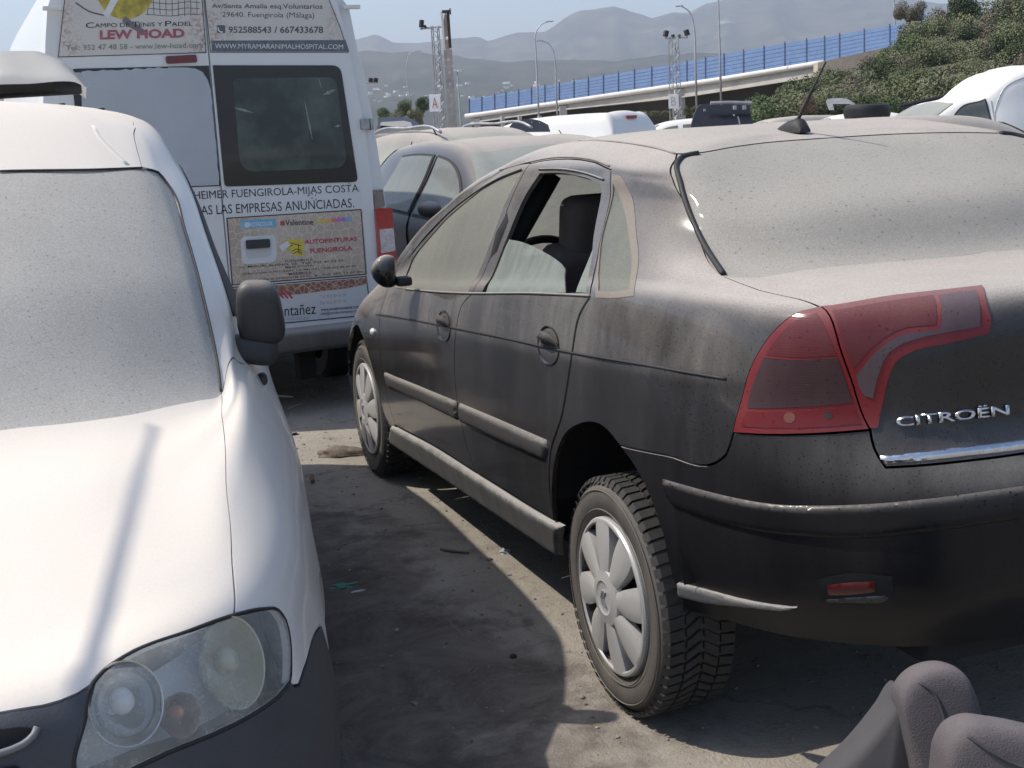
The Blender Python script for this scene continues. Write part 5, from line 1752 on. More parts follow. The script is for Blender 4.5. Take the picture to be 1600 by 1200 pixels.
    green = mat_plain('grey_green_ink', (.22, .24, .19), .5, var=.2)
    yellow = mat_plain('yellow_ink', (.60, .48, .06), .5, var=.2, scale=30)
    blue = mat_plain('sky_blue_ink', (.16, .42, .60), .5, var=.15, scale=30)
    whitei = mat_plain('white_ink', (.66, .66, .65), .5, var=.1)
    tealb = mat_plain('slate_banner', (.115, .135, .15), .5, var=.3, scale=40)

    def frame(pts, w=.0035, par=None, off=.0235):
        bm = bmesh.new()
        P = [mp(x, y, off) for x, y in pts]
        for i in range(len(P)):
            a, b_ = P[i], P[(i+1) % len(P)]
            d = (b_-a).normalized(); s = d.cross(nrm)*w/2
            vs = [a+s-d*w/2, b_+s+d*w/2, b_-s+d*w/2, a-s-d*w/2]
            bm.faces.new([bm.verts.new(v_) for v_ in vs])
        return obj('print_border', bm, ink, par)

    def T(par, s, quad, mat, off=.0248, bold=0.0):
        return text_on(par, 'lettering', s, quad, mp, mat, off=off, bold=bold)
    # upper left advert
    ul = [(322, 82), (91, 89), (101, 0), (108, -58), (311, -62)]
    A1 = plate('advert_print', ul, fl, .02, .0225, ld)
    frame(ul, .004, A1, .0228)
    # tennis ball, racket strings and net
    def disc(name, c, r, mat, off, par, a0=0, a1=360, n=40, clip=None):
        pts = [(c[0]+r[0]*math.cos(R(a0+(a1-a0)*k/n)), c[1]+r[1]*math.sin(R(a0+(a1-a0)*k/n))) for k in range(n)]
        return plate(name, pts, mat, off, off+.0004, par)
    ball = mat_plain('ball_yellow_print', (.42, .34, .06), .5, var=.45, scale=22)
    disc('ball_print', (195, -22), (47, 53), ball, .0228, A1)
    bm = bmesh.new()
    def band(bm, pts, w, off):
        P = [mp(x, y, off) for x, y in pts]
        prev = None
        for i in range(len(P)):
            d = (P[min(i+1, len(P)-1)]-P[max(i-1, 0)]).normalized()
            s = d.cross(nrm)*(w/2/FPX*7.2)
            cur = (bm.verts.new(P[i]+s), bm.verts.new(P[i]-s))
            if prev:
                bm.faces.new((prev[0], cur[0], cur[1], prev[1]))
            prev = cur
    band(bm, spline([(165, 25), (176, 5), (190, -20), (200, -55)], step=6), 9, .0234)
    obj('ball_seam', bm, whitei, A1)
    bm = bmesh.new()
    for k in range(9):
        band(bm, spline([(232+k*9.6, -40), (230+k*9.7, 0), (231+k*9.6, 24-1.5*math.sin(k*.9))], step=8), 1.0, .0230)
    for k in range(7):
        band(bm, spline([(228, 22-k*9.5), (250, 24-k*9.5), (268, 25-k*9.5), (290, 22-k*9.5), (312, 23-k*9.5)], step=6), 1.0, .0230)
    obj('net_print', bm, grey, A1)
    bm = bmesh.new()
    band(bm, spline([(118, 4), (140, 18), (163, 24)], step=6), 2.2, .0230)
    obj('racket_rim_print', bm, grey, A1)
    bm = bmesh.new()
    band(bm, spline([(193, 29), (203, 37), (216, 45), (224, 52)], step=6), 9, .0233)
    obj('racket_handle_print', bm, mat_plain('handle_print_grey', (.17, .16, .17), .5, var=.2), A1)
    T(A1, 'C', [(134, 44), (147, 43.4), (147, 34.8), (134, 35.4)], ink)
    T(A1, 'AMPO DE', [(148, 43.3), (202, 42.1), (202, 35.4), (148, 36.6)], ink)
    T(A1, 'T', [(207, 42), (217, 41.8), (217, 33.8), (207, 34)], ink)
    T(A1, 'ENIS Y', [(217, 41.8), (254, 41), (254, 34.6), (217, 35.4)], ink)
    T(A1, 'P', [(258, 41), (268, 40.8), (268, 32.6), (258, 32.8)], ink)
    T(A1, 'ADEL', [(268, 40.8), (301, 40), (301, 33.6), (268, 34.4)], ink)
    T(A1, 'LEW', [(156, 62), (207, 60.6), (207, 46), (155.6, 47.4)], pink, bold=.04)
    T(A1, 'HOAD', [(214, 60.6), (289, 58.8), (288, 44.4), (214, 46)], pink, bold=.04)
    T(A1, 'Tel.: 952 47 48 58 - www.lew-hoad.com', [(103, 79), (317, 74.4), (316.4, 65.6), (103, 70.6)], green, bold=.004)
    # upper right advert
    ur = [(329, 81.5), (544, 81.5), (532, 45), (514, 0), (492, -58), (314, -62)]
    A2 = plate('advert_print', ur, fl, .022, .0245, rd)
    frame(ur, .004, A2, .0248)
    plate('banner_print', [(329, 64), (538, 63), (544, 81), (329.5, 81)], tealb, .0245, .0249, A2)
    T(A2, 'Av/Santa Amalia esq.Voluntarios', [(331, 14.5), (504, 16.5), (504, 6.0), (331, 5.6)], grey, off=.0256, bold=.012)
    T(A2, '29640. Fuengirola (M\u00e1laga)', [(347, 28.6), (491, 30.6), (491, 19.4), (347, 18.4)], grey, off=.0256)
    T(A2, '952588543 / 667433678', [(357, 51.6), (505, 52), (505, 41.2), (357, 41.2)], grey, off=.0256, bold=.02)
    plate('phone_print', rounded([(337.5, 40), (350.5, 40), (350.5, 52.6), (337.5, 52.6)], 2), grey, .0245, .0252, A2)
    bm = bmesh.new()
    band(bm, spline([(341, 43), (341.5, 47), (345, 50), (348, 50)], step=2), 2.0, .0256)
    obj('phone_handset_print', bm, whitei, A2)
    T(A2, 'WWW.MYRAMARANIMALHOSPITAL.COM', [(336, 75.8), (536, 76.6), (536, 69.4), (336, 68)], whitei, off=.0256)
    # white text sticker across both doors
    stick = mat_plain('white_sticker', (.64, .65, .65), .4, var=.05, scale=6)
    plate('sticker', rounded([(gap(300)+1.2, 293), (560, 285.5), (566, 325), (gap(335)+1.2, 337)], [0, 0, 6, 0]), stick, .022, .0235, rd)
    plate('sticker', [(270, 297), (gap(300)-1.2, 294), (gap(335)-1.2, 337.4), (275, 341)], stick, .020, .0225, ld)
    T(root, 'HEIMER FUENGIROLA-MIJAS COSTA', [(304, 315.4), (561, 303.2), (560, 288), (302.5, 299)], ink, off=.0245)
    T(root, 'AS LAS EMPRESAS ANUNCIADAS.', [(314.5, 336), (553.5, 324), (552.5, 309.6), (313.5, 321.4)], ink, off=.0245)
    # middle advert
    m1 = [(354.5, 341), (564, 327.5), (572, 428.5), (363, 445)]
    A3 = plate('advert_print', m1, cm, .022, .0242, rd)
    frame(m1, .006, A3, .0246)
    plate('label_print', [(374.5, 344.5), (429, 341), (430, 354), (375.5, 357.5)], blue, .0242, .0248, A3)
    T(A3, 'ROTACOLOR', [(391, 354.5), (426, 352.3), (425.6, 345.6), (390.6, 347.8)], whitei, off=.0254, bold=.02)
    disc('label_dot_print', (384.5, 351), (4.6, 4.4), whitei, .0249, A3, n=16)
    T(A3, 'Valentine', [(446, 352.5), (489.6, 351.2), (489, 342.6), (445.4, 343.6)], ink, off=.0254, bold=.01)
    plate('flower_print', rounded([(436, 345), (443, 344.6), (443.6, 352), (436.6, 352.6)], 2), redi, .0242, .0248, A3)
    for k, c_ in enumerate(((.60, .50, .10), (.62, .48, .10), (.62, .36, .12), (.58, .20, .16), (.52, .16, .36), (.36, .18, .50), (.20, .38, .62))):
        x = 494+k*7.6; y = 345.4-k*.55
        disc('colour_blob_print', (x+3, y), (4.2, 3.6), mat_plain('blob_ink', c_, .5, var=.15), .0243+k*.0001, A3, n=12)
    T(A3, 'AUTOPINTURAS', [(476, 382), (558.5, 376), (558, 369.6), (475.4, 374.8)], redi, off=.0254, bold=.03)
    T(A3, 'FUENGIROLA', [(485, 396), (551, 391), (550.4, 384), (484.4, 388.6)], redi, off=.0254, bold=.03)
    yp = [(433, 378), (440, 382), (446, 374), (472, 373), (473, 398), (460, 400), (452, 391), (440, 386)]
    plate('hand_print', yp, yellow, .0242, .0248, A3)
    bm = bmesh.new()
    for cv in ([(454, 379), (462, 382), (470, 384)], [(452, 385), (458, 383)], [(466, 381), (467, 396)], [(456, 393), (464, 389), (472, 392)], [(458, 397), (466, 393), (472, 396)]):
        band(bm, spline(cv, step=3), 1.1, .0253)
    obj('hand_outline_print', bm, ink, A3)
    plate('brush_print', [(434, 384), (448, 376), (452, 383), (440, 392)], whitei, .0248, .0251, A3)
    small = [('FUENGIROLA', (446, 410, 489, 407)), ('C/. MIGUEL BUENO, 32   Telf. 952 47 33 99', (374, 419.6, 537, 409)), ('MIJAS COSTA', (446, 420, 489, 417)),
             ('CTRA. COIN (JUNT. CASA, LA VIRUTA)   Telf. 952 58 97 80', (379, 430.4, 556, 417.8)), ('MARBELLA', (451, 430, 487, 427.4)), ('C/. JOSE S. ENRIQUE LOC. 8   Telf. 952 77 07 80', (391, 440.6, 566, 426.6))]
    for s, (x0, y0, x1, y1) in small:
        T(A3, s, [(x0, y0), (x1, y1), (x1-.3, y1-3.6), (x0-.3, y0-3.6)], ink, off=.0254, bold=.004)
    dsh = plate('handle_recess', rounded([(374, 370), (429, 366.5), (431, 409), (377, 413)], 9), dish, .0242, .0262, rd)
    plate('pocket_shade', rounded([(380, 376), (421, 373), (423, 400), (383, 404)], 7), mat_plain('shaded_dish_white', (.50, .52, .54), .4, var=.08), .0262, .0268, dsh)  # darker copy of the dish white, painting the shade of the hollow
    plate('handle', rounded([(382, 375), (419, 372.6), (419.6, 386), (383, 388.6)], 2), M_['plastic'], .0268, .042, dsh)
    # lower advert
    m2 = [(363.6, 449), (572, 432), (580, 492), (373, 511.5)]
    A4 = plate('advert_print', m2, mat_plain('grey_white_print', (.56, .57, .57), .45, var=.07, scale=6), .022, .0242, rd)
    frame(m2, .006, A4, .0246)
    plate('crackle_band_print', [(364, 450.4), (571, 433.4), (571.6, 443), (540, 450), (500, 454.5), (470, 459), (430, 461), (365, 470)], bc, .0242, .0248, A4)
    T(A4, 'monta\u00f1ez', [(420, 496), (493.6, 490.4), (493, 474.4), (419.4, 480)], ink, off=.0254, bold=.0)
    T(A4, 'www.sonidomontanez.com', [(501.4, 486.4), (561, 481.4), (560.8, 476.2), (501.2, 481.2)], ink, off=.0254, bold=.006)
    T(A4, 'info@sonidomontanez.com', [(501.8, 493.6), (562, 488.6), (561.8, 482.6), (501.6, 487.6)], ink, off=.0254, bold=.0)
    T(A4, 'Tel. 952 47 31 05', [(500, 466.4), (541, 463.2), (540.8, 458.2), (499.8, 461.4)], pale, off=.0254)
    T(A4, 'Fax 952 47 31 05', [(500.4, 476), (541.4, 472.8), (541.2, 467.8), (500.2, 471)], pale, off=.0254)
    T(A4, 'AUDIO VISUALES', [(420, 503), (482, 498.6), (481.8, 494.6), (419.8, 499)], pale, off=.0254)
    bm = bmesh.new()
    for x in (436, 443, 450):
        band(bm, [(x-5, 453), (x+7, 466)], 3.0, .0252)
    obj('stripe_print', bm, redi, A4)
    # stray dots of glue residue
    bm = bmesh.new()
    for (x, y) in ((487.5, 309.5), (488, 303), (493, 305), (494, 312), (545, 286), (544, 282)):
        bmesh.ops.create_uvsphere(bm, u_segments=8, v_segments=6, radius=.0035, matrix=Matrix.Translation(mp(x, y, .025)))
    obj('glue_spots', bm, ink, rd)
    return mp


VANMAP = tall_van()


# ================================================================== OTHER CARS OF THE YARD
CAR_BODIES = {
    # d, z centre, z edge, edge half width, belt z, belt half width, mid half width
    'hatch': [(0.0, .60, .58, .42, .55, .50, .55), (.10, .70, .67, .56, .64, .68, .74), (.55, .84, .81, .60, .76, .78, .86), (1.05, .955, .945, .655, .90, .84, .88),
              (1.5, 1.20, 1.17, .62, .94, .85, .88), (1.95, 1.425, 1.375, .575, .96, .85, .88), (2.5, 1.49, 1.44, .57, .98, .85, .88), (3.1, 1.485, 1.435, .565, 1.0, .845, .88),
              (3.6, 1.44, 1.39, .55, 1.03, .83, .875), (3.95, 1.30, 1.26, .54, 1.04, .79, .86), (4.15, 1.06, 1.04, .58, .96, .74, .82), (4.25, .78, .76, .58, .72, .66, .74)],
    'saloon': [(0.0, .60, .58, .42, .55, .50, .55), (.12, .70, .67, .56, .64, .68, .74), (.65, .83, .80, .60, .75, .78, .86), (1.25, .935, .925, .655, .88, .83, .88),
               (1.75, 1.18, 1.15, .61, .92, .84, .88), (2.2, 1.39, 1.345, .565, .94, .84, .88), (2.7, 1.445, 1.40, .56, .96, .84, .88), (3.2, 1.43, 1.385, .555, .98, .835, .88),
               (3.6, 1.33, 1.29, .55, .99, .82, .875), (4.0, 1.08, 1.065, .60, .98, .79, .86), (4.4, 1.02, 1.00, .60, .92, .74, .82), (4.5, .76, .74, .58, .70, .66, .74)],
    'van': [(0.0, .70, .68, .45, .62, .52, .58), (.10, .82, .79, .58, .74, .70, .76), (.45, .95, .92, .62, .86, .80, .86), (.85, 1.07, 1.05, .68, .98, .85, .88),
            (1.25, 1.36, 1.32, .66, 1.02, .86, .89), (1.65, 1.64, 1.58, .63, 1.04, .86, .89), (2.1, 1.76, 1.69, .64, 1.05, .86, .89), (2.9, 1.80, 1.73, .64, 1.06, .86, .89),
            (3.6, 1.79, 1.72, .63, 1.06, .855, .885), (3.95, 1.76, 1.69, .62, 1.06, .85, .88), (4.08, 1.50, 1.47, .66, 1.05, .83, .87), (4.14, .70, .69, .70, .66, .76, .80)],
    'highvan': [(0.0, .70, .68, .45, .62, .52, .58), (.10, .82, .79, .58, .74, .70, .76), (.45, .97, .94, .62, .88, .80, .86), (.85, 1.12, 1.10, .68, 1.02, .85, .88),
                (1.25, 1.44, 1.40, .66, 1.08, .86, .89), (1.65, 1.66, 1.60, .64, 1.12, .86, .89), (2.05, 1.75, 1.68, .64, 1.14, .86, .89), (2.22, 1.90, 1.80, .66, 1.14, .86, .89),
                (2.42, 2.02, 1.91, .68, 1.14, .86, .89), (3.4, 2.05, 1.95, .69, 1.14, .86, .89), (4.25, 2.02, 1.92, .67, 1.1, .85, .88), (4.32, .70, .69, .70, .66, .76, .80)],
}


def build_car(name, label, cat, kind, pos, heading, paint, glass, scale=1.0, zs=1.0, windows=True, group=None, frames=False):
    """heading: direction the car faces (world angle, 0 = +Y, counter-clockwise)"""
    st = CAR_BODIES[kind]
    L = st[-1][0]
    rows = [[], [], [], [], [], [], [], []]
    for (d, zc, ze, we, zb, wb, wm) in st:
        y = L/2-d
        rows[0].append((-wm*.95, y, .20))
        rows[1].append((-wm, y, .30+.25*zb))
        rows[2].append((-(wm*.45+wb*.55), y, .78*zb))
        rows[3].append((-wb, y, zb))
        rows[4].append((-(wb*.42+we*.58), y, zb*.42+ze*.58))
        rows[5].append((-we, y, ze))
        rows[6].append((-we*.62, y, ze+(zc-ze)*.62))
        rows[7].append((0, y, zc))
    root = thing(name, label, cat, pos, 0.0, group)
    M = Matrix.Translation(pos) @ Matrix.Rotation(heading, 4, 'Z') @ Matrix.Diagonal((scale, scale, scale*zs, 1))
    S = Patch(rows, M=M, sym_u=False, res=3)
    U = np.linspace(0, S.n-1, (S.n-1)*6+1)
    V = np.linspace(0, S.m-1, (S.m-1)*5+1)
    bm = bmesh.new()
    gl, gr = [], []
    for u in U:
        X = S.local(np.full(len(V), u), V)
        gl.append([bm.verts.new(M @ Vector(x)) for x in X])
        gr.append([bm.verts.new(M @ Vector((-x[0], x[1], x[2]))) for x in X[:-1]]+[gl[-1][-1]])
    for g, fl in ((gl, False), (gr, True)):
        for i in range(len(U)-1):
            for j in range(len(V)-1):
                f = (g[i][j], g[i+1][j], g[i+1][j+1], g[i][j+1])
                bm.faces.new(f[::-1] if fl else f)
    for i, fl in ((0, False), (-1, True)):
        ring_ = gl[i]+gr[i][:-1][::-1]
        bm.faces.new(ring_ if fl else ring_[::-1])
    bmesh.ops.recalc_face_normals(bm, faces=bm.faces)
    obj('body', bm, paint, root, smooth=.9)
    if windows:
        hdr = {'hatch': (3, 5, 9, 7.9), 'saloon': (3, 5, 9, 7.5), 'van': (3, 5, 10.2, 9.5), 'highvan': (3, 5, 10.2, 10.0)}[kind]
        a, b, c, d = hdr
        panel('windscreen', S, [[('uv', a+.05, 7), ('uv', a+.05, 4.6)], [('uv', a+.05, 4.6), ('uv', b-.1, 5.25)], [('uv', b-.1, 5.25), ('uv', b-.05, 7)], [('uv', b-.05, 7), ('uv', a+.05, 7)]], glass, root, mirror='join', off=.008, depth=.006, cell=.06, inset=0, step=.08)
        if kind in ('hatch', 'saloon'):
            panel('rear_window', S, [[('uv', d, 7), ('uv', d, 5.2)], [('uv', d, 5.2), ('uv', c, 4.7)], [('uv', c, 4.7), ('uv', c, 7)], [('uv', c, 7), ('uv', d, 7)]], glass, root, mirror='join', off=.008, depth=.006, cell=.06, inset=0, step=.08)
            e = c-.7 if kind == 'hatch' else c-1.1
            sw1 = [[('uv', a+.95, 3.2), ('uv', 5.55, 3.17)], [('uv', 5.55, 3.17), ('uv', 5.62, 4.66)], [('uv', 5.62, 4.66), ('uv', 5.1, 4.60), ('uv', 4.6, 4.36), ('uv', a+.95, 3.2)]]
            sw2 = [[('uv', 5.75, 3.17), ('uv', 7.2, 3.19)], [('uv', 7.2, 3.19), ('uv', 7.0, 4.63)], [('uv', 7.0, 4.63), ('uv', 5.82, 4.66)], [('uv', 5.82, 4.66), ('uv', 5.75, 3.17)]]
            for sw in (sw1, sw2):
                if frames:
                    panel('window_frame', S, sw, M_['rubber'], root, mirror='copy', off=.006, depth=.008, cell=.06, inset=-.02, step=.06)
                panel('side_window', S, sw, glass, root, mirror='copy', off=.010, depth=.006, cell=.06, inset=0, step=.06)
            if frames:
                for mx in (1, -1):
                    bmd = bmesh.new()
                    for uu in (5.68,):
                        pts_ = [S.M @ Vector((q_[0]*mx, q_[1], q_[2])) for q_ in [S.local(uu, v_)[0]*np.array([1.004, 1, 1]) for v_ in np.linspace(.6, 4.7, 12)]]
                        add_tube(bmd, pts_, .006, 5)
                    obj('door_gap', bmd, M_['black'], root)
        else:
            panel('rear_window', S, [[('uv', c+.12, 7), ('uv', c+.12, 5.5), ('uv', c+.2, 5.0)], [('uv', c+.2, 5.0), ('uv', 10.93, 4.7)], [('uv', 10.93, 4.7), ('uv', 10.93, 7)], [('uv', 10.93, 7), ('uv', c+.12, 7)]], glass, root, mirror='join', off=.012, depth=.006, cell=.05, inset=0, step=.05)
            if frames:
                panel('window_frame', S, [[('uv', 4.1, 3.1), ('uv', 6.0, 3.1)], [('uv', 6.0, 3.1), ('uv', 5.9, 4.8)], [('uv', 5.9, 4.8), ('uv', 5.2, 4.72), ('uv', 4.1, 3.1)]], M_['rubber'], root, mirror='copy', off=.006, depth=.008, cell=.06, inset=-.025, step=.06)
            panel('side_window', S, [[('uv', 4.1, 3.1), ('uv', 6.0, 3.1)], [('uv', 6.0, 3.1), ('uv', 5.9, 4.8)], [('uv', 5.9, 4.8), ('uv', 5.2, 4.72), ('uv', 4.1, 3.1)]], glass, root, mirror='copy', off=.008, depth=.006, cell=.06, inset=0, step=.06)
    for wy in (L/2-.85, -L/2+.80):
        for s_ in (-1, 1):
            bm = bmesh.new()
            A = M @ Matrix.Translation((s_*.80, wy, .30)) @ Matrix.Rotation(R(90*s_), 4, 'Y')
            add_lathe(bm, [(.001, .06), (.18, .05), (.20, .075), (.27, .085), (.305, .06), (.305, -.08), (.2, -.1)], A, 24)
            obj('wheel', bm, M_['rubber'], root, smooth=.7)
    return root, S


def paint(name, col, lo=.1, hi=1.0, dust=DUST, n1=.95, gamma=1.0, n0=0.0):
    return mat_dusty(name, col, rough=.3, coat=.3, lo=lo, hi=hi, gamma=gamma, n0=n0, n1=n1, dust=dust, spots=.2, streak=.3)


GL = mat_dusty('dusty_yard_glass', (.02, .026, .026), rough=.05, coat=0, lo=.42, hi=.95, n0=.0, n1=.8, dust=(.36, .36, .32), spots=.2, streak=.2)
GLC = mat_dusty('grey_green_side_glass', (.03, .04, .04), rough=.04, coat=0, lo=.12, hi=.85, n0=.15, n1=.95, dust=(.33, .34, .31), spots=.2, streak=.3)
GLD = mat_dusty('dark_yard_glass', (.012, .015, .018), rough=.06, coat=0, lo=.08, hi=.6, n0=.0, n1=.9, spots=.2, streak=.2)


def yard_cars():
    hd = R(183)
    corner = at_depth(720, 242, 8.5)
    pos = corner-(Matrix.Rotation(hd, 3, 'Z') @ Vector((.575, 4.25/2-1.95, 0)))
    r, S = build_car('hatchback_car', 'dusty dark blue hatchback with a grey roof behind the black saloon, its door mirror showing', 'car', 'hatch', Vector((pos.x, pos.y, 0)), hd, paint('dark_blue_paint', (.016, .019, .026), lo=.03, n1=1.0, gamma=4.0), GLC, zs=corner.z/1.39, frames=True)
    bm = bmesh.new()
    m = at_depth(671, 327, 7.9)
    bmesh.ops.create_uvsphere(bm, u_segments=16, v_segments=10, radius=1, matrix=Matrix.Translation(m) @ Matrix.Diagonal((.075, .075, .052, 1)))
    obj('door_mirror', bm, M_['c5trim'], r, smooth=3.2)
    # estate with roof rails
    c = at_depth(728, 196, 13.5)
    r, S = build_car('estate_car', 'dusty grey estate car with roof rails and a thin aerial, behind the dark blue hatchback', 'car', 'hatch', Vector((c.x+.1, c.y, 0)), R(192), paint('grey_estate_paint', (.10, .10, .10), lo=.4), GL, zs=1.085)
    for s_ in (-1, 1):
        bm = bmesh.new()
        pts = [S.M @ Vector((s_*.55, y, z)) for y, z in ((.25, 1.45), (.1, 1.495), (-.5, 1.51), (-1.2, 1.50), (-1.45, 1.43))]
        add_tube(bm, [Vector(p) for p in spline(pts, step=.1)], .016, 6)
        obj('roof_rail', bm, M_['steel'], r, smooth=3.2)
    bm = bmesh.new()
    add_tube(bm, [at_depth(682, 211, 13.2), at_depth(675, 198, 13.2)], .008, 5)
    obj('aerial', bm, M_['rubber'], r)
    # dark car with its tailgate up, beside the tall van
    c = at_depth(600, 206, 15.5)
    r, S = build_car('hatchback_car', 'dark grey car standing right beside the tall van, below a raised black tailgate', 'car', 'van', Vector((c.x-.35, c.y+1.6, 0)), R(-6), paint('charcoal_paint', (.025, .027, .034), lo=.10, hi=.6), GLD, zs=.90)

    def open_lid(label, pts, d, tilt, mat, par=None, thick=.05, name='tailgate', pane=None):
        """a raised tailgate or bonnet: outline in the picture at distance d, leaning back by tilt metres, of real thickness"""
        p = [at_depth(x, y, d) for x, y in pts]
        zs = [q.z for q in p]
        z0, z1 = min(zs), max(zs)
        back = Vector(CF_); back.z = 0; back.normalize()
        p = [q+back*tilt*(q.z-z0)/(z1-z0) for q in p]
        bm = bmesh.new()
        add_prism(bm, p, Vector((0, 0, 0)), back*thick)
        bmesh.ops.recalc_face_normals(bm, faces=bm.faces)
        return obj(name, bm, mat, par)
    blk = mat_plain('black_lid_inside', (.010, .010, .013), .35, var=.2, coat=.2)
    r2, S2 = build_car('hatchback_car', 'black hatchback with its tailgate raised, seen over the dark grey car beside the tall van', 'car', 'hatch', Vector(at_depth(616, 215, 19.0).xy.to_3d()), R(-12), paint('black_paint_far', (.01, .01, .012), lo=.1), GLD, zs=.95)
    open_lid('', [(588, 201), (588, 183.5), (605, 181.5), (622, 182), (640, 185), (651, 191), (656, 199), (648, 200), (620, 201.5)], 17.5, .5, blk, r2)
    open_lid('', [(592, 196), (592, 186), (620, 186.5), (640, 191), (645, 198), (620, 198)], 17.45, .5, GLD, r2, thick=.02, name='tailgate_window')
    r3, S3 = build_car('hatchback_car', 'dusty car with its black bonnet raised, left of the white van under the bridge', 'car', 'hatch', Vector((at_depth(830, 212, 21.0).x, at_depth(830, 212, 21.0).y, 0)), R(160), paint('dusty_dark_paint', (.02, .02, .022), lo=.4), GL, zs=.92)
    open_lid('', [(795, 199), (802, 191), (815, 186.5), (832, 185.5), (846, 188.5), (857, 195), (860, 206), (795, 207)], 20.0, .25, blk, r3, name='raised_bonnet')
    bm = bmesh.new()
    for (x, y) in ((817, 192), (831, 191), (843, 192)):
        bmesh.ops.create_uvsphere(bm, u_segments=8, v_segments=6, radius=.010, matrix=Matrix.Translation(at_depth(x, y, 19.98)))
    obj('bonnet_studs', bm, M_['steel'], r3)
    # white van under the bridge
    wv = mat_dusty('white_yard_paint', (.74, .74, .72), rough=.3, coat=.3, lo=.05, hi=.5, n0=.1, n1=1, dust=(.66, .60, .50), spots=.1, streak=.2)
    hd = R(33)
    fw_ = Vector((-math.sin(hd), math.cos(hd), 0))
    rr = at_depth(992, 200, 21.0)
    pos = Vector((rr.x, rr.y, 0))+fw_*2.0
    r4, S4 = build_car('white_van', 'white van with a red brake light above its dark rear window, under the bridge', 'van', 'van', pos, hd, wv, GLD, zs=.985)
    bm = bmesh.new()
    add_box(bm, S4.M @ Vector((0, -1.93, 1.70)), (.26, .08, .05), Matrix.Rotation(hd, 3, 'Z'), bevel=.008)
    obj('brake_light', bm, mat_plain('far_red_lens', (.22, .02, .03), .3), r4)
    bm = bmesh.new()
    add_tube(bm, [at_depth(877, 209, 21), at_depth(873, 203, 21)], .008, 5)
    obj('aerial', bm, M_['rubber'], r4)
    # dusty saloon on the far side of the black saloon
    build_car('saloon_car', 'dust covered saloon whose roof shows just over the black saloon, below the white van', 'car', 'saloon', Vector((2.1, 6.3, 0)), R(4), paint('dusty_silver_paint', (.16, .16, .16), lo=.5), GL, zs=1.012)
    # black tailgate beside tower B
    r5, S5 = build_car('hatchback_car', 'car with a tall black tailgate raised, right of the sign with the letter B', 'car', 'hatch', Vector((at_depth(1135, 212, 22.0).x, at_depth(1135, 212, 22.0).y+1.5, 0)), R(10), paint('dusty_grey_paint', (.12, .12, .12), lo=.4), GL, zs=.93)
    open_lid('', [(1078, 203), (1086, 182), (1093, 168), (1100, 162), (1112, 161), (1122, 164), (1160, 162.5), (1176, 161.5), (1177, 199), (1140, 201)], 19.5, .3, blk, r5)
    bm = bmesh.new()
    for (x, y, w) in ((1101, 172, .03), (1148, 168, .05), (1163, 168, .05), (1147, 180, .02)):
        add_box(bm, at_depth(x, y, 19.47), (w, .03, w*1.2), bevel=.004)
    add_tube(bm, [at_depth(1153, 182, 19.47), at_depth(1156, 194, 19.47)], .012, 5)
    add_tube(bm, [at_depth(1110, 161, 19.6), at_depth(1140, 160, 19.6), at_depth(1175, 161, 19.6)], .03, 6)
    obj('tailgate_fittings', bm, M_['steel'], r5)
    # white pick-up end left of it
    build_car('white_car', 'white car end just left of the tall black tailgate, mostly hidden', 'car', 'hatch', Vector((at_depth(1075, 192, 27.0).x, at_depth(1075, 192, 27.0).y+1, 0)), R(70), wv, GLD, zs=1.08)
    # pale blue car, grey cars, white car along the horizon
    build_car('pale_car', 'pale blue car roof just behind the aerial of the black saloon', 'car', 'hatch', Vector((at_depth(1200, 196, 14.5).x, at_depth(1200, 196, 14.5).y+.5, 0)), R(100), mat_dusty('pale_blue_paint', (.45, .55, .56), rough=.3, coat=.3, lo=.15, hi=.55, dust=(.60, .60, .56)), GL, zs=.985)
    build_car('grey_hatchback', 'dark grey hatchback between the raised black tailgate and the bushes', 'car', 'hatch', Vector((at_depth(1205, 186, 27.0).x, at_depth(1205, 186, 27.0).y, 0)), R(75), paint('mid_grey_paint', (.10, .10, .11), lo=.35), GLD, zs=1.03)
    build_car('white_saloon', 'white car with a curved roof in front of the bushes, left of the loose tyre', 'car', 'saloon', Vector((at_depth(1300, 180, 24.0).x, at_depth(1300, 180, 24.0).y, 0)), R(65), wv, GLD, zs=1.06)
    r6, S6 = build_car('grey_hatchback', 'light grey car with its tailgate raised below the bushes, above the white car', 'car', 'hatch', Vector((at_depth(1318, 180, 31.0).x, at_depth(1318, 180, 31.0).y+1.5, 0)), R(5), paint('light_grey_paint', (.25, .25, .25), lo=.4), GLD, zs=1.0)
    open_lid('', [(1297, 172), (1298, 158), (1303, 153.5), (1322, 152), (1334, 154.5), (1341, 163), (1342, 171), (1335, 171), (1333, 162), (1306, 162), (1304, 172)], 29.0, .5, mat_plain('grey_tailgate', (.22, .22, .22), .5, coat=.2), r6)
    # dusty roof that carries the tyre
    cc = at_depth(1375, 187, 17.5)
    r7, S7 = build_car('dusty_car', 'dust covered car carrying a loose tyre on its roof', 'car', 'saloon', Vector((cc.x-.35, cc.y+.35, 0)), R(95), paint('thick_dust_paint', (.12, .11, .10), lo=.6), GL, zs=cc.z/1.447)
    bm = bmesh.new()
    A = Matrix.Translation(cc+Vector((0, .30, .012))) @ Matrix.Rotation(R(1.5), 4, 'Y')
    add_lathe(bm, [(.19, .03), (.20, .0), (.27, .0), (.30, .02), (.31, .05), (.31, .15), (.30, .185), (.27, .205), (.21, .205), (.19, .19), (.19, .03)], A, 48)
    tag(obj('loose_tyre', bm, None, None, smooth=.6), 'loose black tyre lying flat on a dusty car roof', 'tyre').data.materials.append(M_['rubber'])
    bm = bmesh.new()
    tyre = bpy.data.objects['loose_tyre']
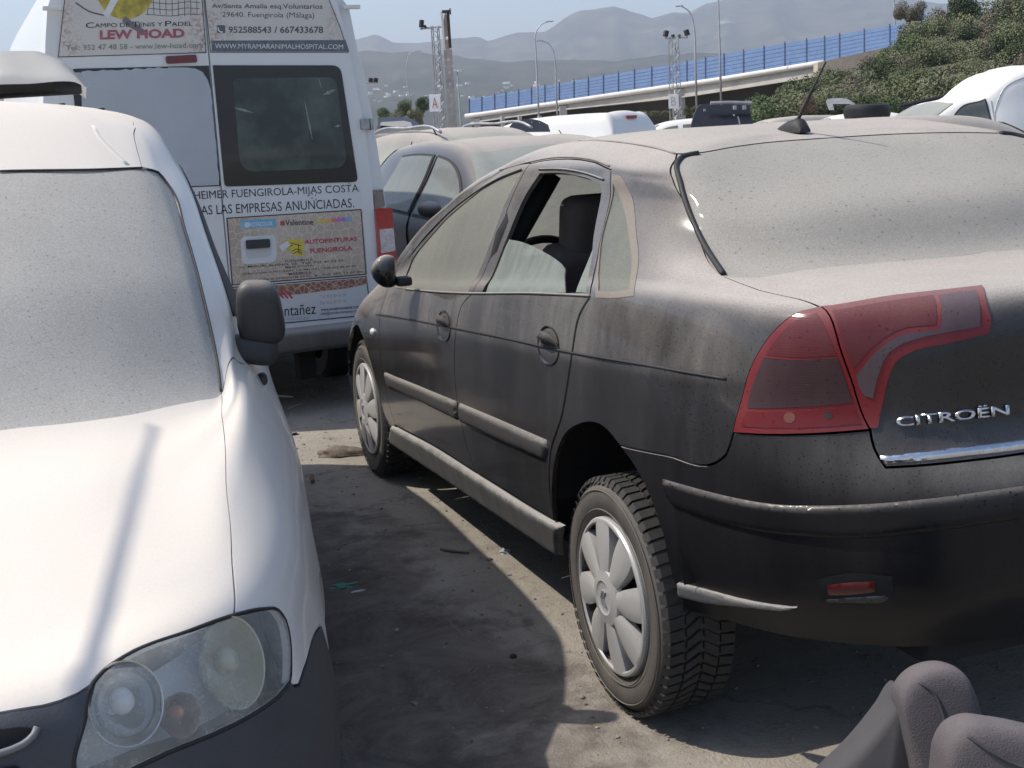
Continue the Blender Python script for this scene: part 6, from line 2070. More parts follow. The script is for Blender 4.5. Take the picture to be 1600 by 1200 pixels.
    for k in range(56):
        a = k*2*math.pi/56
        for (z0, z1) in ((.055, .095), (.105, .145)):
            vs = [A @ Vector((r*math.cos(a+t), r*math.sin(a+t), z)) for (r, t, z) in ((.316, 0, z0), (.316, .08, z0), (.316, .11, z1), (.316, .03, z1))]
            bm.faces.new([bm.verts.new(p_) for p_ in vs])
    o = obj('tread', bm, M_['rubber'], None); o.parent = tyre
    # dusty car on the right edge, windscreen towards the right
    cr = at_depth(1490, 190, 9.0)
    r8, S8 = build_car('saloon_car', 'dust covered saloon at the right edge, with a dusty windscreen and a black wiper arm', 'car', 'saloon', Vector((cr.x+.25, cr.y+.35, 0)), R(-98), paint('dusty_grey_saloon_paint', (.11, .105, .10), lo=.6), GL, zs=1.028)
    bm = bmesh.new()
    add_tube(bm, [at_depth(1530, 216, 8.4), at_depth(1562, 219, 8.35), at_depth(1585, 232, 8.3)], [.012, .016, .012], 6)
    add_tube(bm, [at_depth(1592, 240, 8.2), at_depth(1625, 214, 8.3)], .028, 8)
    obj('wiper', bm, M_['rubber'], r8, smooth=3.2)
    # white high van at the right edge
    cw = at_depth(1478, 190, 17.0)
    r9, S9 = build_car('white_van', 'white high roofed van at the right edge, in front of the bushes', 'van', 'highvan', Vector((cw.x+.75, cw.y+.45, 0)), R(79), wv, GLC, zs=.975, frames=True)
    for mx in (1, -1):
        bmd = bmesh.new()
        pts_ = [(6.25, .8), (6.25, 4.6)]
        loopv = [(6.35, 1.2), (6.4, 4.0), (7.2, 4.75), (8.2, 4.85), (9.6, 4.85), (9.9, 4.4), (9.9, 1.2)]
        for cv_ in (pts_, loopv):
            P_ = [S9.M @ Vector((q_[0]*mx*1.003, q_[1], q_[2])) for q_ in [S9.local(*p_)[0] for p_ in spline([np.array(p_, float) for p_ in cv_], step=.3)]]
            add_tube(bmd, P_, .007, 5)
        obj('panel_seam', bmd, M_['steel'], r9)
    build_car('white_car', 'white car with dark roof bars left of the high roofed white van', 'car', 'van', Vector((at_depth(1500, 172, 22.0).x, at_depth(1500, 172, 22.0).y, 0)), R(85), wv, GLD, zs=1.0)
    bm = bmesh.new()
    for k, (x0, y0, x1, y1) in enumerate(((1405, 166, 1480, 149), (1410, 169, 1478, 153))):
        add_tube(bm, [at_depth(x0, y0, 20.5), at_depth(x1, y1, 20.5)], .03, 6)
    tag(obj('roof_bar', bm, M_['rubber']), 'pair of long black bars lying over the white car by the bushes', 'bar')


yard_cars()


# ================================================================== BRIDGE WITH THE BLUE NOISE BARRIER
def bridge():
    dep = lambda x: 192-(x-733)/667*54
    top = lambda x: float(np.interp(x, [733, 833, 966, 1040, 1103, 1225, 1288, 1390, 1470], [154, 136.5, 113, 101, 89.5, 66.5, 57, 39, 25]))
    bot = lambda x: float(np.interp(x, [733, 1040, 1120, 1285, 1348, 1470], [179, 134.5, 123, 96, 84, 62]))
    gird = lambda x: float(np.interp(x, [733, 875, 1070, 1264, 1300], [193, 172.5, 152, 122, 116]))
    P = lambda x, y: at_depth(x, y, dep(x))
    back = Vector(CF_); back.z = 0; back.normalize()
    blue = mat_plain('blue_barrier_paint', (.10, .17, .32), .55, var=.12, scale=1.2)
    blued = mat_plain('blue_post_paint', (.055, .085, .18), .5, var=.12, scale=1.2)
    conc = mat_plain('pale_concrete', (.40, .37, .33), .85, var=.18, scale=.6)
    pipe = mat_plain('white_parapet', (.60, .58, .55), .7, var=.1, scale=.5)
    br = thing('noise_barrier', 'blue slatted noise barrier with posts along the top of the bridge', 'barrier', P(733, 180))
    xs = [733, 752.5, 772.5, 790, 810, 830, 851, 873.5, 896.5, 919, 942.5, 966, 991, 1018, 1045.5, 1073, 1102, 1131, 1161.5, 1193.5, 1226, 1260, 1288, 1311.5, 1350, 1390, 1430, 1470]
    for a, b in zip(xs[:-1], xs[1:]):
        bm = bmesh.new()
        n = 6
        for k in range(n):
            f0, f1 = k/n, (k+1)/n-.006
            q = []
            for x in (a, b):
                t, o = P(x, top(x)+1.2), P(x, bot(x))
                q.append((o.lerp(t, f0), o.lerp(t, f1)))
            v = [bm.verts.new(p) for p in (q[0][0]-back*.02, q[1][0]-back*.02, q[1][1]+back*.03, q[0][1]+back*.03)]
            bm.faces.new(v)
            w = [bm.verts.new(p) for p in (q[0][1]+back*.03, q[1][1]+back*.03, q[1][0]+back*.06, q[0][0]+back*.06)]
            bm.faces.new(w)
        # backing sheet behind the slats
        v = [P(a, bot(a))+back*.07, P(b, bot(b))+back*.07, P(b, top(b)+1.4)+back*.07, P(a, top(a)+1.4)+back*.07]
        add_prism(bm, v, Vector(), back*.04)
        obj('barrier_panel', bm, blue, br)
    for x in xs:
        bm = bmesh.new()
        t, o = P(x, top(x)-1.5), P(x, bot(x)+1)
        add_tube(bm, [o-back*.06, t-back*.06], .085, 4)
        obj('post', bm, blued, br)
    bs = thing('bridge', 'pale concrete road bridge rising to the right, carrying the blue barrier', 'bridge', (P(1000, 150).x, P(1000, 150).y, 0))
    bm = bmesh.new()
    pts = [P(x, bot(x)+2.2) for x in range(728, 1300, 20)]
    add_tube(bm, pts, .34, 10)
    obj('parapet', bm, pipe, bs, smooth=3.2)
    bm = bmesh.new()
    xr = list(range(735, 1301, 15))
    for i in range(len(xr)-1):
        a, b = xr[i], xr[i+1]
        q = [P(a, bot(a)+4)+back*.5, P(b, bot(b)+4)+back*.5, P(b, gird(b))+back*.5, P(a, gird(a))+back*.5]
        add_prism(bm, q, Vector(), back*9)
        if a < 1260:
            q = [P(a, gird(a)-2.2)+back*.1, P(b, gird(b)-2.2)+back*.1, P(b, gird(b))+back*.1, P(a, gird(a))+back*.1]
            add_prism(bm, q, Vector(), back*.5)
    bmesh.ops.remove_doubles(bm, verts=bm.verts, dist=.001)
    obj('deck', bm, conc, bs)
    for (x, w) in ((880, 11), (1062, 15), (745, 10)):
        bm = bmesh.new()
        c = P(x, bot(x)+8)
        ww = w/2000*dep(x)
        add_box(bm, (c.x+back.x*1.2, c.y+back.y*1.2, c.z/2), (ww, 3.0, c.z), Matrix.Rotation(math.atan2(-back.x, back.y), 3, 'Z'))
        obj('pier', bm, conc, bs)
    bm = bmesh.new()
    ab = [(1278, 98), (1340, 84), (1420, 66), (1420, 100), (1345, 112), (1278, 118)]
    add_prism(bm, [at_depth(x, y, 139) for x, y in ab], Vector(), back*2)
    bmesh.ops.recalc_face_normals(bm, faces=bm.faces)
    obj('abutment', bm, mat_plain('tan_masonry', (.42, .34, .26), .9, var=.25, scale=.7), bs)
    # far wall under the deck, its colour darkened for the shade there; fence
    bm = bmesh.new()
    xw = list(range(735, 1301, 40))
    for i in range(len(xw)-1):
        q = []
        for x in (xw[i], xw[i+1]):
            t_, g_ = P(x, gird(x)+.5), P(x, gird(x))
            q.append((Vector((g_.x, g_.y, 0))+back*8.6, Vector((g_.x, g_.y, g_.z+.15))+back*8.6))
        add_prism(bm, [q[0][0], q[1][0], q[1][1], q[0][1]], Vector(), back*.4)
    bmesh.ops.remove_doubles(bm, verts=bm.verts, dist=.001)
    bmesh.ops.recalc_face_normals(bm, faces=bm.faces)
    tag(obj('under_deck_shade', bm, mat_plain('shade_dark_wall', (.075, .066, .06), .9, var=.3, scale=.4)), 'wall under the bridge, coloured dark to stand in for the shade there', 'wall')
    fr = thing('mesh_fence', 'thin wire mesh fence with concrete posts below the left half of the bridge', 'fence', at_depth(850, 200, 60))
    for x in (785, 812, 843, 912, 926, 1001):
        bm = bmesh.new()
        t = at_depth(x, 181, 60); add_box(bm, (t.x, t.y, t.z/2), (.16, .16, t.z))
        obj('post', bm, conc, fr)
    bm = bmesh.new()
    A, B = at_depth(780, 190, 60), at_depth(1010, 180, 60)
    for k in range(80):
        p = A.lerp(B, k/79)
        add_tube(bm, [Vector((p.x, p.y, .2)), Vector((p.x, p.y, 2.1))], .010, 3, caps=False)
    for z in (.3, .8, 1.3, 1.8, 2.1):
        add_tube(bm, [Vector((A.x, A.y, z)), Vector((B.x, B.y, z))], .014, 3, caps=False)
    obj('mesh', bm, M_['steel'], fr)


bridge()


# ================================================================== LAMPS, MASTS, SIGNS
def lamp(label, pts, d, r0, head, arm=True, group='street lamps beyond the yard'):
    p = [at_depth(x, y, d) for x, y in pts]
    g = Vector((p[0].x, p[0].y, 0))
    root = thing('street_lamp', label, 'street lamp', g, 0, group)
    bm = bmesh.new()
    line = [g]+[Vector(q) for q in spline(p, step=.4)]
    add_tube(bm, line, [r0*(1-.5*i/len(line)) for i in range(len(line))], 6)
    obj('pole', bm, M_['steel'], root, smooth=3.2)
    if head:
        bm = bmesh.new()
        e = p[-1]
        dr = (p[-1]-p[-2]).normalized()
        dr.z *= .3
        add_box(bm, e+dr*.3, (.9, .25, .14), Matrix.Rotation(math.atan2(dr.y, dr.x), 3, 'Z'), bevel=.05)
        obj('lamp_head', bm, M_['steel'], root)
    return root


lamp('tall curved street lamp left of the shorter curved one over the blue barrier', [(839.5, 134), (837, 75), (836, 58), (840, 45), (846, 38), (856, 34)], 165, .13, True)
lamp('shorter curved street lamp facing left over the blue barrier', [(868.5, 131), (866.5, 90), (863, 76), (857, 68), (847, 64)], 172, .12, True)
lamp('curved street lamp right of the floodlight mast with the letter B', [(1086.5, 94), (1084, 40), (1081, 26), (1075, 16), (1065, 10)], 150, .13, True)
lamp('straight thin lamp pole rising out of the top of the picture', [(1125, 88), (1122, -10), (1121, -60)], 150, .13, False)
lamp('straight thin pole at the top edge beside the bushes', [(1398, 38), (1396, -20), (1395, -40)], 140, .11, False)
lamp('faint distant street lamp between the tall van and the sign with the letter A', [(641, 160), (636.5, 95), (640, 84), (652, 80)], 230, .12, True)
lr = lamp('double headed lamp right of the perforated concrete post', [(720, 195), (714.5, 113)], 75, .06, False)
for (x0, x1) in ((707, 713), (715, 723)):
    bm = bmesh.new()
    a, b = at_depth(x0, 110.5, 75), at_depth(x1, 110.5, 75)
    add_box(bm, (a+b)/2, ((b-a).length, .2, .11), bevel=.03)
    obj('lamp_head', bm, mat_plain('white_lamp_head', (.6, .6, .58), .5), lr)


def mast(label, base, topc, w, d, floods, arm, group='lattice floodlight masts'):
    t = at_depth(*topc, d); b0 = at_depth(*base, d)
    g = Vector((b0.x, b0.y, 0))
    root = thing('floodlight_mast', label, 'mast', g, 0, group)
    H = t.z
    gal = mat_plain('dull_galvanised', (.30, .30, .30), .6, .3, var=.25)
    c = []
    ww = w/2000*d/2
    for (sx, sy) in ((-1, -1), (1, -1), (1, 1), (-1, 1)):
        bm = bmesh.new()
        p0, p1 = g+Vector((sx*ww*1.15, sy*ww*1.15, 0)), Vector((g.x+sx*ww*.85, g.y+sy*ww*.85, H))
        add_tube(bm, [p0, p1], .024, 4)
        obj('leg', bm, gal, root)
        c.append((p0, p1))
    bm = bmesh.new()
    n = max(8, int(H/(ww*2.0)))
    for k in range(4):
        a, b = c[k], c[(k+1) % 4]
        for i in range(n):
            f0, f1 = i/n, (i+1)/n
            if i % 2:
                add_tube(bm, [a[0].lerp(a[1], f0), b[0].lerp(b[1], f1)], .013, 3, caps=False)
            else:
                add_tube(bm, [b[0].lerp(b[1], f0), a[0].lerp(a[1], f1)], .013, 3, caps=False)
    obj('bracing', bm, gal, root)
    bm = bmesh.new()
    A, B = at_depth(*arm[0], d), at_depth(*arm[1], d)
    add_tube(bm, [A, B], .04, 6)
    obj('cross_arm', bm, gal, root)
    for (x, y, sx, sy, tl) in floods:
        bm = bmesh.new()
        p = at_depth(x, y, d)
        add_box(bm, p, (sx/2000*d, .22, sy/2000*d), Matrix.Rotation(tl, 3, 'Y'), bevel=.02)
        add_tube(bm, [p, p-Vector((0, 0, sy/2000*d*.9))], .02, 4)
        obj('floodlight', bm, M_['rubber'], root)
    return root


mast('lattice floodlight mast with one dark lamp, behind the sign with the letter A', (690, 200), (679.5, 43), 11, 52, [(658.5, 37, 6, 11, .15), (664, 41.5, 2.5, 5, -.5)], ((656, 45), (700, 41)))
mast('lattice floodlight mast with two dark lamps, behind the sign with the letter B', (1056, 180), (1055, 59), 13, 58, [(1040.5, 52.5, 6, 9, .3), (1073, 51, 6, 9, -.3), (1051.5, 56, 3, 4, 0), (1061, 56, 2.4, 4, .4)], ((1039, 60), (1075, 58.5)))
# floodlight pair peeping out behind the tall van
r_ = thing('floodlight_mast', 'pair of small floodlights on a mast hidden behind the tall van', 'mast', Vector((at_depth(560, 200, 50).x, at_depth(560, 200, 50).y, 0)), 0, 'lattice floodlight masts')
p = at_depth(566, 129, 50)
bm = bmesh.new(); add_tube(bm, [Vector((p.x, p.y, 0)), p], .07, 6); add_tube(bm, [p, at_depth(591, 129, 50)], .04, 6); obj('pole', bm, M_['steel'], r_)
for x in (579, 587):
    bm = bmesh.new(); add_box(bm, at_depth(x, 125, 50), (.15, .2, .15), Matrix.Rotation(.3, 3, 'Y'), bevel=.02); obj('floodlight', bm, M_['rubber'], r_)


def sign(letter, corners, d, label, col, post):
    c = [at_depth(x, y, d) for x, y in corners]
    back = Vector(CF_); back.z = 0; back.normalize()
    root = thing('letter_sign', label, 'sign', Vector((c[0].x, c[0].y, 0)), 0, 'lettered row signs')
    bm = bmesh.new(); add_prism(bm, c, Vector(), back*.02)
    bmesh.ops.recalc_face_normals(bm, faces=bm.faces)
    obj('board', bm, mat_plain('white_sign_board', (.72, .71, .68), .6, var=.08, scale=3), root)
    for x in post:
        bm = bmesh.new()
        t = at_depth(x, corners[0][1], d)+back*.04
        add_tube(bm, [Vector((t.x, t.y, 0)), t], .025, 6)
        obj('post', bm, M_['steel'], root)
    q = np.array(corners, float)
    m = q.mean(0)
    f = lambda u, v: tuple(m+(q[1]-q[0])*u*.5+(q[3]-q[0])*v*.5)
    text_on(root, 'letter', letter, [f(-.5, -.62), f(.5, -.62), f(.5, .62), f(-.5, .62)], lambda x, y, o_: at_depth(x, y, d)-back*o_, col, off=.012, bold=-.004)
    return root


sign('A', [(671.5, 174.5), (688.5, 174), (687.5, 147), (670.5, 147.5)], 40, 'white sign board with a red letter A, beside the perforated post', mat_plain('faded_red_letter', (.45, .14, .10), .6, var=.3, scale=30), (677, 685))
sign('B', [(1045, 169.5), (1060.5, 169.5), (1060, 147), (1044.5, 147)], 50, 'white sign board with a faded letter B, on the lattice mast', mat_plain('faded_pink_letter', (.46, .36, .33), .6, var=.3, scale=30), (1052,))
# perforated precast post with a rusty head
root = thing('perforated_post', 'tall concrete post with a row of round holes and a rusty steel head', 'post', Vector((at_depth(706, 200, 46).x, at_depth(706, 200, 46).y, 0)))
cpost = mat_plain('weathered_concrete_post', (.27, .25, .225), .85, var=.25, scale=3)
back = Vector(CF_); back.z = 0; back.normalize()
a, b = at_depth(697, 40, 46), at_depth(707.5, 200, 46)
dn = (b-a)
foot = a+dn*(a.z/(a.z-b.z))
side_ = back.cross(Vector((0, 0, 1))).normalized()
W_ = 12.5/2000*46
bm = bmesh.new()
N_ = 14
h_pts = [(698.5, 59.5), (701, 93), (702.5, 113), (704, 131), (705, 148.5), (706.5, 163), (707, 176)]
L_ = (foot-a).length
ax_ = (foot-a).normalized()
holes = sorted([(at_depth(x, y, 46)-a).dot(ax_) for x, y in h_pts])
edges_ = [-.55]
for i, h in enumerate(holes):
    edges_.append((h+(holes[i+1] if i+1 < len(holes) else L_))/2)
for i, h in enumerate(holes):
    s0, s1 = edges_[i], (edges_[i+1] if i+1 < len(holes) else L_)
    cen = a+ax_*h
    ring_o = []
    ring_i = []
    for k in range(16):
        t = k*2*math.pi/16
        dx, dz = math.cos(t), math.sin(t)
        hw = W_/2
        up_ = (h-s0) if dz < 0 else (s1-h)
        m = min(hw/abs(dx) if abs(dx) > 1e-6 else 1e9, up_/abs(dz) if abs(dz) > 1e-6 else 1e9)
        ring_o.append(cen+side_*dx*m+ax_*dz*m)
        ring_i.append(cen+side_*dx*.058+ax_*dz*.07)
    for off in (0, .16):
        vo_ = [bm.verts.new(q+back*off) for q in ring_o]; vi_ = [bm.verts.new(q+back*off) for q in ring_i]
        for k in range(16):
            bm.faces.new((vo_[k], vo_[(k+1) % 16], vi_[(k+1) % 16], vi_[k]))
    vi0 = [bm.verts.new(q) for q in ring_i]; vi1 = [bm.verts.new(q+back*.16) for q in ring_i]
    for k in range(16):
        bm.faces.new((vi0[k], vi0[(k+1) % 16], vi1[(k+1) % 16], vi1[k]))
for s_ in (-1, 1):
    v = [a-ax_*.55+side_*s_*W_/2, foot+side_*s_*W_/2]
    bm.faces.new([bm.verts.new(q) for q in (v[0], v[1], v[1]+back*.16, v[0]+back*.16)])
bmesh.ops.recalc_face_normals(bm, faces=bm.faces)
obj('shaft', bm, cpost, root)
bm = bmesh.new()
rm_ = Matrix((side_, back, -ax_)).transposed()
p = at_depth(701.5, 45, 45.9)
add_box(bm, p+side_*.06*0, (.10, .12, 1.35), rm_, bevel=.01)
p = at_depth(692, 47, 45.8)
obj('head_channel', bm, mat_plain('rusty_brown_steel', (.075, .05, .038), .8, .2, var=.5, scale=8), root)
bm = bmesh.new(); add_box(bm, p, (.09, .10, 1.3), rm_, bevel=.01)
obj('head_plate', bm, mat_plain('off_white_plate', (.55, .52, .48), .6, var=.15), root)
bm = bmesh.new(); add_box(bm, at_depth(697, 18, 45.8), (.30, .14, .10), rm_, bevel=.01); add_box(bm, at_depth(703.5, 18, 45.8), (.05, .05, .22), rm_)
obj('head_cap', bm, mat_plain('rusty_cap', (.05, .036, .03), .8, .2, var=.5, scale=8), root)
bm = bmesh.new(); add_box(bm, Vector((foot.x, foot.y, .75))+back*.05, (.42, .35, 1.5), Matrix.Rotation(math.atan2(-back.x, back.y), 3, 'Z'), bevel=.02)
obj('meter_box', bm, mat_plain('grey_box', (.33, .33, .32), .6, var=.1), root)


# ================================================================== SHRUBS
def leaf_mats():
    out = []
    for nm, c0, c1 in (('olive_leaves', (.065, .08, .036), (.175, .19, .095)), ('green_leaves', (.05, .08, .033), (.145, .185, .08)), ('grey_brown_leaves', (.09, .08, .055), (.20, .175, .12)), ('pale_olive_leaves', (.095, .105, .055), (.22, .225, .13)), ('dark_leaves', (.025, .042, .018), (.08, .105, .045)), ('dry_red_leaves', (.12, .075, .045), (.22, .15, .10))):
        m, t, b = new_mat(nm)
        g = t.nodes.new('ShaderNodeObjectInfo')
        v = scaled_vec(t, (1, 1, 1))
        n = noise_node(t, 1.6, 4, .6, v)
        n2 = noise_node(t, 14, 2, .6, v)
        f = math_node(t, 'ADD', math_node(t, 'MULTIPLY', n.outputs[0], .7), math_node(t, 'MULTIPLY', n2.outputs[0], .4))
        t.links.new(mixc(t, maprange(t, f, .35, .75), c0, c1), b.inputs['Base Color'])
        b.inputs['Roughness'].default_value = .7
        b.inputs['Specular IOR Level'].default_value = .2
        out.append(m)
    return out


LEAF = leaf_mats()
BARK = mat_plain('shrub_bark', (.10, .08, .06), .9, var=.3)


def shrub_mesh(seed, n=1500, leaf=.19):
    rnd = random.Random(seed)
    lobes = []
    for k in range(9):
        a = rnd.uniform(0, 2*math.pi); r = rnd.uniform(.15, .75)
        lobes.append((Vector((r*math.cos(a), r*math.sin(a), rnd.uniform(.35, 1.25)-.35*r)), rnd.uniform(.30, .55)))
    bm = bmesh.new()
    for k in range(n):
        c, r = lobes[rnd.randrange(len(lobes))]
        d = Vector((rnd.gauss(0, 1), rnd.gauss(0, 1), rnd.gauss(0, 1))).normalized()
        p = c+d*r*rnd.uniform(.45, 1.08)**.6
        if p.z < .02:
            p.z = rnd.uniform(.02, .3)
        s = leaf*rnd.uniform(.5, 1.1)
        n_ = (d+Vector((rnd.gauss(0, .6), rnd.gauss(0, .6), rnd.gauss(0, .6)+.2))).normalized()
        t = n_.cross(Vector((rnd.gauss(0, 1), rnd.gauss(0, 1), rnd.gauss(0, 1)))).normalized()
        b = n_.cross(t)
        q = [p+t*s*.5, p+b*s*.28, p-t*s*.5, p-b*s*.28]
        bm.faces.new([bm.verts.new(x) for x in q])
    me = bpy.data.meshes.new('foliage')
    bm.to_mesh(me); bm.free()
    bs = bmesh.new()
    for c, r in lobes:
        add_tube(bs, [Vector((c.x*.1, c.y*.1, 0)), c*.55+Vector((0, 0, .05)), c], [.05, .035, .012], 5)
    ms = bpy.data.meshes.new('stems')
    bs.to_mesh(ms); bs.free()
    ms.materials.append(BARK)
    return me, ms


SH = []
for k in range(7):
    me, ms = shrub_mesh(40+k, 9500, .085)
    me.materials.append(LEAF[(0, 1, 3, 2, 4, 0, 5)[k]])
    SH.append((me, ms))


def shrub(x, y, rpx, d, kind, label, group, zs=1.0):
    """crown centred near pixel (x, y) with half width rpx, standing at distance d on the slope under it"""
    c = at_depth(x, y, d)
    r = rpx/2000*d
    root = thing('shrub', label, 'shrub', (c.x, c.y, c.z-r*.9), random.uniform(0, 6.28), group)
    s = r/.95
    root.scale = (s, s, s*zs)
    me, ms = SH[kind]
    for nm, m in (('foliage', me), ('stems', ms)):
        o = bpy.data.objects.new(nm, m)
        COL.objects.link(o)
        o.parent = root
    return root


def slope():
    """earth bank that carries the shrubs on the right"""
    m, t, b = new_mat('dry_bank_earth')
    v = scaled_vec(t, (1, 1, 1))
    n = noise_node(t, .5, 6, .65, v)
    t.links.new(mixc(t, n.outputs[0], (.045, .05, .025), (.13, .115, .07)), b.inputs['Base Color'])
    b.inputs['Roughness'].default_value = .95
    bm = bmesh.new()
    g = []
    xs = [1150, 1200, 1260, 1320, 1380, 1440, 1500, 1600, 1750, 1900]
    crest = [178, 150, 122, 104, 74, 34, 14, 4, -5, -5]
    for x, cy in zip(xs, crest):
        row = []
        foot = at_depth(x, 200, 62); foot.z = 0
        top = at_depth(x, cy+12, 125)
        top.z = max(top.z, .05)
        for k in range(8):
            f = k/7
            p = foot.lerp(top, f)
            p.z = top.z*(f**1.15)+.25*math.sin(x*.05+k)*f
            row.append(bm.verts.new(p))
        e = row[-1].co.copy()+Vector(CF_)*40; e.z = 0
        row.append(bm.verts.new(e))
        g.append(row)
    for i in range(len(g)-1):
        for j in range(len(g[0])-1):
            bm.faces.new((g[i][j], g[i+1][j], g[i+1][j+1], g[i][j+1]))
    o = obj('hill_slope', bm, m, None, smooth=3.2)
    o['kind'] = 'structure'


slope()
random.seed(11)
SLOPE_GROUP = 'shrubs covering the slope on the right'
crest = lambda x: float(np.interp(x, [1195, 1230, 1300, 1350, 1400, 1430, 1470, 1520, 1600, 1750], [158, 132, 112, 88, 52, 16, 4, -4, -14, -20]))
footy = lambda x: float(np.interp(x, [1195, 1240, 1340, 1430, 1540, 1600, 1750], [165, 170, 168, 160, 140, 130, 120]))
col_words = ['olive green', 'mid green', 'dusty olive', 'brown and grey', 'fresh green', 'dull olive']
rowsn = 9
for j in range(rowsn):
    f = j/(rowsn-1)
    x = 1196+random.uniform(0, 14)
    while x < 1700:
        ct, ft = crest(x), footy(x)
        if ft-ct > 6:
            rp = random.uniform(42, 64)*(1-.15*f)
            yy = ft+(ct-ft)*f+rp*(.30+.45*f)+random.uniform(-6, 6)
            kind = random.choice((0, 1, 2, 5, 4, 0, 3, 2, 3) if x > 1330 else (0, 1, 4, 1, 2))
            shrub(x, yy, rp, 70+52*f, kind, 'dense shrub in the green and brown thicket on the slope at the right', SLOPE_GROUP, random.uniform(.8, 1.15))
        x += random.uniform(22, 38)
for (x, y, rp, k, lab) in ((1262, 160, 17, 6, 'low reddish brown dry bush at the foot of the slope'), (1420, 12, 24, 3, 'bare grey brown bush on the crest at the top edge')):
    shrub(x, y, rp, 68 if y > 100 else 118, k, lab, SLOPE_GROUP)
for (x, y, rp, d, k, lab) in ((603, 176, 17, 95, 1, 'dark green shrub right beside the tall van'), (632, 166, 17, 105, 0, 'rounded olive shrub left of the sign with the letter A'), (655, 164, 18, 100, 4, 'large green shrub just left of the sign with the letter A'), (648, 180, 20, 90, 2, 'pale low shrub below the large green one, left of the letter A'), (622, 184, 16, 88, 2, 'pale grass-like shrub over the raised black tailgate')):
    shrub(x, y, rp, d, k, lab, None)
for x in range(1000, 1060, 9):
    shrub(x, 176, 6, 80, 2, 'low dry weed bush at the foot of the bridge pier', 'weeds under the bridge')
for x in (1070, 1085, 1180, 1192, 1205):
    shrub(x, 172, 9, 90, 0, 'small green bush in the shade under the bridge', 'bushes under the bridge')


# ================================================================== MOUNTAINS, TOWN, HAZE
def ridge(name, crestpx, D, depth_frac, seed, col0, col1, scar=0.0):
    px = [c[0] for c in crestpx]; py = [c[1] for c in crestpx]
    bm = bmesh.new()
    xs = np.arange(-1500, 2700, 7)
    rows_ = []
    K = 22
    for x in xs:
        y = float(np.interp(x, px, py))
        top = at_depth(x, y, D)
        top.z += noise.fractal(Vector((x*.025, seed, 0)), 1.0, 2.0, 5)*D*.0016
        base = at_depth(x, 210-.058*(x-800), D*depth_frac)
        base.z = 0
        row = []
        for k in range(K):
            f = k/(K-1)
            p = base.lerp(top, f)
            rid = noise.ridged_multi_fractal(Vector((x*.011+f*.6, f*2.0, seed)), .9, 2.1, 6, .9, 2.0)*.55-.55
            p.z = max(0, top.z*(f**1.25)*(1+.55*rid*(1-f)**.6))
            p += Vector(CF_)*(rid*D*.03*(1-f))
            row.append(bm.verts.new(p))
        e = top+Vector(CF_)*(D*.12); e.z = top.z*.35
        row.append(bm.verts.new(e))
        rows_.append(row)
    for i in range(len(rows_)-1):
        for j in range(K):
            bm.faces.new((rows_[i][j], rows_[i+1][j], rows_[i+1][j+1], rows_[i][j+1]))
    m, t, b = new_mat(name+'_scrub')
    v = scaled_vec(t, (.004, .004, .012))
    n = noise_node(t, 1.0, 8, .65, v)
    c = mixc(t, maprange(t, n.outputs[0], .35, .68), col0, col1)
    if scar:
        v2 = scaled_vec(t, (.0011, .0011, .006))
        n2 = noise_node(t, 1.0, 6, .6, v2)
        c = mixc(t, maprange(t, n2.outputs[0], .66, .72, 0, scar), c, (.50, .45, .38))
    t.links.new(c, b.inputs['Base Color'])
    b.inputs['Roughness'].default_value = 1.0
    b.inputs['Specular IOR Level'].default_value = 0.0
    o = obj(name, bm, m, None, smooth=3.2)
    o['kind'] = 'structure'
    return o


ridge('mountains', [(-500, 120), (0, 92), (300, 70), (560, 62), (583, 54), (598, 58), (612, 66), (655, 67), (700, 60), (745, 58), (762, 64), (800, 52), (850, 50), (882, 29), (905, 18), (930, 14), (960, 10), (1000, 22), (1020, 27), (1050, 20), (1080, 18), (1105, 5), (1150, -3), (1200, -11), (1300, -8), (1400, -5), (1500, 8), (1700, 20), (2200, 60)],
      7000, .62, 3.1, (.03, .034, .025), (.13, .115, .09), .8)
ridge('hills', [(-500, 150), (0, 120), (400, 84), (560, 80), (640, 82), (708, 86), (748, 92), (783, 98), (816, 94), (897, 92), (960, 96), (1050, 84), (1150, 82), (1250, 76), (1400, 80), (1700, 100), (2200, 130)],
      4300, .5, 8.7, (.02, .026, .018), (.085, .08, .055), 0)
random.seed(5)
bm = bmesh.new()
for k in range(420):
    x = random.uniform(480, 1000)
    y = random.gauss(157, 9) if random.random() < .7 else random.uniform(128, 168)
    d = random.uniform(3000, 3600)
    p = at_depth(x, y+ (800-x)*.03, d)
    s = random.uniform(4, 10)
    add_box(bm, p, (s*random.uniform(.8, 2.2), s, s*random.uniform(.5, .9)), Matrix.Rotation(random.uniform(0, 3), 3, 'Z'))
o = obj('hillside_town', bm, mat_plain('whitewashed_walls', (.78, .75, .70), .8, var=.25, scale=.01))
o['kind'] = 'stuff'
o['label'] = 'whitewashed houses of the distant town on the hillside'
o['category'] = 'town'

bm = bmesh.new()
add_box(bm, (0, 1500, 449), (18600, 21600, 900))
hm = bpy.data.materials.new('summer_haze')
hm.use_nodes = True
t = hm.node_tree
t.nodes.remove(t.nodes['Principled BSDF'])
pv = t.nodes.new('ShaderNodeVolumePrincipled')
pv.inputs['Color'].default_value = (.80, .88, 1.0, 1)
pv.inputs['Density'].default_value = 1.55e-4
pv.inputs['Anisotropy'].default_value = .2
t.links.new(pv.outputs[0], t.nodes['Material Output'].inputs['Volume'])
o = obj('haze', bm, hm)
o['kind'] = 'stuff'
o['label'] = 'pale summer haze over the distance'


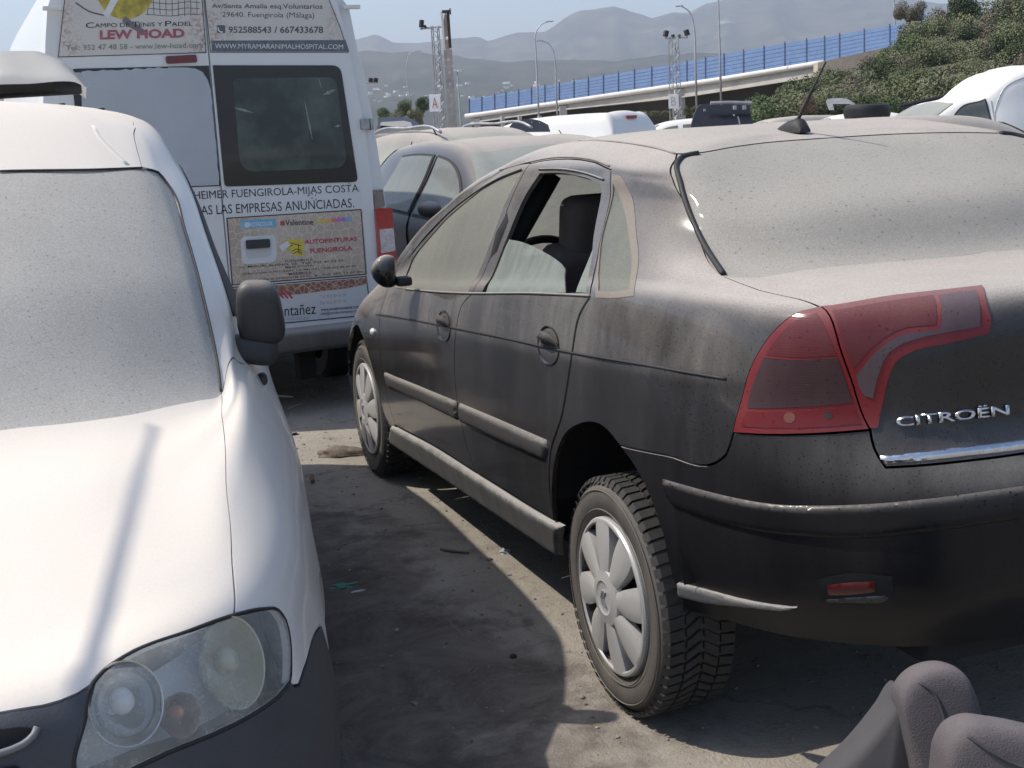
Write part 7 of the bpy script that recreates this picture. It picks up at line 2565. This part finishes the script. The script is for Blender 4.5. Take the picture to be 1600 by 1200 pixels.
# ================================================================== SEAT, LITTER, STONES
def car_seats():
    fab = mat_dusty('mauve_grey_seat_fabric', (.085, .073, .078), rough=.95, coat=0, lo=.05, hi=.22, n0=.2, n1=1, dust=(.36, .32, .31), spots=.05, streak=.1)
    t_ = fab.node_tree
    ck_ = t_.nodes.new('ShaderNodeTexNoise'); ck_.inputs['Scale'].default_value = 420
    t_.links.new(scaled_vec(t_, (1, 1, 1)), ck_.inputs['Vector'])
    dn_ = t_.nodes.new('ShaderNodeBump'); dn_.inputs['Strength'].default_value = .6; dn_.inputs['Distance'].default_value = .004
    t_.links.new(ck_.outputs[0], dn_.inputs['Height'])
    t_.links.new(dn_.outputs[0], t_.nodes['Principled BSDF'].inputs['Normal'])
    bn_ = noise_node(t_, 5, 5, .65, scaled_vec(t_, (1, 1, 1)))
    t_.links.new(mixc(t_, maprange(t_, bn_.outputs[0], .35, .7), (.052, .044, .047), (.092, .080, .084)), t_.nodes['Principled BSDF'].inputs['Base Color'])
    side = mat_plain('grey_seat_side', (.06, .057, .06), .85, var=.12, scale=30, bumpy=.2)

    def cushion(name, c, s, rot, mat, par, e=.6, f=None):
        bm = bmesh.new()
        bmesh.ops.create_uvsphere(bm, u_segments=36, v_segments=22, radius=1)
        for v in bm.verts:
            p = [math.copysign(abs(k)**e, k) for k in v.co]
            n_ = max(1e-6, (abs(p[0])**(2/e)+abs(p[1])**(2/e)+abs(p[2])**(2/e))**(e/2))
            p = Vector([p[k]/n_*s[k] for k in range(3)])
            if f:
                p = f(p)
            v.co = c+rot @ p
        return obj(name, bm, mat, par, smooth=3.2)
    D = 2.05
    base = at_depth(1440, 1250, D+.1)
    root = thing('car_seat', 'mauve grey fabric car seat dumped at the lower right, its rounded backrest uppermost', 'car seat', (base.x, base.y, 0))
    # back rest seen from its side edge: outline in the picture, given real depth
    def slab(name, pts, d, thick, mat, par, edge=.03, round_=5):
        dirv = Vector(CF_)
        cen = at_depth(sum(p[0] for p in pts)/len(pts), sum(p[1] for p in pts)/len(pts), d)
        loop = [np.array(p) for p in spline([np.array(p, float) for p in pts], closed=True, step=9)]
        bm = bmesh.new()
        prev = None
        cpx = np.mean(loop, axis=0)
        prof = [(0, .90), (.03, .945), (.09, .975), (.2, .993), (.5, 1.0), (.8, .993), (.91, .975), (.97, .945), (1.0, .9)]
        rings = []
        for (t_, sc) in prof:
            ring_ = []
            for p in loop:
                q = cpx+(p-cpx)*sc
                ring_.append(bm.verts.new(at_depth(q[0], q[1], d)+dirv*(t_-.0)*thick))
            rings.append(ring_)
        n = len(loop)
        for i in range(len(rings)-1):
            for k in range(n):
                bm.faces.new((rings[i][k], rings[i][(k+1) % n], rings[i+1][(k+1) % n], rings[i+1][k]))
        for rg, fl in ((rings[0], False), (rings[-1], True)):
            c = bm.verts.new(sum((v.co for v in rg), Vector())/n-dirv*(.022 if not fl else -.012))
            for k in range(n):
                bm.faces.new((rg[k], rg[(k+1) % n], c))
        bmesh.ops.recalc_face_normals(bm, faces=bm.faces)
        return obj(name, bm, mat, par, smooth=3.2)
    def on_surface(o, px):
        off_ = root_loc(o.parent)
        bv = BVHTree.FromPolygons([v.co+off_ for v in o.data.vertices], [list(p.vertices) for p in o.data.polygons])
        out = []
        for x, y in [tuple(q) for q in spline([np.array(p, float) for p in px], step=6)]:
            h = bv.ray_cast(Vector(CAM), Vector(ray(x, y)).normalized())
            if h[0] is not None:
                out.append(h[0]-Vector(ray(x, y))*.0006)
        return out
    slab('backrest_side', [(1290, 1225), (1345, 1170), (1395, 1108), (1415, 1078), (1440, 1120), (1450, 1200), (1450, 1690), (1200, 1690)], D+.02, .10, side, root)
    br_ = slab('backrest', [(1412, 1082), (1432, 1057), (1462, 1044), (1492, 1044), (1514, 1056), (1528, 1082), (1540, 1120), (1560, 1190), (1570, 1690), (1440, 1690), (1432, 1210), (1418, 1140)], D-.02, .075, fab, root)
    bm = bmesh.new()
    pts = on_surface(br_, ((1436, 1066), (1458, 1082), (1473, 1115), (1486, 1170), (1492, 1240), (1496, 1380)))
    add_tube(bm, [Vector(p) for p in spline(pts, step=.02)], .0025, 6)
    obj('piping', bm, side, root, smooth=3.2)
    r2 = thing('car_seat', 'second mauve grey car seat, its cushion just showing at the lower right corner', 'car seat', (at_depth(1560, 1260, D-.2).x, at_depth(1560, 1260, D-.2).y, 0))
    cu_ = slab('cushion', [(1478, 1210), (1484, 1170), (1500, 1145), (1525, 1133), (1570, 1136), (1640, 1150), (1760, 1190), (1760, 1940), (1490, 1940)], D-.28, .09, fab, r2)
    bm = bmesh.new()
    pts = on_surface(cu_, ((1512, 1150), (1540, 1170), (1575, 1190), (1630, 1210), (1720, 1260)))
    add_tube(bm, [Vector(p) for p in spline(pts, step=.02)], .0025, 6)
    obj('piping', bm, side, r2, smooth=3.2)


car_seats()


def litter():
    def blob(name, label, cat, px, py, size, mat, seed, e=.5, rot=0.0, flat=1.0):
        c = at_z(px, py, 0)
        bm = bmesh.new()
        bmesh.ops.create_icosphere(bm, subdivisions=3, radius=1)
        rm = Matrix.Rotation(rot, 3, 'Z')
        for v in bm.verts:
            k = 1+e*noise.noise(v.co*1.7+Vector((seed, 0, 0)))+.4*e*noise.noise(v.co*4.3+Vector((seed, 3, 0)))
            p = Vector((v.co.x*size[0]*k, v.co.y*size[1]*k, max(-.2, v.co.z)*size[2]*k))
            v.co = c+rm @ p+Vector((0, 0, size[2]*.2))
        return tag(obj(name, bm, mat, None, smooth=.9), label, cat)
    bark = mat_plain('grey_brown_bark', (.15, .12, .095), .9, var=.45, scale=40, bumpy=.6)
    blob('bark_slab', 'broken grey brown slab of bark beside the front wheel of the black saloon', 'bark', 535, 711, (.135, .055, .035), bark, 1.3, .35, -.35)
    blob('crumpled_foil', 'crumpled dark scrap at the edge of the van shadow', 'scrap', 455, 680, (.035, .02, .012), M_['rubber'], 2.0, .6)
    blob('small_pebble', 'small dark pebble just in front of the crumpled scrap', 'pebble', 449, 697, (.012, .012, .010), M_['rubber'], 7.0, .4)
    blob('torn_plastic', 'torn piece of green plastic on the dark oily ground', 'scrap', 535, 916, (.034, .026, .004), mat_plain('green_plastic', (.02, .16, .10), .5, var=.3, scale=30), 4.4, 1.3)
    blob('metal_shard', 'small pale metal shard right of the green plastic', 'scrap', 560, 924, (.026, .007, .004), M_['steel'], 5.0, .3, .1)
    blob('folded_scrap', 'pale grey folded scrap in the sunlit strip under the black saloon', 'scrap', 789, 863, (.026, .020, .014), mat_plain('pale_grey_scrap', (.28, .29, .31), .5, var=.3, scale=30), 6.1, .6, .6)
    blob('wheel_nut', 'small dark nut lying alone on the oily ground', 'nut', 802, 1027, (.011, .011, .010), M_['rubber'], 9.0, .2)
    blob('stone', 'small stone at the shadow edge by the rear wheel', 'stone', 765, 760+115, (.012, .010, .007), bark, 9.5, .4)
    # cork-like roll, twigs
    bm = bmesh.new()
    c = at_z(488, 750, .011)
    add_tube(bm, [c+Vector((-.004, -.03, 0)), c+Vector((.004, .03, .012))], .010, 10)
    tag(obj('cork_roll', bm, mat_plain('brown_cork', (.20, .12, .07), .8, var=.3, scale=60), None, smooth=.6), 'short brown roll in the sunlit patch beside the white small van', 'scrap')
    tw = mat_plain('dry_twig', (.10, .085, .07), .9, var=.3)
    pale = mat_plain('pale_stick', (.42, .41, .40), .7, var=.2)
    for lab, pts, r, m in (('dark twig lying in the van shadow beside the sunlit strip', [(688, 858), (705, 861), (733, 864)], .006, tw),
                           ('pale stick in the shade under the tall van', [(421, 617), (440, 619), (458, 620)], .008, pale),
                           ('short pale stick right of the longer one in the shade', [(451, 638), (462, 634), (472, 631)], .005, pale)):
        bm = bmesh.new()
        add_tube(bm, [at_z(x, y, r) for x, y in pts], [r*.7, r, r*.5], 7)
        tag(obj('twig', bm, m, None, smooth=.9), lab, 'stick')
    # grit, crumbs of glass and gravel: nobody could count it
    random.seed(3)
    bm = bmesh.new()
    for k in range(3200):
        x, y = random.uniform(-2.0, 1.2), random.uniform(.1, 6.5)
        s = random.choice((.002, .003, .003, .004, .006, .009 if random.random() < .3 else .003))
        m = Matrix.Translation((x, y, s*.3)) @ Matrix.Rotation(random.uniform(0, 6), 4, 'Z') @ Matrix.Diagonal((s*random.uniform(.7, 1.8), s, s*.6, 1))
        bmesh.ops.create_icosphere(bm, subdivisions=1, radius=1, matrix=m)
    o = obj('grit', bm, mat_plain('grit', (.20, .18, .16), .9, var=.8, scale=45))
    o['kind'] = 'stuff'
    o['label'] = 'grit and small stones scattered on the yard ground'
    o['category'] = 'grit'


litter()
